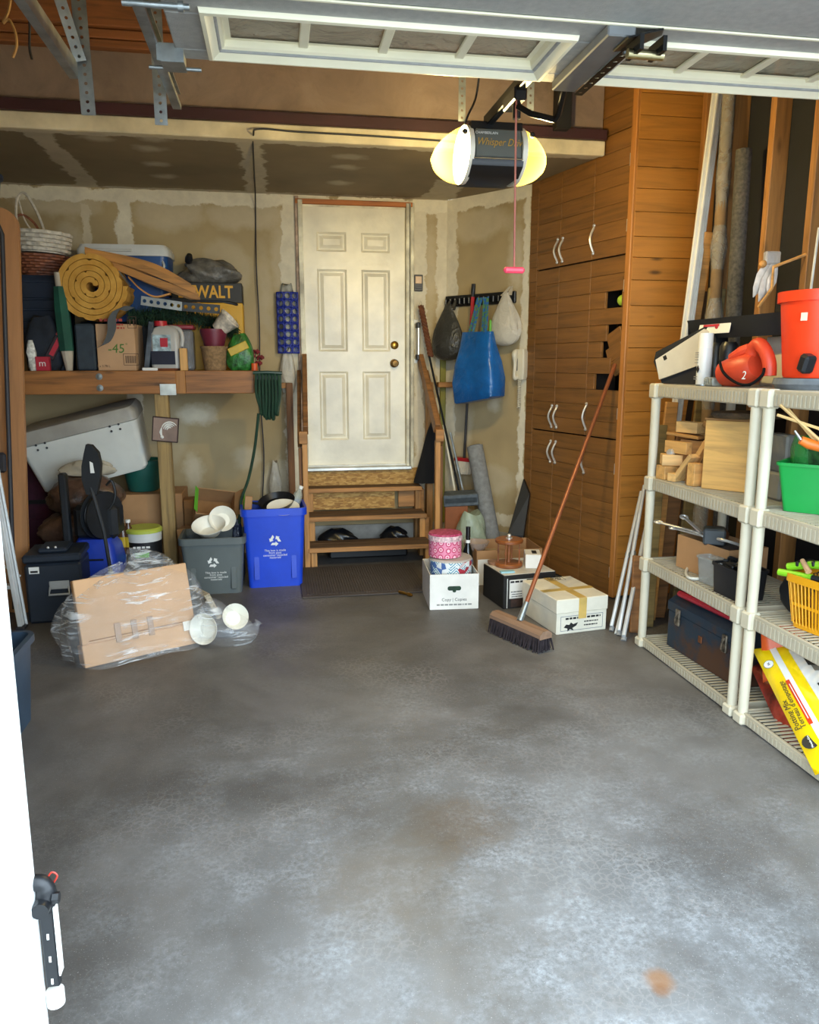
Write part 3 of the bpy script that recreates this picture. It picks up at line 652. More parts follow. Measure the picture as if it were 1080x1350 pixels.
for zz in (1.42, 1.345):
    xb = at(131, 500, 5.48).x - (bx0 + bx1) / 2
    MB().lathe([(.0, 0), (.022, 0), (.022, .003), (.010, .004), (.010, .012), (.0, .013)], 14, (xb, -.02, zz), ry.to_4x4()).build('bolt', MGAL, pf)

# ---- two resin shelf units
MRES = plain('resin', 'cdc5ad', .5, var=.05, scale=4); MRESS = plain('resin_shelf', 'b3aa94', .55, var=.05)
def resin_unit(y0, y1, label):
    L = y1 - y0; D = .42; u = thing('resin_shelf_unit', label, 'shelf unit', (1.915, y0, 0), 0, 'resin shelf units on the right'); SZ = (.055, .49, .925, 1.402)
    for z in SZ:
        b = MB(); h = .065 if z > .1 else .05; zc = z - h / 2
        for x in (0.0, D):
            b.box((x, L / 2, zc), (.014, L - .06, h), bev=.003)
            sgn = -1 if x == 0 else 1; n = 34
            for i in range(n): b.box((x + sgn * .008, .045 + (L - .09) * (i + .5) / n, zc - .004), (.006, (L - .09) / n * .55, h - .02))
        for y in (.03, L - .03): b.box((D / 2, y, zc), (D - .05, .014, h), bev=.003)
        n = 30
        for i in range(n): b.box((D / 2, .04 + (L - .08) * (i + .5) / n, z - .0015), (D - .02, (L - .08) / n * .48, .003))
        b.box((D / 2, L / 2, z - .012), (.02, L - .06, .012))
        so = b.build('shelf', MRESS, u)
    for x in (0.0, D):
        for y in (.035, L - .035):
            p_ = MB()
            for a, c in ((0, .49), (.49, .925), (.925, 1.402)): p_.cyl((x, y, a), (x, y, c), .021, .024, n=16)
            p_.build('post', MRES, u)
            for z in SZ: MB().box((x, y, z - .034 if z > .1 else .024), (.056, .064, .076 if z > .1 else .048), bev=.008).build('corner_socket', MRES, u)
    return u
resin_unit(2.80, 3.715, 'beige resin shelf unit farther from the bay holding wood scraps and the old toolbox')
resin_unit(1.885, 2.79, 'beige resin shelf unit nearer the bay holding the green bin and yellow basket')
# ================================================================== LEFT SIDE
def tub(w, d, h, taper=.12, r=.05, th=.008, lip=.02, liph=.03, n=5, zs=None):
    """open tub: rounded rectangle rings, wider at the top, with a rolled lip"""
    def ring(k, z, off=0): return [Vector((x, y, z)) for x, y in rect(w * k + 2 * off, d * k + 2 * off, max(.004, r * k + off), n)]
    k0 = 1 - taper; b = MB()
    b.loft([ring(k0, 0), ring(k0, .002), ring(1 - liph / h * taper, h - liph), ring(1, h - liph, lip), ring(1, h, lip), ring(1, h, -th), ring(k0, th, -th)])
    return b
def sack(w, d, h, n=40, m=20, seed=0, lump=.12, pinch=.0, top=.6, wr=.03, M=None):
    """soft bag: a lumpy rounded body with creases, 'top' = how narrow it gets at the top"""
    rnd = random.Random(seed); ph = [(rnd.uniform(0, 6.28), rnd.randint(2, 5), rnd.uniform(0, 6.28), rnd.uniform(3, 9)) for _ in range(6)]
    cr = [(rnd.uniform(0, 6.28), rnd.randint(7, 15), rnd.uniform(-14, 14)) for _ in range(4)]; rings = []
    for i in range(m + 1):
        q = i / m; prof = (math.sin(PI * min(1, max(.0, .06 + q * .88))) ** .33) * (1 - (1 - top) * q ** 1.5); ring = []
        for j in range(n):
            a = 2 * PI * j / n; s_ = 1 + lump * sum(math.sin(a * f + p + q * g) * .4 for p, f, p2, g in ph) / 2 + wr * sum(abs(math.sin(a * f / 2 + p + q * g)) - .6 for p, f, g in cr)
            cx, cy = math.cos(a), math.sin(a); k = (abs(cx) ** 3 + abs(cy) ** 3) ** (-1 / 3)
            ring.append(Vector((w / 2 * cx * k * prof * s_, d / 2 * cy * k * prof * s_, h * (q + .05 * q * math.sin(2 * a + ph[0][0]) * lump * 4))))
        rings.append(ring)
    return MB().loft(rings)
def recycle(parent, loc, rot, s, mat):
    o = bpy.data.objects.new('recycling_mark', None)
    b = MB()
    for k in range(3):
        M = Matrix.Rotation(R(120 * k), 4, 'Z')
        b.prism([(x * s, y * s) for x, y in ((-.55, -.62), (.08, -.62), (.08, -.80), (.46, -.46), (.08, -.12), (.08, -.30), (-.36, -.30))], .0008, M)
    return b.build('recycling_mark', mat, parent, loc, rot, smooth=0)
def words_at(par, x, y, z, w, h, mat, seed=0, flat=False):
    """a line of print too small to read: a row of short word-length marks"""
    r_ = random.Random(seed); b = MB(); q = 0.0
    while q < w - .004:
        l_ = min(r_.uniform(.5, 1.6) * h * 1.6, w - q); b.box((x - w / 2 + q + l_ / 2, y, z) if not flat else (x - w / 2 + q + l_ / 2, y, z), (l_, .0008, h) if not flat else (l_, h, .0006)); q += l_ + h * .5
    return b.build('print_line', mat, par, smooth=0)
MWP = plain('print_white', 'e8e8e2', .5, var=0); MBP = plain('print_black', '1b1b1b', .6, var=0)
MCB = plain('cardboard', 'a87f55', .8, var=.10, scale=3, bump=.05); MCBL = plain('light_cardboard', 'c9a078', .8, var=.08, scale=3); MCBD = plain('dark_cardboard', '8a6238', .8, var=.12)
MBOWL = plain('foam_white', 'ece8da', .55, var=.03)

# ---- blue recycling bin
p0, p1 = fl(329, 775), fl(397, 771); mid = (p0 + p1) / 2
BW, BD, BH = .40, .32, .55
bb = thing('recycling_bin', 'bright blue recycling bin beside the wooden steps', 'recycling bin', (mid.x, mid.y + BD * .42, 0), math.atan2(p1.y - p0.y, p1.x - p0.x))
MBLU = plain('blue_plastic', '1a45c8', .38, var=.06)
tub(BW + .02, BD + .02, BH, .14, .035, .006, .012, .05).build('tub', MBLU, bb)
for sx in (-1, 1): MB().box((sx * .125, -BD / 2 + .009, .24), (.035, .006, .36), Matrix.Rotation(R(-4.2), 4, 'X'), bev=.001).build('rib', MBLU, bb)
recycle(bb, (0, -BD / 2 - .0035, .33), (R(94), 0, 0), .052, MWP)
text('lettering', 'This box is made\nfrom post\nconsumer recycled\nmaterials', .021, MWP, bb, (0, -BD / 2 + .002, .235), (R(94), 0, 0), sp=.8)
BBX, BBY = bb.location.x, bb.location.y
# things in the blue bin, held by a filling of paper
MPAN = plain('dark_pan', '26272a', .3, .5); MSTL = plain('steel', 'b9bbb8', .25, 1.0)
tag(sack(.32, .25, .42, seed=3, lump=.1, top=.8).build('paper_bundle', plain('waste_paper', 'c9c4b4', .9), loc=(BBX, BBY, .03)), 'crumpled paper filling the blue recycling bin', 'paper')
fp = thing('frying_pan', 'black frying pan lying in the blue recycling bin', 'pan', (BBX + .03, BBY + .01, .545), rot=(R(18), R(-8), 0))
MB().lathe([(.0, 0), (.10, 0), (.125, .035), (.128, .035), (.104, -.004), (.0, -.005)], 28).build('pan_body', MPAN, fp)
MB().bar((-.12, .0, .03), (-.21, .02, .05), .022, .012, .004).build('handle', MPAN, fp)
tag(MB().lathe([(.0, 0), (.06, 0), (.11, .018), (.112, .02), (.06, .004), (.0, .004)], 28).build('plate', MBOWL, loc=(BBX + .07, BBY - .075, .525), rot=(R(20), 0, 0)), 'white plate leaning on the pan in the blue bin', 'plate')
MCLR = film('clear_plastic', 'c9d2c4', .38, .08, False)
bo = thing('plastic_bottle', 'clear plastic bottle with white cap standing out of the blue bin', 'bottle', (BBX + .135, BBY + .05, .50), rot=(0, R(22), 0))
MB().lathe([(.0, 0), (.034, 0), (.036, .01), (.036, .09), (.03, .12), (.014, .145), (.013, .16), (.0, .16)], 18).build('bottle_body', MCLR, bo); MB().cyl((0, 0, .158), (0, 0, .178), .016).build('cap', MWP, bo)
tag(MB().box((0, 0, 0), (.05, .02, .11), bev=.003).build('carton', MCB, loc=(BBX - .165, BBY - .02, .56), rot=(0, R(6), 0)), 'brown carton flap sticking up in the blue bin', 'carton')

# ---- grey recycling bin
p0, p1 = fl(262, 785), fl(326, 783); mid = (p0 + p1) / 2
gb = thing('recycling_bin', 'grey recycling bin filled with foam bowls behind the bagged cardboard', 'recycling bin', (mid.x - .055, mid.y + .17, 0), 0.0)
MGRB = plain('grey_plastic', '59605f', .5, var=.06)
tub(.41, .33, .385, .13, .035, .006, .012, .045).build('tub', MGRB, gb)
for sx in (-1, 1): MB().box((sx * .13, -.152, .17), (.035, .006, .27), Matrix.Rotation(R(-5.5), 4, 'X'), bev=.005).build('rib', MGRB, gb)
recycle(gb, (.0, -.1575, .22), (R(95.5), 0, 0), .048, MWP)
text('lettering', 'This box is made\nfrom post\nconsumer recycled\nmaterials', .02, MWP, gb, (.015, -.1525, .125), (R(95.5), 0, 0), sp=.8)
GX, GY = gb.location.x, gb.location.y
tag(sack(.30, .24, .30, seed=4, lump=.1, top=.85).build('paper_bundle', plain('waste_paper', 'c9c4b4', .9), loc=(GX, GY, .03)), 'crumpled paper under the bowls in the grey bin', 'paper')
def bowl(name, label, loc, rot, r=.085, h=.055, group=None):
    return tag(MB().lathe([(.0, .0), (r * .55, 0), (r * .62, .004), (r * .95, h * .85), (r * 1.06, h), (r * 1.06, h + .004), (r * .92, h * .9), (r * .58, .01), (.0, .008)], 28).build(name, MBOWL, loc=loc, rot=rot), label, 'bowl', group)
bowl('foam_bowl', 'upright white foam bowl on top of the grey bin', (GX - .02, GY - .04, .39), (R(24), R(-4), 0), .105, .07)
bowl('foam_bowl', 'white foam bowl leaning behind another in the grey bin', (GX + .055, GY + .06, .455), (R(62), R(15), 0), .085, .05)
def open_box(name, label, w, d, h, loc, rot, mat, inner=None, flaps=((0, 40), (2, 60)), cat='box', t=.005, group=None):
    """carton without lid; flaps = (side, how far it is folded out in degrees)"""
    o = thing(name, label, cat, loc, group=group, rot=rot)
    MB().box((0, 0, t / 2), (w, d, t)).build('base', inner or mat, o, smooth=0)
    for k, (cx, cy, sx, sy) in enumerate(((0, -d / 2, w, t), (w / 2, 0, t, d), (0, d / 2, w, t), (-w / 2, 0, t, d))): MB().box((cx, cy, h / 2), (sx, sy, h)).build('side', mat, o, smooth=0)
    for k, ang in flaps:
        L = (w, d, w, d)[k]; fh = min(w, d) * .42; f = MB().box((0, fh / 2, 0), (L - .01, fh, t * .8)).build('flap', mat, o, smooth=0)
        f.location = ((0, -d / 2, h), (w / 2, 0, h), (0, d / 2, h), (-w / 2, 0, h))[k]; f.rotation_euler = Euler((0, 0, R((180, 270, 0, 90)[k]))).to_matrix().to_4x4().to_euler()
        f.rotation_euler = (Matrix.Rotation(R((180, -90, 0, 90)[k]), 4, 'Z') @ Matrix.Rotation(R(90 - ang), 4, 'X')).to_euler()
    return o
cbx = open_box('carton', 'open brown carton with green printed ends tipped behind the grey bin', .26, .20, .17, (GX - .03, GY + .30, .46), (R(52), R(10), R(10)), MCB, MCBD, ((1, 30),))
MGRN = plain('print_green', '5fae2e', .6, var=.05)
MB().box((.16, 0, .20), (.003, .18, .085), Matrix.Rotation(R(35), 4, 'Y')).build('print', MGRN, cbx, smooth=0); MB().box((-.127, 0, .10), (.003, .17, .10)).build('print', MWP, cbx, smooth=0); MB().box((-.135, -.0, .19), (.003, .18, .05), Matrix.Rotation(R(-30), 4, 'Y')).build('print', MGRN, cbx, smooth=0)
p = at(265, 670, 5.45)
tag(MB().box((0, 0, .27), (.22, .16, .54), bev=.004).build('carton', MCBD, loc=(p.x - .04, 5.72, 0), rot=(0, 0, R(8))), 'tall brown carton standing behind the grey bin beside the post', 'box')
tag(MB().box((0, 0, .19), (.10, .12, .38), bev=.004).build('carton', MCB, loc=(GX - .17, GY + .245, 0), rot=(0, R(-6), R(-10))), 'narrow brown carton left of the grey bin', 'box')
MDBL = film('dark_blue_film', '27314a', .85, .2)
tag(sack(.10, .12, .46, seed=8, lump=.2, top=.5).build('plastic_bag', MDBL, loc=(at(312, 690, 5.3).x, 5.36, 0)), 'dark blue plastic bag between the two recycling bins', 'bag')

# ---- clear bag with flattened carton and bowls
q0, q1 = fl(113, 883), fl(266, 848); dv = q1 - q0; L = dv.length; ang = math.atan2(dv.y, dv.x)
pb = thing('flattened_carton', 'large flattened brown carton inside a clear plastic bag', 'cardboard', q0, rot=(R(-16), 0, ang))
MB().box((L * .49, .03, .285), (L * .97, .05, .33), bev=.004).build('panel', MCBL, pb)
MB().box((L * .5, .055, .063), (L, .10, .115), bev=.004).build('flap', MCBL, pb)
MB().box((L * .46, .004, .135), (L * .8, .003, .006)).build('crease', MCBD, pb, smooth=0)
for x_ in (.30, .44, .58): MB().box((L * x_, .001, .15), (.03, .003, .10), bev=.001).build('tape', plain('brown_tape', '97734d', .35, var=.1), pb)
MB().box((L * .90, .0, .11), (.05, .003, .05)).build('label', plain('paper_white', 'e6e3da', .7, var=.03), pb, smooth=0)
# the film: a big loose hull around it
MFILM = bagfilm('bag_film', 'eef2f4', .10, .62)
nrm_ = Vector((-dv.y, dv.x, 0)).normalized(); dx = dv.normalized()
def hull(u, v):
    a = 2 * PI * u; q = v
    # footprint grows behind the carton, leaning backwards with height
    ex = L * .50 + .06 * math.sin(PI * q) ; ey = .30
    cx = dx * (L * .5 + .07 * math.cos(a) * (1 - q)) + nrm_ * (.14 + .10 * q)
    k = (1 - .9 * q ** 8)
    rr = 1 + .05 * math.sin(5 * a + 3 * q) + .035 * math.sin(11 * a - 7 * q)
    sq = (abs(math.cos(a)) ** 4 + abs(math.sin(a)) ** 4) ** (-1 / 4)
    sx_ = .5 + .5 * math.cos(a); bk_ = max(0, math.sin(a)); zz = (.012 + .47 * q * (1 - .5 * bk_ * (1 - sx_) - .06 * (1 - sx_)) + .12 * q * bk_ * sx_) + .012 * math.sin(9 * a + 11 * q) * q
    P = q0 + cx + dx * (ex * math.cos(a) * sq * rr * k * .92) + nrm_ * (ey * math.sin(a) * sq * rr * k * .72)
    return Vector((P.x, P.y, max(.004, zz)))
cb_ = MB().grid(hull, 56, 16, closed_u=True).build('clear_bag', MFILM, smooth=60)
tag(cb_, 'big clear plastic bag holding a flattened carton on the floor', 'plastic bag')
rp = fl(308, 846)
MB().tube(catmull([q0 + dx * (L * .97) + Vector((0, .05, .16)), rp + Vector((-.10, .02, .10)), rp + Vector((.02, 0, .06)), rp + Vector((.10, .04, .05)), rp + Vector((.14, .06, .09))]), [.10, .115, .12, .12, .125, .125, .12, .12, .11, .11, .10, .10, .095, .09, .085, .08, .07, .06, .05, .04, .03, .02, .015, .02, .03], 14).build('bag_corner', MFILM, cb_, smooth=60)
b1 = fl(283, 851); b2 = fl(300, 838)
bowl('foam_bowl', 'white foam bowl lying on its side in the clear bag, left of two', (b1.x - .03, b1.y + .05, .085), (R(78), R(12), R(-30)), .08, .055)
bowl('foam_bowl', 'white foam bowl tipped in the corner of the clear bag, right of two', (b2.x + .03, b2.y + .04, .085), (R(60), R(20), R(10)), .07, .06)
tag(MB().box((0, 0, .09), (.035, .22, .18), bev=.003).build('corrugated_piece', plain('corrugated', 'b0a48c', .8, var=.3, scale=60), loc=fl(278, 815) + Vector((0, .08, 0)), rot=(0, R(-25), R(30))), 'small corrugated cardboard offcut at the right of the clear bag', 'cardboard')

# ---- navy hard case
c0, c1 = fl(48, 824), fl(98, 818); mid = (c0 + c1) / 2
CW, CD, CH = .31, .30, .42
MNAV = plain('navy_case', '1c2633', .5, var=.12, scale=5)
cs = thing('hard_case', 'dark navy hard case with a chrome handle on the floor', 'case', (mid.x, mid.y + CD / 2, 0), R(4))
MB().box((0, 0, CH / 2 - .03), (CW, CD, CH - .06), bev=.015).build('case_body', MNAV, cs)
MB().box((0, 0, CH - .03), (CW + .012, CD + .012, .05), bev=.012).build('case_lid', MNAV, cs)
MB().box((0, -.02, CH + .01), (.16, .2, .03), bev=.01).build('top_handle', MNAV, cs)
hz = .20
MB().box((.03, -CD / 2 - .004, hz + .03), (.11, .008, .05), bev=.003).build('handle_plate', plain('handle_silver', 'b9bcbc', .35, .25), cs)
MB().tube([(-.02, -CD / 2 - .005, hz + .02), (-.025, -CD / 2 - .03, hz - .02), (.085, -CD / 2 - .03, hz - .02), (.08, -CD / 2 - .005, hz + .02)], .007, 8).build('handle', plain('handle_silver', 'b9bcbc', .35, .25), cs)
MB().box((-.10, -CD / 2 - .001, hz + .125), (.055, .003, .04)).build('label', MWP, cs, smooth=0)
MB().box((-.10, -CD / 2 - .003, hz + .117), (.04, .001, .012)).build('barcode', MBP, cs, smooth=0)
for x_ in (-.02, .02): MB().ball((x_, -.12, CH + .03), .008, 8, 6).build('stud', MCHR, cs)

# ---- pressure washer
pw0 = fl(132, 800); PWX, PWY = at(132, 760, 5.06).x, 5.06
MPWB = plain('washer_blue', '1f3fb0', .35, var=.08); MPWK = plain('washer_black', '1b1f24', .5, var=.15)
pw = thing('pressure_washer', 'blue and black pressure washer with hose reel and lance', 'pressure washer', (PWX, PWY, 0), R(-4))
rg = [[Vector((x, y, z)) for x, y in rect(w, d, .05)] for w, d, z in ((.27, .28, .05), (.29, .30, .12), (.29, .29, .26), (.26, .26, .36), (.20, .20, .42))]
MB().loft(rg).build('body', MPWB, pw)
for z in (.16, .30): MB().box((.02, -.146, z), (.11, .008, .012), bev=.003).build('vent', MPWK, pw)
MB().box((-.155, -.07, .44), (.045, .06, .80), bev=.01).build('handle_post', MPWK, pw)
MB().box((.01, .04, .52), (.27, .2, .22), bev=.03).build('upper_housing', MPWK, pw)
rm = Matrix.Rotation(R(78), 4, 'Y')
MB().lathe([(.03, -.03), (.15, -.03), (.15, -.024), (.11, -.02), (.11, .02), (.15, .024), (.15, .03), (.03, .03)], 32, (.06, -.06, .57), Matrix.Rotation(R(60), 4, 'Z') @ Matrix.Rotation(R(90), 4, 'X')).build('hose_reel', MPWK, pw)
for k in range(3): MB().tube([Vector((.06, -.06, .57)) + (Matrix.Rotation(R(60), 4, 'Z') @ Matrix.Rotation(R(90), 4, 'X')) @ Vector((.125 * math.cos(t_), .125 * math.sin(t_), -.012 + .012 * k)) for t_ in [2 * PI * i / 28 for i in range(28)]], .007, 6, loop=True).build('hose', plain('hose_black', '111316', .45), pw)
for sx in (-1, 1): MB().lathe([(.0, -.03), (.09, -.03), (.10, -.02), (.10, .02), (.09, .03), (.0, .03)], 24, (sx * .16, .10, .10), Matrix.Rotation(R(90), 4, 'Y')).build('wheel', MPWK, pw)
inv2 = pw.matrix_basis.inverted()
ga, gb2, gc = inv2 @ at(115, 625, 4.78), inv2 @ at(137, 700, 4.72), inv2 @ at(152, 790, 4.70)
MB().tube([ga, gb2, gc + (gc - gb2) * .35], [.012, .011, .010], 10).build('lance', MPWK, pw)
MB().tube([gb2 + (gc - gb2) * .55, gb2 + (gc - gb2) * .75], .0125, 10).build('lance_collar', MGAL, pw)
Mg = Matrix.Translation(inv2 @ at(121, 618, 4.80)) @ Matrix.Rotation(R(90), 4, 'X')
MB().prism([(-.03, -.15), (.03, -.15), (.055, -.05), (.065, .03), (.055, .10), (.02, .145), (-.01, .15), (-.025, .10), (-.045, .02), (-.05, -.06)], .045, Mg).build('trigger_gun', MPWK, pw)
MB().prism([(.005, -.02), (.028, -.02), (.022, .04), (.005, .05)], .048, Mg).build('gun_mark', MWP, pw, smooth=0)
MB().tube(catmull([inv2 @ at(140, 640, 4.9), inv2 @ at(147, 634, 4.9), inv2 @ at(152, 648, 4.9), inv2 @ at(150, 662, 4.9), inv2 @ at(143, 672, 4.9)]), .008, 6).build('hose_loop', plain('hose_black', '111316', .45), pw)

# ---- things under the platform
MWCO = plain('cooler_white', 'd9dad2', .45, var=.06, scale=3)
k0 = at(118, 588, 5.62)
wc = thing('large_cooler', 'large off-white cooler tipped under the wooden platform', 'cooler', (k0.x - .045, 5.75, k0.z + .045), rot=(R(8), R(-14), 0))
rg = [[Vector((x, y, z)) for x, y in rect(w, d, .04)] for w, d, z in ((.68, .32, -.285), (.72, .34, -.265), (.80, .38, .06), (.81, .38, .07))]
MB().loft(rg).build('cooler_body', MWCO, wc)
rg = [[Vector((x, y, z)) for x, y in rect(w, d, .05)] for w, d, z in ((.82, .39, .074), (.82, .39, .13), (.78, .36, .165), (.73, .31, .172))]
MB().loft(rg).build('cooler_lid', plain('cooler_lid_grey', 'a09c92', .5, var=.08), wc)
for hx in (-.25, .25):
    for k in range(4): MB().ball((hx + (.03 if k % 2 else -.03), -.195, .035 + (.035 if k > 1 else 0)), .008, 8, 5).build('hinge_screw', MBLKP, wc)
MMAS = plain('maroon_fabric', '4e2136', .8, var=.2, scale=10)
s0 = at(52, 660, 5.55)
sc = thing('suitcase', 'maroon fabric suitcase behind the navy case', 'suitcase', (at(50, 660, 6.0).x, 6.085, .0), R(0))
MB().box((0, 0, .43), (.36, .22, .86), bev=.05).build('shell', MMAS, sc); MB().box((0, -.112, .50), (.37, .004, .03)).build('strap', MBLKP, sc); MB().box((0, -.115, .22), (.28, .02, .3), bev=.02).build('pocket', MMAS, sc)
MTEAL = plain('teal_plastic', '1c5a4f', .45, var=.08)
g0 = at(180, 652, 5.62)
cbk = tag(MB().box((0, 0, g0.z / 2 - .002), (.42, .36, g0.z - .004), bev=.004).build('carton', MCB, loc=(g0.x + .10, 5.82, 0)), 'wide brown carton under the teal tub behind the post', 'box')
tb = thing('round_tub', 'teal plastic tub on a carton under the platform', 'tub', (g0.x + .02, 5.82, g0.z), rot=(0, 0, R(20)))
MB().lathe([(.0, 0), (.10, 0), (.11, .01), (.14, .18), (.142, .2), (.165, .2), (.165, .225), (.145, .23), (.14, .21), (.10, .02), (.0, .02)], 28, sx=1.0, sy=.9).build('tub', MTEAL, tb)
for sx in (-1, 1): MB().box((sx * .165, 0, .205), (.03, .09, .05), bev=.01).build('handle', MTEAL, tb)
# brown mulch bags
MMUL = plain('brown_bag', '5d4639', .35, var=.35, scale=14, bump=.3)
for i, (px, py, w, h, zb, seed, lab) in enumerate(((112, 672, .50, .24, .52, 11, 'brown plastic sack of mulch lying under the tipped cooler, upper of two'), (100, 690, .46, .22, .30, 12, 'brown plastic sack of mulch under another sack behind the washer'))):
    s_ = sack(.50, .36, h, seed=seed, lump=.14, top=.8).build('mulch_sack', [MMUL], loc=(at(px + 5, py, 5.45).x, 5.42, zb)); tag(s_, lab, 'sack')
tag(sack(.46, .34, .26, seed=14, lump=.15, top=.9).build('plastic_bag', film('blue_grey_film', '39466e', .8, .15), loc=(at(100, 720, 5.4).x, 5.42, .02)), 'blue plastic bag on the floor behind the navy case', 'bag')
tag(sack(.36, .10, .10, seed=21, lump=.25, top=.6).build('paper_sheet', plain('beige_paper', 'b5ab95', .8), loc=(at(118, 640, 5.4).x, 5.42, .765)), 'crumpled beige paper on the upper mulch sack', 'paper')
# bundles of bottles wrapped in film
for i, (px, zb) in enumerate(((172, .0), (181, .0), (172, .235), (180, .235))):
    q = at(px, 740, 5.32); bt = thing('wrapped_bottle', ('small bottle with yellow label, lower left', 'small bottle with yellow label, lower right', 'small bottle with yellow label, upper left', 'small bottle with yellow label, upper right')[i] + ' of four beside the pressure washer', 'bottle', (q.x - .04, 5.33, zb), group='yellow-labelled bottles beside the washer')
    MB().lathe([(.0, 0), (.032, 0), (.034, .01), (.034, .15), (.015, .20), (.014, .22), (.0, .22)], 14).build('bottle_body', plain('amber_plastic', '5a3f2c', .2, var=.1), bt); MB().lathe([(.0349, .05), (.0352, .05), (.0352, .12), (.0349, .12)], 14, cap=False).build('label', plain('label_yellow', 'c2a52a', .5), bt); MB().cyl((0, 0, .215), (0, 0, .235), .016).build('cap', MWP, bt)
# paint pail
pq = at(198, 712, 5.42)
pq.x -= .03
pp_ = thing('paint_pail', 'white pail with a black label and lime lid beside the post', 'pail', (pq.x, 5.37, .0))
zt = at(198, 692, 5.42).z
tag(MB().box((0, 0, .06), (.26, .22, .12), bev=.004).build('carton', MCBD, loc=(pq.x, 5.37, 0)), 'low dark carton under the white paint pail', 'box'); pp_.location.z = .121; zt -= .121
MB().lathe([(.0, 0), (.108, 0), (.118, zt - .03), (.0, zt - .03)], 32).build('pail_body', plain('pail_white', 'd9dbd8', .4, var=.04), pp_)
MB().lathe([(.0, zt - .03), (.124, zt - .03), (.124, zt - .012), (.112, zt), (.0, zt - .004)], 32).build('pail_lid', plain('lid_lime', 'b5c04a', .45, var=.06), pp_)
MB().lathe([(.1095, .01), (.1105, .01), (.1165, zt - .09), (.1155, zt - .09)], 32, cap=False).build('label', plain('label_black', '15171b', .5), pp_)
words_at(pp_, 0, -.1185, zt - .12, .11, .014, MWP, 3); MB().box((0, -.113, zt - .175), (.09, .003, .035)).build('label_patch', MGRN, pp_, smooth=0)

# ---- sign on the post
sg = at(217, 567, 5.44)
sn = thing('wall_plaque', 'small square brown plaque with a white swirl figure hung on the post', 'sign', (sg.x, 5.49, sg.z), rot=(0, R(6), 0))
MB().box((0, -.008, 0), (.175, .012, .17), bev=.003).build('frame', plain('plaque_frame', '3a2620', .6), sn); MB().box((0, -.0155, 0), (.158, .004, .153)).build('panel', plain('plaque_brown', '8c7568', .6, var=.15), sn, smooth=0)
for k, (r_, a0, a1) in enumerate(((.055, 40, 170), (.042, 45, 175), (.03, 50, 180), (.018, 60, 185))): MB().tube([(.03 - .0 + r_ * math.cos(R(a0 + (a1 - a0) * i / 8)), -.018, -.0 + r_ * math.sin(R(a0 + (a1 - a0) * i / 8))) for i in range(9)], [.002 + .004 * math.sin(PI * i / 8) for i in range(9)], 6).build('figure_arc', MWP, sn)
MB().tube([(-.025, -.018, .01), (-.03, -.018, -.02), (-.022, -.018, -.045)], [.004, .010, .006], 6).ball((-.018, -.018, -.052), .012, 8, 6).build('figure_body', MWP, sn)

# ---- garden hose hung on the end of the platform
hx = (at(335, 500, 5.46).x + at(370, 500, 5.46).x) / 2; MHOSE = plain('green_hose', '1c3b2c', .45, var=.15)
hs = thing('garden_hose', 'dark green garden hose coiled on the end of the platform beam', 'hose', (hx, 5.46, 0))
zt, zb = at(352, 492, 5.46).z, at(352, 552, 5.46).z
for i in range(8):
    a = -.075 + .15 * i / 7; top = zt - .0; bo_ = zb + .04 * abs(i - 4) / 4 + jit(.015); xo = a * .82 + jit(.01)
    pts = [(a, -.012 + jit(.008), top), (a * 1.05, -.03, (top + bo_) / 2), (xo, -.02, bo_ + .02), (xo + .008, .0, bo_), (xo + .012, .02, bo_ + .03), (a + .01, .03, (top + bo_) / 2), (a + .012, .012, top)]
    MB().tube(catmull(pts, 4), .0095, 7).build('coil', MHOSE, hs)
MB().tube([(-.095, -.012, zt + .002), (0, -.02, zt + .006), (.10, -.012, zt + .0)], .012, 7).build('top_wrap', MHOSE, hs)
MB().box((.0, .0, zt - .03), (.15, .014, .03), bev=.003).build('hanger', MBLKP, hs)
e = [at(341, 545, 5.46), at(336, 590, 5.46), at(328, 630, 5.40), at(318, 660, 5.34), at(316, 690, 5.32)]
MB().tube(catmull([v - Vector((hx, 5.46, 0)) for v in e]), .0105, 7).build('tail', MHOSE, hs)
tag(sack(.10, .07, .30, seed=31, lump=.2, top=.6).build('plastic_bag', film('pale_film', 'cfc8b6', .7, .2), loc=(at(364, 655, 6.1).x, 6.13, at(364, 655, 6.1).z - .02)), 'pale crumpled plastic bag against the wall behind the blue bin', 'bag')

# ---- folded table, ladder, bins at the left edge
MTBL = wood('table_brown', 'ab7a50', 'z', .45, .12, var=.05); MDKR = plain('dark_rubber', '27262b', .6)
ta_, tb0 = at(24, 300, 4.85), at(38, 770, 4.85); tl_ = math.atan2(ta_.x - tb0.x, ta_.z - tb0.z)
tab = thing('folded_table', 'brown folded table standing on edge beside the ladder', 'table', (tb0.x - math.tan(tl_) * tb0.z, 4.85, 0), rot=(0, tl_, 0))
zt = at(15, 274, 4.85).z
n_ = 8; W_ = .75
out = [(0, 0), (0, zt - .10)] + [(-.10 + .10 * math.cos(R(90 * i / n_)), zt - .10 + .10 * math.sin(R(90 * i / n_))) for i in range(1, n_ + 1)] + [(-W_, zt), (-W_, 0)]
MX = Matrix(((1, 0, 0, 0), (0, 0, -1, 0), (0, 1, 0, 0), (0, 0, 0, 1)))
MB().prism([(x, z) for x, z in out], -.035, MX).build('table_top', MTBL, tab, smooth=0)
inn = [(x + (-.06 if x > -.09 else 0) , z - (.055 if z > .2 else 0)) for x, z in out]
fr = MB(); pathp = [(-.075, -.045, .05), (-.062, -.045, zt - .16), (-.085, -.045, zt - .10), (-.15, -.045, zt - .06)]
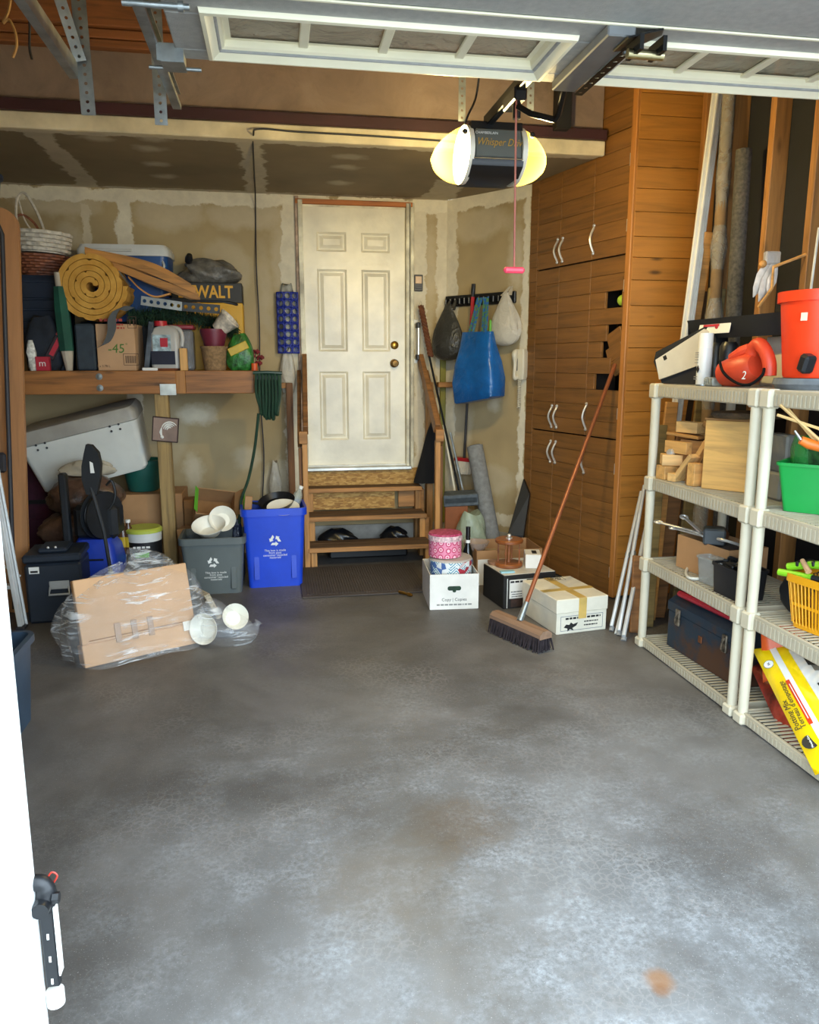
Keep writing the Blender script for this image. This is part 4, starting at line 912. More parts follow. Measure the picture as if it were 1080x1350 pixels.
fr.tube([(-.07, -.05, .04), (-.07, -.05, zt - .15), (-.09, -.05, zt - .10), (-.16, -.05, zt - .06), (-.4, -.05, zt - .05)], .013, 8).build('edge_groove', MDKR, tab)
MB().box((-.19, -.045, .62), (.22, .03, .07), bev=.01).build('cross_member', MTBL, tab)
MB().box((-.17, -.045, .93), (.16, .03, .12), bev=.04).build('leg_bracket', MDKR, tab)
MALU = plain('aluminium', 'dfe3e4', .35, .35, var=.08)
ld = thing('step_ladder', 'white aluminium ladder leaning at the left edge', 'ladder', (0, 0, 0))
f0 = fl(29, 829); f1 = f0 + Vector((-.36, .10, 0)); topr = Vector((f0.x - .17, f0.y + .12, 1.75)); topl = topr + Vector((-.36, .10, 0))
for a, b_ in ((f0, topr), (f1, topl)): MB().bar(a + Vector((0, 0, .02)), b_, .07, .025, .004, up=(1, 0, 0)).build('side_rail', MALU, ld)
MB().bar(f0 + Vector((.022, .02, .02)), topr + Vector((.022, .02, 0)), .008, .012, up=(1, 0, 0)).build('rail_edge', MALU, ld)
for a in (f0, f1): MB().box(a + Vector((0, 0, .012)), (.05, .08, .024), bev=.006).build('foot', MDKR, ld)
for i in range(6):
    t_ = (i + 1) / 7; MB().bar(f0.lerp(topr, t_), f1.lerp(topl, t_), .05, .022, .003).build('rung', MALU, ld)
MB().tube([f0 + Vector((-.0, .06, .30)), f1 + Vector((0, .2, .45))], .006, 6).build('brace', MALU, ld)
tn = at(2, 262, 4.92)
tag(MB().lathe([(.0, 0), (.13, 0), (.15, .14), (.165, .145), (.165, .165), (.0, .165)], 24).build('tub', plain('navy_plastic', '20304a', .5), loc=(tn.x - .125, 4.83, zt + .0045)), 'dark blue tub on top of the folded table', 'tub')
bl = thing('storage_bin', 'tall slate-blue plastic bin half hidden by the white jamb', 'bin', (-1.29, 3.06, 0), 0)
tub(.46, .62, .375, .10, .05, .008, .014, .03).build('tub', plain('slate_plastic', '2f4357', .5, var=.1), bl)
for k in range(4): MB().box((.216, -.05 + .05 * k, .20), (.004, .02, .10), Matrix.Rotation(R(3.3), 4, 'Y')).build('embossed_mark', plain('faded_print', '8795a2', .6), bl, smooth=0)

# photo-eye sensor on the jamb
sy = at(70, 1240, 1.43)
se = thing('door_sensor', 'black safety sensor on a slotted bracket at the bottom of the white jamb', 'sensor', (at(52, 1240, 1.40).x, 1.415, 0))
z1_, z0_ = at(70, 1200, 1.41).z, at(70, 1315, 1.41).z
MB().box((.014, 0, (z0_ + z1_) / 2 + .02), (.026, .018, z1_ - z0_ - .01), bev=.003).build('bracket', MBLKP, se)
MB().box((.029, .002, (z0_ + z1_) / 2 + .03), (.003, .022, z1_ - z0_ - .04)).build('bracket_edge', MWP, se, smooth=0)
for k in range(3): MB().box((.014, -.0095, z0_ + .04 + .05 * k), (.004, .002, .012)).build('slot', MWP, se, smooth=0)
MB().lathe([(.0, 0), (.017, 0), (.017, .03), (.0, .034)], 16, (.014, .0, z0_ + .012), Matrix.Rotation(R(180), 4, 'X')).build('end_cap', MWP, se)
MB().tube(catmull([(.01, 0, z1_ + .0), (.016, 0, z1_ + .03), (.012, 0, z1_ + .055), (-.006, 0, z1_ + .06)]), [.016, .017, .018, .019, .02, .02, .02, .019, .018, .018, .017, .016, .016, .016, .016, .016, .016, .016, .016][:19], 12).build('sensor_head', MBLKP, se)
MB().cyl((.012, -.012, z1_ + .02), (.012, -.034, z1_ + .02), .016).build('lens', MBLKP, se); MB().cyl((.03, -.01, z1_ + .03), (.042, -.01, z1_ + .03), .011, n=6).build('wing_nut', MBLKP, se)
MB().tube(catmull([(.012, .012, z1_ + .05), (.024, .015, z1_ + .068), (.034, .015, z1_ + .06), (.026, .015, z1_ + .045)]), .0018, 5).build('wire', plain('red_wire', 'c0392b', .5), se)
# ================================================================== ON THE PLATFORM
PT = 1.4585
def ppx(px, Y): return at(px, 470, Y).x
def zpx(py, Y, px=200): return at(px, py, Y).z
# navy tote with two baskets on it
x0, x1 = ppx(40, 5.82), ppx(84, 5.82); zt = zpx(364, 5.82, 60)
nt = thing('storage_tote', 'dark navy ribbed tote standing on the left end of the platform', 'tote', ((x0 + x1) / 2, 5.93, PT))
MNT = plain('navy_tote', '1d2838', .5, var=.15); h = zt - PT
MB().loft([[Vector((x, y, z)) for x, y in rect(w, d, .03)] for w, d, z in ((.26, .30, 0), (.31, .34, h - .05), (.33, .36, h - .05), (.33, .36, h - .03), (.31, .34, h))]).build('tote_body', MNT, nt)
for k in range(7): MB().box((0, -.150 - .0031 * k, .06 + k * .07), (.24, .012, .018), bev=.004).build('rib', MNT, nt)
def weave(name, w0, w1, h, rows, n, mat, par, loc, strip):
    """woven basket wall: staggered bulging strips"""
    for r_ in range(rows):
        b = MB(); z0 = h * r_ / rows; z1 = h * (r_ + 1) / rows; rad = (w0 + (w1 - w0) * (r_ + .5) / rows) / 2
        pts = [(rad * (1 + (.045 if (i + r_) % 2 else -.03)) * math.cos(2 * PI * i / n), .8 * rad * (1 + (.045 if (i + r_) % 2 else -.03)) * math.sin(2 * PI * i / n), (z0 + z1) / 2) for i in range(n)]
        fine = []
        rings = []
        for i in range(n):
            p = Vector(pts[i]); o_ = Vector((p.x, p.y, 0)).normalized(); hh = (z1 - z0) * .52
            rings.append([p + o_ * .004 + Vector((0, 0, hh * .7)), p + o_ * .006, p + o_ * .004 - Vector((0, 0, hh * .7)), p - o_ * .004 - Vector((0, 0, hh)), p - o_ * .004 + Vector((0, 0, hh))])
        rings.append(rings[0]); b.loft(rings, cap=False).build(strip, mat, par, loc)
MWK = plain('brown_wicker', '8a5238', .6, var=.3, scale=30); MWW = plain('white_wicker', 'd6cfbf', .6, var=.15, scale=30)
bx_ = (ppx(62, 5.82)); zb = zt
wb = thing('wicker_basket', 'brown wicker basket under the white one on the navy tote', 'basket', (bx_ + .005, 5.90, zb + .004), rot=(0, R(2), 0))
MB().lathe([(.0, 0), (.13, 0), (.13, .01), (.0, .01)], 24, sy=.8).build('base', MWK, wb); weave('w', .28, .36, .13, 7, 34, MWK, wb, (0, 0, .01), 'woven_row')
hp = [Vector((-.17, .0, .10)), Vector((-.19, .0, .25)), Vector((-.15, .02, .40)), Vector((-.06, .05, .36)), Vector((.0, .08, .22))]
MB().tube(catmull(hp), .009, 6).build('handle', MWK, wb)
wb2 = thing('wicker_basket', 'white woven basket with tall looped handle stacked on a brown basket', 'basket', (bx_ + .012, 5.90, zb + .156), rot=(0, R(3), 0))
MB().lathe([(.0, 0), (.15, 0), (.15, .01), (.0, .01)], 24, sy=.8).build('base', MWW, wb2); weave('w', .33, .37, .135, 5, 26, MWW, wb2, (0, 0, .008), 'woven_row')
hp = [Vector((-.15, .0, .12)), Vector((-.165, .0, .25)), Vector((-.15, .0, .36)), Vector((-.10, .0, .385)), Vector((-.03, .0, .27)), Vector((.02, .0, .13))]
MB().tube(catmull(hp), .009, 6).build('handle', MWW, wb2); MB().tube(catmull([Vector((-.155, .02, .36)), Vector((-.12, .03, .22)), Vector((-.06, .04, .13))]), .006, 6).build('handle', MWW, wb2)
# things in front of the tote
bg0 = at(62, 478, 5.62)
tag(sack(.27, .16, .36, seed=41, lump=.12, top=.7).build('cloth_bag', plain('dark_cloth', '20262f', .9, var=.25, scale=12), loc=(ppx(62, 5.68), 5.66, PT)), 'dark slack cloth bag in front of the navy tote', 'bag')
rb = thing('small_carton', 'small red carton with a white mark at the front of the platform', 'box', (ppx(56, 5.54), 5.545, PT))
MRED = plain('red_card', 'b5283a', .5, var=.05)
MB().box((0, 0, .046), (.085, .04, .092), bev=.002).build('carton_body', MRED, rb); text('mark', 'm', .06, MWP, rb, (0, -.0215, .048), (R(90), 0, R(0)))
stp = thing('light_string_pack', 'narrow red and black package leaning against the dark cloth bag', 'package', (ppx(57, 5.55) , 5.58, PT + .095), rot=(R(-8), R(28), 0))
MB().box((0.03, 0, .11), (.06, .015, .22), bev=.003).build('pack_body', plain('package_black', '2a1c22', .5), stp); MB().box((.03, -.0085, .195), (.058, .003, .06)).build('pack_head', plain('red_soft', 'd2564f', .5), stp, smooth=0); MB().box((.035, -.0085, .09), (.03, .003, .13)).build('pack_print', MRED, stp, smooth=0)
tag(MB().loft([[Vector((.025 * math.cos(a) * k * (1 + .2 * math.sin(3 * a + i)), .02 * math.sin(a) * k, z)) for a in [2 * PI * j / 10 for j in range(10)]] for i, (k, z) in enumerate(((.8, 0), (1.2, .03), (.9, .08), (1.2, .12), (.9, .17), (.5, .20)))]).build('paper_bundle', plain('cream_paper', 'e5e0cf', .7, var=.3, scale=40), loc=(ppx(37, 5.53) + .02, 5.545, PT)), 'cream crumpled paper at the left end of the platform', 'paper')
um = thing('folded_parasol', 'dark green folded fabric with pale end standing beside the foam roll', 'parasol', (ppx(90, 5.60), 5.60, PT), rot=(0, R(-2), 0))
MB().tube([(0, 0, .0), (.0, 0, .10), (.0, 0, .13)], [.022, .036, .040], 10).build('pale_end', plain('pale_fabric', 'b6ab98', .8), um)
MB().loft([[Vector(((.042 + .006 * (j % 2)) * math.cos(2 * PI * j / 12) * k, (.036 + .006 * (j % 2)) * math.sin(2 * PI * j / 12) * k, z)) for j in range(12)] for k, z in ((1, .13), (1.05, .25), (1.0, .42), (.8, .55))]).build('folded_cloth', plain('green_fabric', '17503f', .8, var=.15), um)
MB().cyl((0, 0, .55), (0, 0, .64), .025).build('pole_end', plain('pale_fabric', 'b6ab98', .8), um)
# dark case and antifreeze carton carrying the foam roll
dx0, dx1 = ppx(102, 5.6), ppx(127, 5.6)
hc = zpx(427, 5.56, 150) - PT
cs_ = tag(MB().box((0, 0, hc / 2), (dx1 - dx0, .22, hc), bev=.012).build('slate_case', plain('slate_fabric', '303a44', .8, var=.12, scale=20), loc=((dx0 + dx1) / 2, 5.68, PT)), 'slate fabric case left of the antifreeze carton', 'case')
bx0_, bx1_ = ppx(128, 5.56), ppx(182, 5.56); bw_ = bx1_ - bx0_
ac = thing('fluid_carton', 'brown carton printed -45 in green on the platform', 'box', ((bx0_ + bx1_) / 2, 5.56 + .13, PT), R(-4))
MB().box((0, 0, hc / 2), (bw_ - .012, .24, hc), bev=.003).build('carton_body', MCBL, ac)
MGT = plain('print_dark_green', '4c7a2f', .6, var=0); MRT = plain('print_red', 'b34a3a', .6, var=0); MBT = plain('print_brown', '4a3323', .6, var=0); fy = -.1215
text('lettering', '-45', .085, MGT, ac, (.0, fy, .145), (R(90), 0, 0), shear=.1); text('lettering', 'o', .025, MGT, ac, (.07, fy, .18), (R(90), 0, 0))
words_at(ac, -.02, fy, .335, .15, .018, MRT, 1); words_at(ac, .02, fy, .305, .09, .012, MRT, 2); words_at(ac, .02, fy, .283, .09, .012, MRT, 4); text('lettering', '4 x 3.78 L', .022, MBT, ac, (-.09, fy, .03), (R(90), 0, 0))
for k in (-1, 1): MB().prism([(-.004, -.02), (.004, -.02), (.004, .01), (.011, .01), (0, .024), (-.011, .01), (-.004, .01)], .0008, Matrix.Translation((.115 + k * .012, fy, .32)) @ Matrix.Rotation(R(90), 4, 'X')).build('arrow_mark', MBT, ac, smooth=0)
def outline(par, cx, cz, w, h, t_, mat, y): # thin printed frame
    b = MB()
    for a in ((cx, cz - h / 2, w, t_), (cx, cz + h / 2, w, t_), (cx - w / 2, cz, t_, h), (cx + w / 2, cz, t_, h)): b.box((a[0], y, a[1]), (a[2], .0008, a[3]))
    b.build('printed_frame', mat, par, smooth=0)
outline(ac, .115, .32, .055, .075, .003, MBT, fy); outline(ac, .095, .075, .10, .075, .003, MBT, fy)
b = MB()
for k in range(14): b.box((.06 + k * .0052, fy, .075), (.0015 + .002 * (k % 3 == 0), .0008, .05))
b.build('barcode', MBT, ac, smooth=0)
# foam roll
rc = at(128, 387, 5.60); RO = .242; zf = PT + hc + RO + .006
fr_ = NT('yellow_foam'); fr_.base(fr_.ramp(fr_.noise(fr_.co(), 12, 4), [(.3, 'b8842f'), (.7, 'd6a44c')])); fr_.rough(.85); fr_.bump(fr_.noise(fr_.co(), 90, 3), .4, .003); MFOAM = fr_.m
fo = thing('foam_roll', 'rolled-up yellow foam mat on top of the cartons', 'foam mat', (ppx(128, 5.6), 5.58, zf))
turns, th = 5.0, .040; N = 300; ri = []; 
for i in range(N + 1):
    a = 2 * PI * turns * i / N; r_ = .012 + (RO - .012 - th) * i / N
    notch = .011 if (math.degrees(a) % 26) < 3.2 and (i > .8 * N or i % 3 == 0) else 0
    ri.append((a, r_ * (1.0 if r_ > .1 else 1), r_ + th * .86 - notch))
rings = []
for a, r0_, r1_ in ri:
    c, s_ = math.cos(a), math.sin(a); e = 1.0 + .0 * c
    rings.append([Vector((r0_ * c, 0, r0_ * s_)), Vector((r1_ * c, 0, r1_ * s_)), Vector((r1_ * c, .26, r1_ * s_)), Vector((r0_ * c, .26, r0_ * s_))])
MB().loft(rings).build('rolled_sheet', MFOAM, fo, smooth=30)
# grey strap hanging over the carton
sp_ = [at(172, 408, 5.52), at(158, 406, 5.50), at(148, 418, 5.50), at(147, 436, 5.50), at(140, 452, 5.50), at(128, 458, 5.50)]
c_ = catmull(sp_, 4)
tag(MB().loft([[p + Vector((-.028, 0, -.012)), p + Vector((.028, 0, .012)), p + Vector((.028, .006, .012)), p + Vector((-.028, .006, -.012))] for p in c_]).build('fabric_strap', plain('grey_webbing', '55585a', .85, var=.1), smooth=60), 'grey fabric strap draped over the antifreeze carton', 'strap')

# crate, blue cooler, wooden slats
cr = tag(MB().box((0, 0, .17), (.62, .26, .34), bev=.01).build('storage_crate', plain('crate_dark', '23282c', .6), loc=(ppx(172, 6.0), 6.03, PT)), 'dark crate under the blue cooler', 'crate')
cxm, cw = (at(108, 360, 6.0).x + at(228, 360, 6.0).x) / 2, at(228, 360, 6.0).x - at(112, 360, 6.0).x
zc0, zc1, zc2 = PT + .341, at(170, 338, 5.9).z, at(170, 323, 5.9).z
co_ = thing('cooler', 'blue cooler with white lid at the back of the platform', 'cooler', (cxm, 6.02, zc0), R(-3))
MCOB = plain('cooler_blue', '1c4a86', .38, var=.05)
MB().loft([[Vector((x, y, z)) for x, y in rect(w, d, .05)] for w, d, z in ((cw * .94, .27, 0), (cw, .29, zc1 - zc0))]).build('cooler_body', MCOB, co_)
MB().loft([[Vector((x, y, z + zc1 - zc0 + .001)) for x, y in rect(w, d, .05)] for w, d, z in ((cw + .02, .31, 0), (cw + .02, .31, .04), (cw - .02, .28, zc2 - zc1))]).build('cooler_lid', plain('cooler_lid_white', 'd5d8d6', .45, var=.04), co_)
MB().box((-.06, -.158, zc1 - zc0 + .035), (.26, .02, .018), bev=.005).build('lid_latch', plain('cooler_lid_white', 'd5d8d6', .45), co_)
MB().tube(catmull([(cw / 2 - .035, -.13, zc1 - zc0 - .03), (cw / 2 - .02, -.165, zc1 - zc0 - .07), (cw / 2 - .04, -.17, zc1 - zc0 - .12), (cw / 2 - .0, -.16, zc1 - zc0 - .16), (cw / 2 + .012, -.1, zc1 - zc0 - .17)]), .009, 7).build('handle', plain('cooler_lid_white', 'd5d8d6', .45), co_)
MSLT = wood('slat_wood', 'b27c3a', 'x', .5, .3, grain=.6)
sl = thing('slat_bundle', 'bundle of long bent wooden slats lying across the blue cooler', 'wood slats', (0, 0, 0))
for i, (a, m_, b_, w) in enumerate((((112, 330), (185, 352), (258, 383), .045), ((112, 334), (180, 362), (262, 392), .05), ((120, 332), (200, 350), (252, 378), .04), ((116, 333), (190, 368), (264, 396), .04), ((150, 346), (215, 365), (255, 385), .035))):
    Yy = 5.64 + .012 * i; c_ = catmull([at(*a, Yy), at(*m_, Yy), at(*b_, Yy)], 8)
    MB().loft([[p + Vector((0, -.005, -w / 2)), p + Vector((0, .005, -w / 2)), p + Vector((0, .005, w / 2)), p + Vector((0, -.005, w / 2))] for p in c_]).build('slat', MSLT, sl)
c_ = catmull([at(170, 366, 5.6), at(186, 382, 5.6), at(205, 392, 5.6), at(225, 388, 5.6)], 6)
MB().loft([[p + Vector((0, -.03, -.004)), p + Vector((0, .03, -.004)), p + Vector((0, .03, .008)), p + Vector((0, -.03, .008))] for p in c_]).build('slat', MSLT, sl)
for px, py in ((160, 362), (168, 372)): MB().tube([at(px - 4, py - 5, 5.62), at(px + 4, py + 5, 5.62)], .007, 6).build('metal_clip', MGAL, sl)
# big yellow and black carton with a grey bag on it
dz = zpx(373, 5.92, 280); xL, xR = at(228, 430, 5.9).x, at(321, 430, 5.9).x
dw = thing('tool_carton', 'yellow carton with a black top band and large yellow capital letters', 'box', ((xL + xR) / 2, 6.04, PT))
MYEL = plain('carton_yellow', 'dba51a', .5, var=.06, scale=3); hT = dz - PT
MB().box((0, 0, (hT - .14) / 2), (xR - xL, .27, hT - .14), bev=.004).build('carton_body', MYEL, dw); MB().box((0, 0, hT - .07), (xR - xL, .27, .14), bev=.004).build('top_band', plain('carton_black', '25241f', .55, var=.08), dw)
text('lettering', 'DEWALT', .12, plain('letter_yellow', 'e0a51c', .5, var=0), dw, (-.01, -.1365, hT - .068), (R(90), 0, 0), sx=.80, bold=.003)
gbg = sack(.44, .24, .17, n=40, m=18, seed=52, lump=.34, top=.7)
tag(gbg.build('grey_bag', plain('grey_bag_film', '6b6860', .35, var=.3, scale=16, bump=.5), loc=((xL + xR) / 2 + .03, 6.03, dz + .001)), 'crumpled grey plastic bag on the yellow tool carton', 'bag')
tag(MB().lathe([(.0, 0), (.025, 0), (.028, .03), (.018, .06), (.0, .06)], 12).build('film_canister', MBLKP, loc=(at(248, 352, 5.9).x, 5.93, dz + .145), rot=(R(40), R(20), 0)), 'small black canister on the grey bag', 'canister')
# artificial garland (needles), metal bracket strip
gl_ = MB(); rnd = random.Random(5); path = catmull([at(172, 420, 5.78), at(205, 416, 5.76), at(240, 416, 5.76), (at(275, 424, 5.76)), at(300, 434, 5.76), at(312, 436, 5.78)], 10)
for p in path:
    for k in range(46):
        a = rnd.uniform(0, 2 * PI); d = Vector((rnd.uniform(-.5, .5), math.cos(a) * .6, math.sin(a))).normalized(); b_ = p + Vector((jit(.01), jit(.03), jit(.03))); L_ = rnd.uniform(.035, .075); s_ = d.orthogonal().normalized() * .004
        gl_.add([b_ - s_, b_ + s_, b_ + d * L_], [(0, 1, 2)])
MNDL = plain('pine_needle', '1c3a26', .7, var=.35, scale=20)
go = thing('garland', 'dark green artificial pine garland across the platform', 'garland', (0, 0, 0))
nd = gl_.build('needles', MNDL, go, smooth=0); nd['kind'] = 'stuff'; MB().tube(path, .012, 6).build('garland_core', plain('garland_wire', '26301f', .8), go)
a_, b_ = at(186, 396, 5.60), at(240, 404, 5.60); c2_ = at(314, 402, 5.62)
ms = thing('bracket_strip', 'grey punched metal strip in front of the garland', 'metal strip', (0, 0, 0))
MB().strap(a_, b_, .06, .004, .044, .013, (0, -1, 0)).build('strip', plain('grey_metal', '9b9d9a', .4, .6, var=.15), ms, smooth=0)
MB().strap(b_, at(290, 408, 5.60), .06, .004, .044, .014, (0, -1, 0)).build('strip', plain('dark_strip', '33373a', .5, .3), ms, smooth=0)
MB().tube(catmull([at(205, 392, 5.59), at(250, 396, 5.59), at(295, 398, 5.59), c2_]), [.004] * 7 + [.007] * 6 + [.010] * 5 + [.003], 6).build('dark_rod', MBLKP, ms)

# ---- front row on the platform
jx = ppx(220, 5.6)
jg = thing('fluid_jug', 'silver-grey plastic jug with red cap on the platform', 'jug', (jx, 5.60, PT + .016), R(-6))
MJ = plain('jug_grey', 'b3b1ab', .4, var=.05); jh = zpx(428, 5.56, 220) - PT
MB().loft([[Vector((x, y, z)) for x, y in rect(w, d, r_)] for w, d, r_, z in ((.19, .11, .03, 0), (.195, .115, .03, .02), (.195, .115, .03, jh * .55), (.19, .11, .03, jh * .75), (.15, .08, .03, jh * .88), (.08, .05, .02, jh * .93))]).build('jug_body', MJ, jg)
MB().tube(catmull([(.03, 0, jh * .90), (.09, 0, jh * .86), (.112, 0, jh * .70), (.105, 0, jh * .48)]), .014, 8).build('handle', MJ, jg)
MB().cyl((-.03, 0, jh * .92), (-.03, 0, jh * 1.03), .045, .042, n=18).build('cap', plain('red_plastic', 'b3222c', .4), jg)
MB().box((-.015, -.0585, jh * .50), (.12, .002, .14)).build('label', plain('label_grey', '9fb4bb', .5, var=.4, scale=25), jg, smooth=0); MB().box((-.01, -.0595, .07), (.16, .002, .09)).build('label_base', plain('label_navy', '1b1f33', .5, var=.2), jg, smooth=0); MB().box((.0, -.0605, jh * .56), (.05, .002, .06)).build('label_print', MRED, jg, smooth=0)
tag(MB().lathe([(.0, 0), (.075, 0), (.09, .012), (.09, .015), (.0, .015)], 24).build('saucer', plain('terracotta', '9a5a3c', .8), loc=(jx, 5.60, PT)), 'terracotta saucer under the silver jug', 'saucer')
hb_ = thing('hinged_container', 'clear container with dark red lid behind the silver jug', 'container', (ppx(232, 5.74), 5.74, PT))
MB().box((0, 0, .14), (.26, .14, .28), bev=.015).build('container_body', film('smoky_clear', '8d8f92', .55, .15, False), hb_); MB().box((0, 0, .297), (.28, .16, .03), bev=.008).build('lid', plain('dark_red_lid', '8c2a35', .45), hb_)
tag(MB().box((0, 0, .165), (.035, .20, .33), bev=.003).build('board_game', plain('dark_print', '39404a', .5, var=.6, scale=14), loc=(ppx(193, 5.6), 5.66, PT + .001), rot=(0, R(9), 0)), 'slim dark printed carton leaning between the carton and the jug', 'box')
tag(MB().box((0, 0, .01), (.10, .05, .02), bev=.003).build('white_pack', MWP, loc=(ppx(197, 5.53), 5.535, PT)), 'small flat white pack on the platform edge', 'pack')
tag(MB().box((0, 0, .075), (.05, .04, .15), bev=.003).build('wood_block', wood('pine_block', 'd1a05e', 'z', .6, .2), loc=(ppx(242, 5.53), 5.535, PT)), 'small upright pine block beside the silver jug', 'wood block')
px_ = ppx(283, 5.6)
tag(MB().lathe([(.0, 0), (.072, 0), (.092, .15), (.096, .15), (.096, .165), (.088, .165), (.07, .02), (.0, .02)], 28).build('flower_pot', plain('burlap_pot', '8c6f4c', .85, var=.2, scale=60), loc=(px_, 5.61, PT)), 'tan flower pot at the bottom of the pot stack', 'flower pot')
tag(MB().lathe([(.0, 0), (.068, 0), (.094, .10), (.094, .115), (.085, .115), (.06, .02), (.0, .02)], 28).build('flower_pot', plain('maroon_pot', '6d1f33', .45), loc=(px_, 5.61, PT + .166)), 'maroon flower pot stacked in the tan pot', 'flower pot')
tag(MB().lathe([(.0, 0), (.05, 0), (.075, .11), (.08, .115), (.08, .125), (.07, .125), (.045, .01), (.0, .01)], 24).build('flower_pot', plain('cream_pot', 'd8cdbb', .45, var=.25, scale=30), loc=(px_ + .03, 5.60, PT + .275), rot=(R(10), R(48), 0)), 'cream flower pot tipped on the maroon pot', 'flower pot')
gf = thing('seed_bag', 'green printed bag with yellow band at the right end of the platform', 'bag', (ppx(317, 5.6), 5.60, PT))
sack(.21, .12, .25, seed=61, lump=.12, top=.65).build('bag_body', plain('green_foil', '2c6a2c', .3, var=.5, scale=22, bump=.3), gf); MB().box((-.01, -.062, .15), (.14, .01, .055), Matrix.Rotation(R(-25), 4, 'Y'), bev=.004).build('yellow_band', plain('label_yellow', 'c2a52a', .5), gf)
fw_ = thing('silk_flowers', 'dark red artificial flowers behind the green seed bag', 'flowers', (ppx(337, 5.62), 5.66, PT))
for k, (a, b_) in enumerate(((-.03, .10), (.0, .13), (.03, .09), (.015, .05))):
    f_ = MB()
    for j in range(7): f_.box((a + .018 * math.cos(j * .9), .018 * math.sin(j * .9) * .6, b_ + .008 * math.sin(j * 1.7)), (.024, .012, .02), Euler((j, j * .7, j * 1.3)).to_matrix().to_4x4(), bev=.004)
    f_.build('bloom', plain('dark_red_silk', '7c1c22', .7, var=.3), fw_); MB().tube([(a * .3, 0, 0), (a, 0, b_)], .003, 5).build('stem', MNDL, fw_)
tag(MB().lathe([(.0, 0), (.022, 0), (.022, .05), (.0, .05)], 14).build('orange_jar', plain('orange_plastic', 'c8531c', .45), loc=(ppx(335, 5.54), 5.545, PT)), 'small orange jar at the right end of the platform', 'jar')

# ---- by the entry door
MBAGB = plain('dispenser_blue', '1d2f8e', .4, var=.06)
w0, w1 = at(365, 385, 6.15), at(396, 466, 6.15)
bd = thing('bag_dispenser', 'blue wall dispenser with round holes left of the entry door', 'dispenser', ((w0.x + w1.x) / 2 - .005, 6.15, (w0.z + w1.z) / 2))
hh = (w0.z - w1.z) / 2; ww = .165
b = MB(); nx, nz = 3, 8   # pierced front: rings around real holes
for i in range(nx):
    for j in range(nz):
        cx = -ww / 2 + ww * (i + .5) / nx; cz = -hh + 2 * hh * (j + .5) / nz; px2, pz2 = ww / nx / 2, hh / nz; k = 12; bulge = -.045 * math.cos(cx / ww * 2.4)
        sq, oc = [], []
        for q in range(k):
            an = 2 * PI * (q + .5) / k; c, s_ = math.cos(an), math.sin(an); m_ = max(abs(c), abs(s_)); xx = cx + c / m_ * px2; xo = cx + c * px2 * .72
            sq.append(Vector((xx, -.045 * math.cos(xx / ww * 2.4), cz + s_ / m_ * pz2))); oc.append(Vector((xo, -.045 * math.cos(xo / ww * 2.4), cz + s_ * px2 * .72)))
        b.add(sq + oc, [(q, (q + 1) % k, k + (q + 1) % k, k + q) for q in range(k)])
b.build('pierced_front', MBAGB, bd, mod=solid(.004))
MB().box((0, .04, 0), (ww, .006, 2 * hh)).box((-ww / 2, .02, 0), (.004, .05, 2 * hh)).box((ww / 2, .02, 0), (.004, .05, 2 * hh)).build('back_shell', MBAGB, bd, smooth=0)
sack(.13, .05, 2 * hh + .06, seed=71, lump=.1, top=.9).build('bag_stuffing', plain('stuffed_bags', '8a8a80', .5, var=.4, scale=20), bd, (0, .012, -hh - .0))
tag(sack(.13, .06, .34, seed=73, lump=.3, top=.5).build('plastic_bag', film('pale_film', 'cfc8b6', .7, .2), loc=(at(380, 500, 6.14).x, 6.14, at(380, 518, 6.14).z)), 'white crumpled plastic bag hanging under the blue dispenser', 'bag')
kp = at(551, 373, 6.18)
ky = thing('wall_keypad', 'small black wall control with a beige button right of the door', 'wall control', (kp.x + .005, 6.186, kp.z))
MB().box((0, 0, 0), (.07, .024, .125), bev=.004).build('panel', MBLKP, ky); MB().box((0, -.014, .022), (.05, .006, .055), bev=.003).build('button', plain('button_beige', 'd8b795', .5), ky); MB().box((0, -.0135, -.035), (.05, .004, .02), bev=.002).build('lower_button', MBLKP, ky)
h1, h2 = at(551, 429, 6.16), at(551, 471, 6.16)
hd = thing('grab_handle', 'short chrome pull handle on the wall right of the door', 'handle', (h1.x, 6.16, h2.z)); L_ = h1.z - h2.z
MB().cyl((0, -.03, .02), (0, -.03, L_ - .02), .011).build('grip', MCHR, hd)
for z in (.0, L_): MB().box((0, .0, z), (.03, .075, .045), bev=.006).build('mount', MBLKP, hd); 
for z in (-.03, L_ + .03): MB().box((-.012, .033, z), (.045, .012, .035), bev=.003).build('plate', MWP, hd)

# ---- on and under the steps
MMAT = plain('rubber_mat', '4a433e', .8, var=.12)
m0, m1, m2, m3 = fl(388, 790), fl(562, 781), fl(563, 743), fl(394, 750)
cm = (m0 + m1 + m2 + m3) / 4
mt = thing('door_mat', 'dark ribbed rubber mat at the foot of the steps', 'mat', (cm.x, cm.y, 0), math.atan2(m1.y - m0.y, m1.x - m0.x)); lw = (m1 - m0).length; ld_ = (m3 - m0).length
MB().box((0, 0, .006), (lw, ld_, .010), bev=.003).build('mat_base', MMAT, mt)
b = MB()
for i in range(46): b.box((-lw / 2 + .04 + (lw - .08) * i / 45, 0, .0125), ((lw - .08) / 45 * .5, ld_ - .10, .003))
b.build('ribs', MMAT, mt, smooth=0)
nz_ = fl(535, 785)
nzl = thing('hose_nozzle', 'small brass nozzle lying on the floor at the mat corner', 'nozzle', (nz_.x, nz_.y, .0125), R(-52))
MB().lathe([(.0, -.06), (.010, -.06), (.010, -.01), (.008, .0), (.008, .02), (.0, .02)], 12, M=Matrix.Rotation(R(90), 4, 'Y')).build('barrel', MBRS, nzl); MB().lathe([(.0, .02), (.012, .02), (.012, .045), (.006, .058), (.0, .058)], 12, M=Matrix.Rotation(R(90), 4, 'Y')).build('collar', MBRS, nzl)
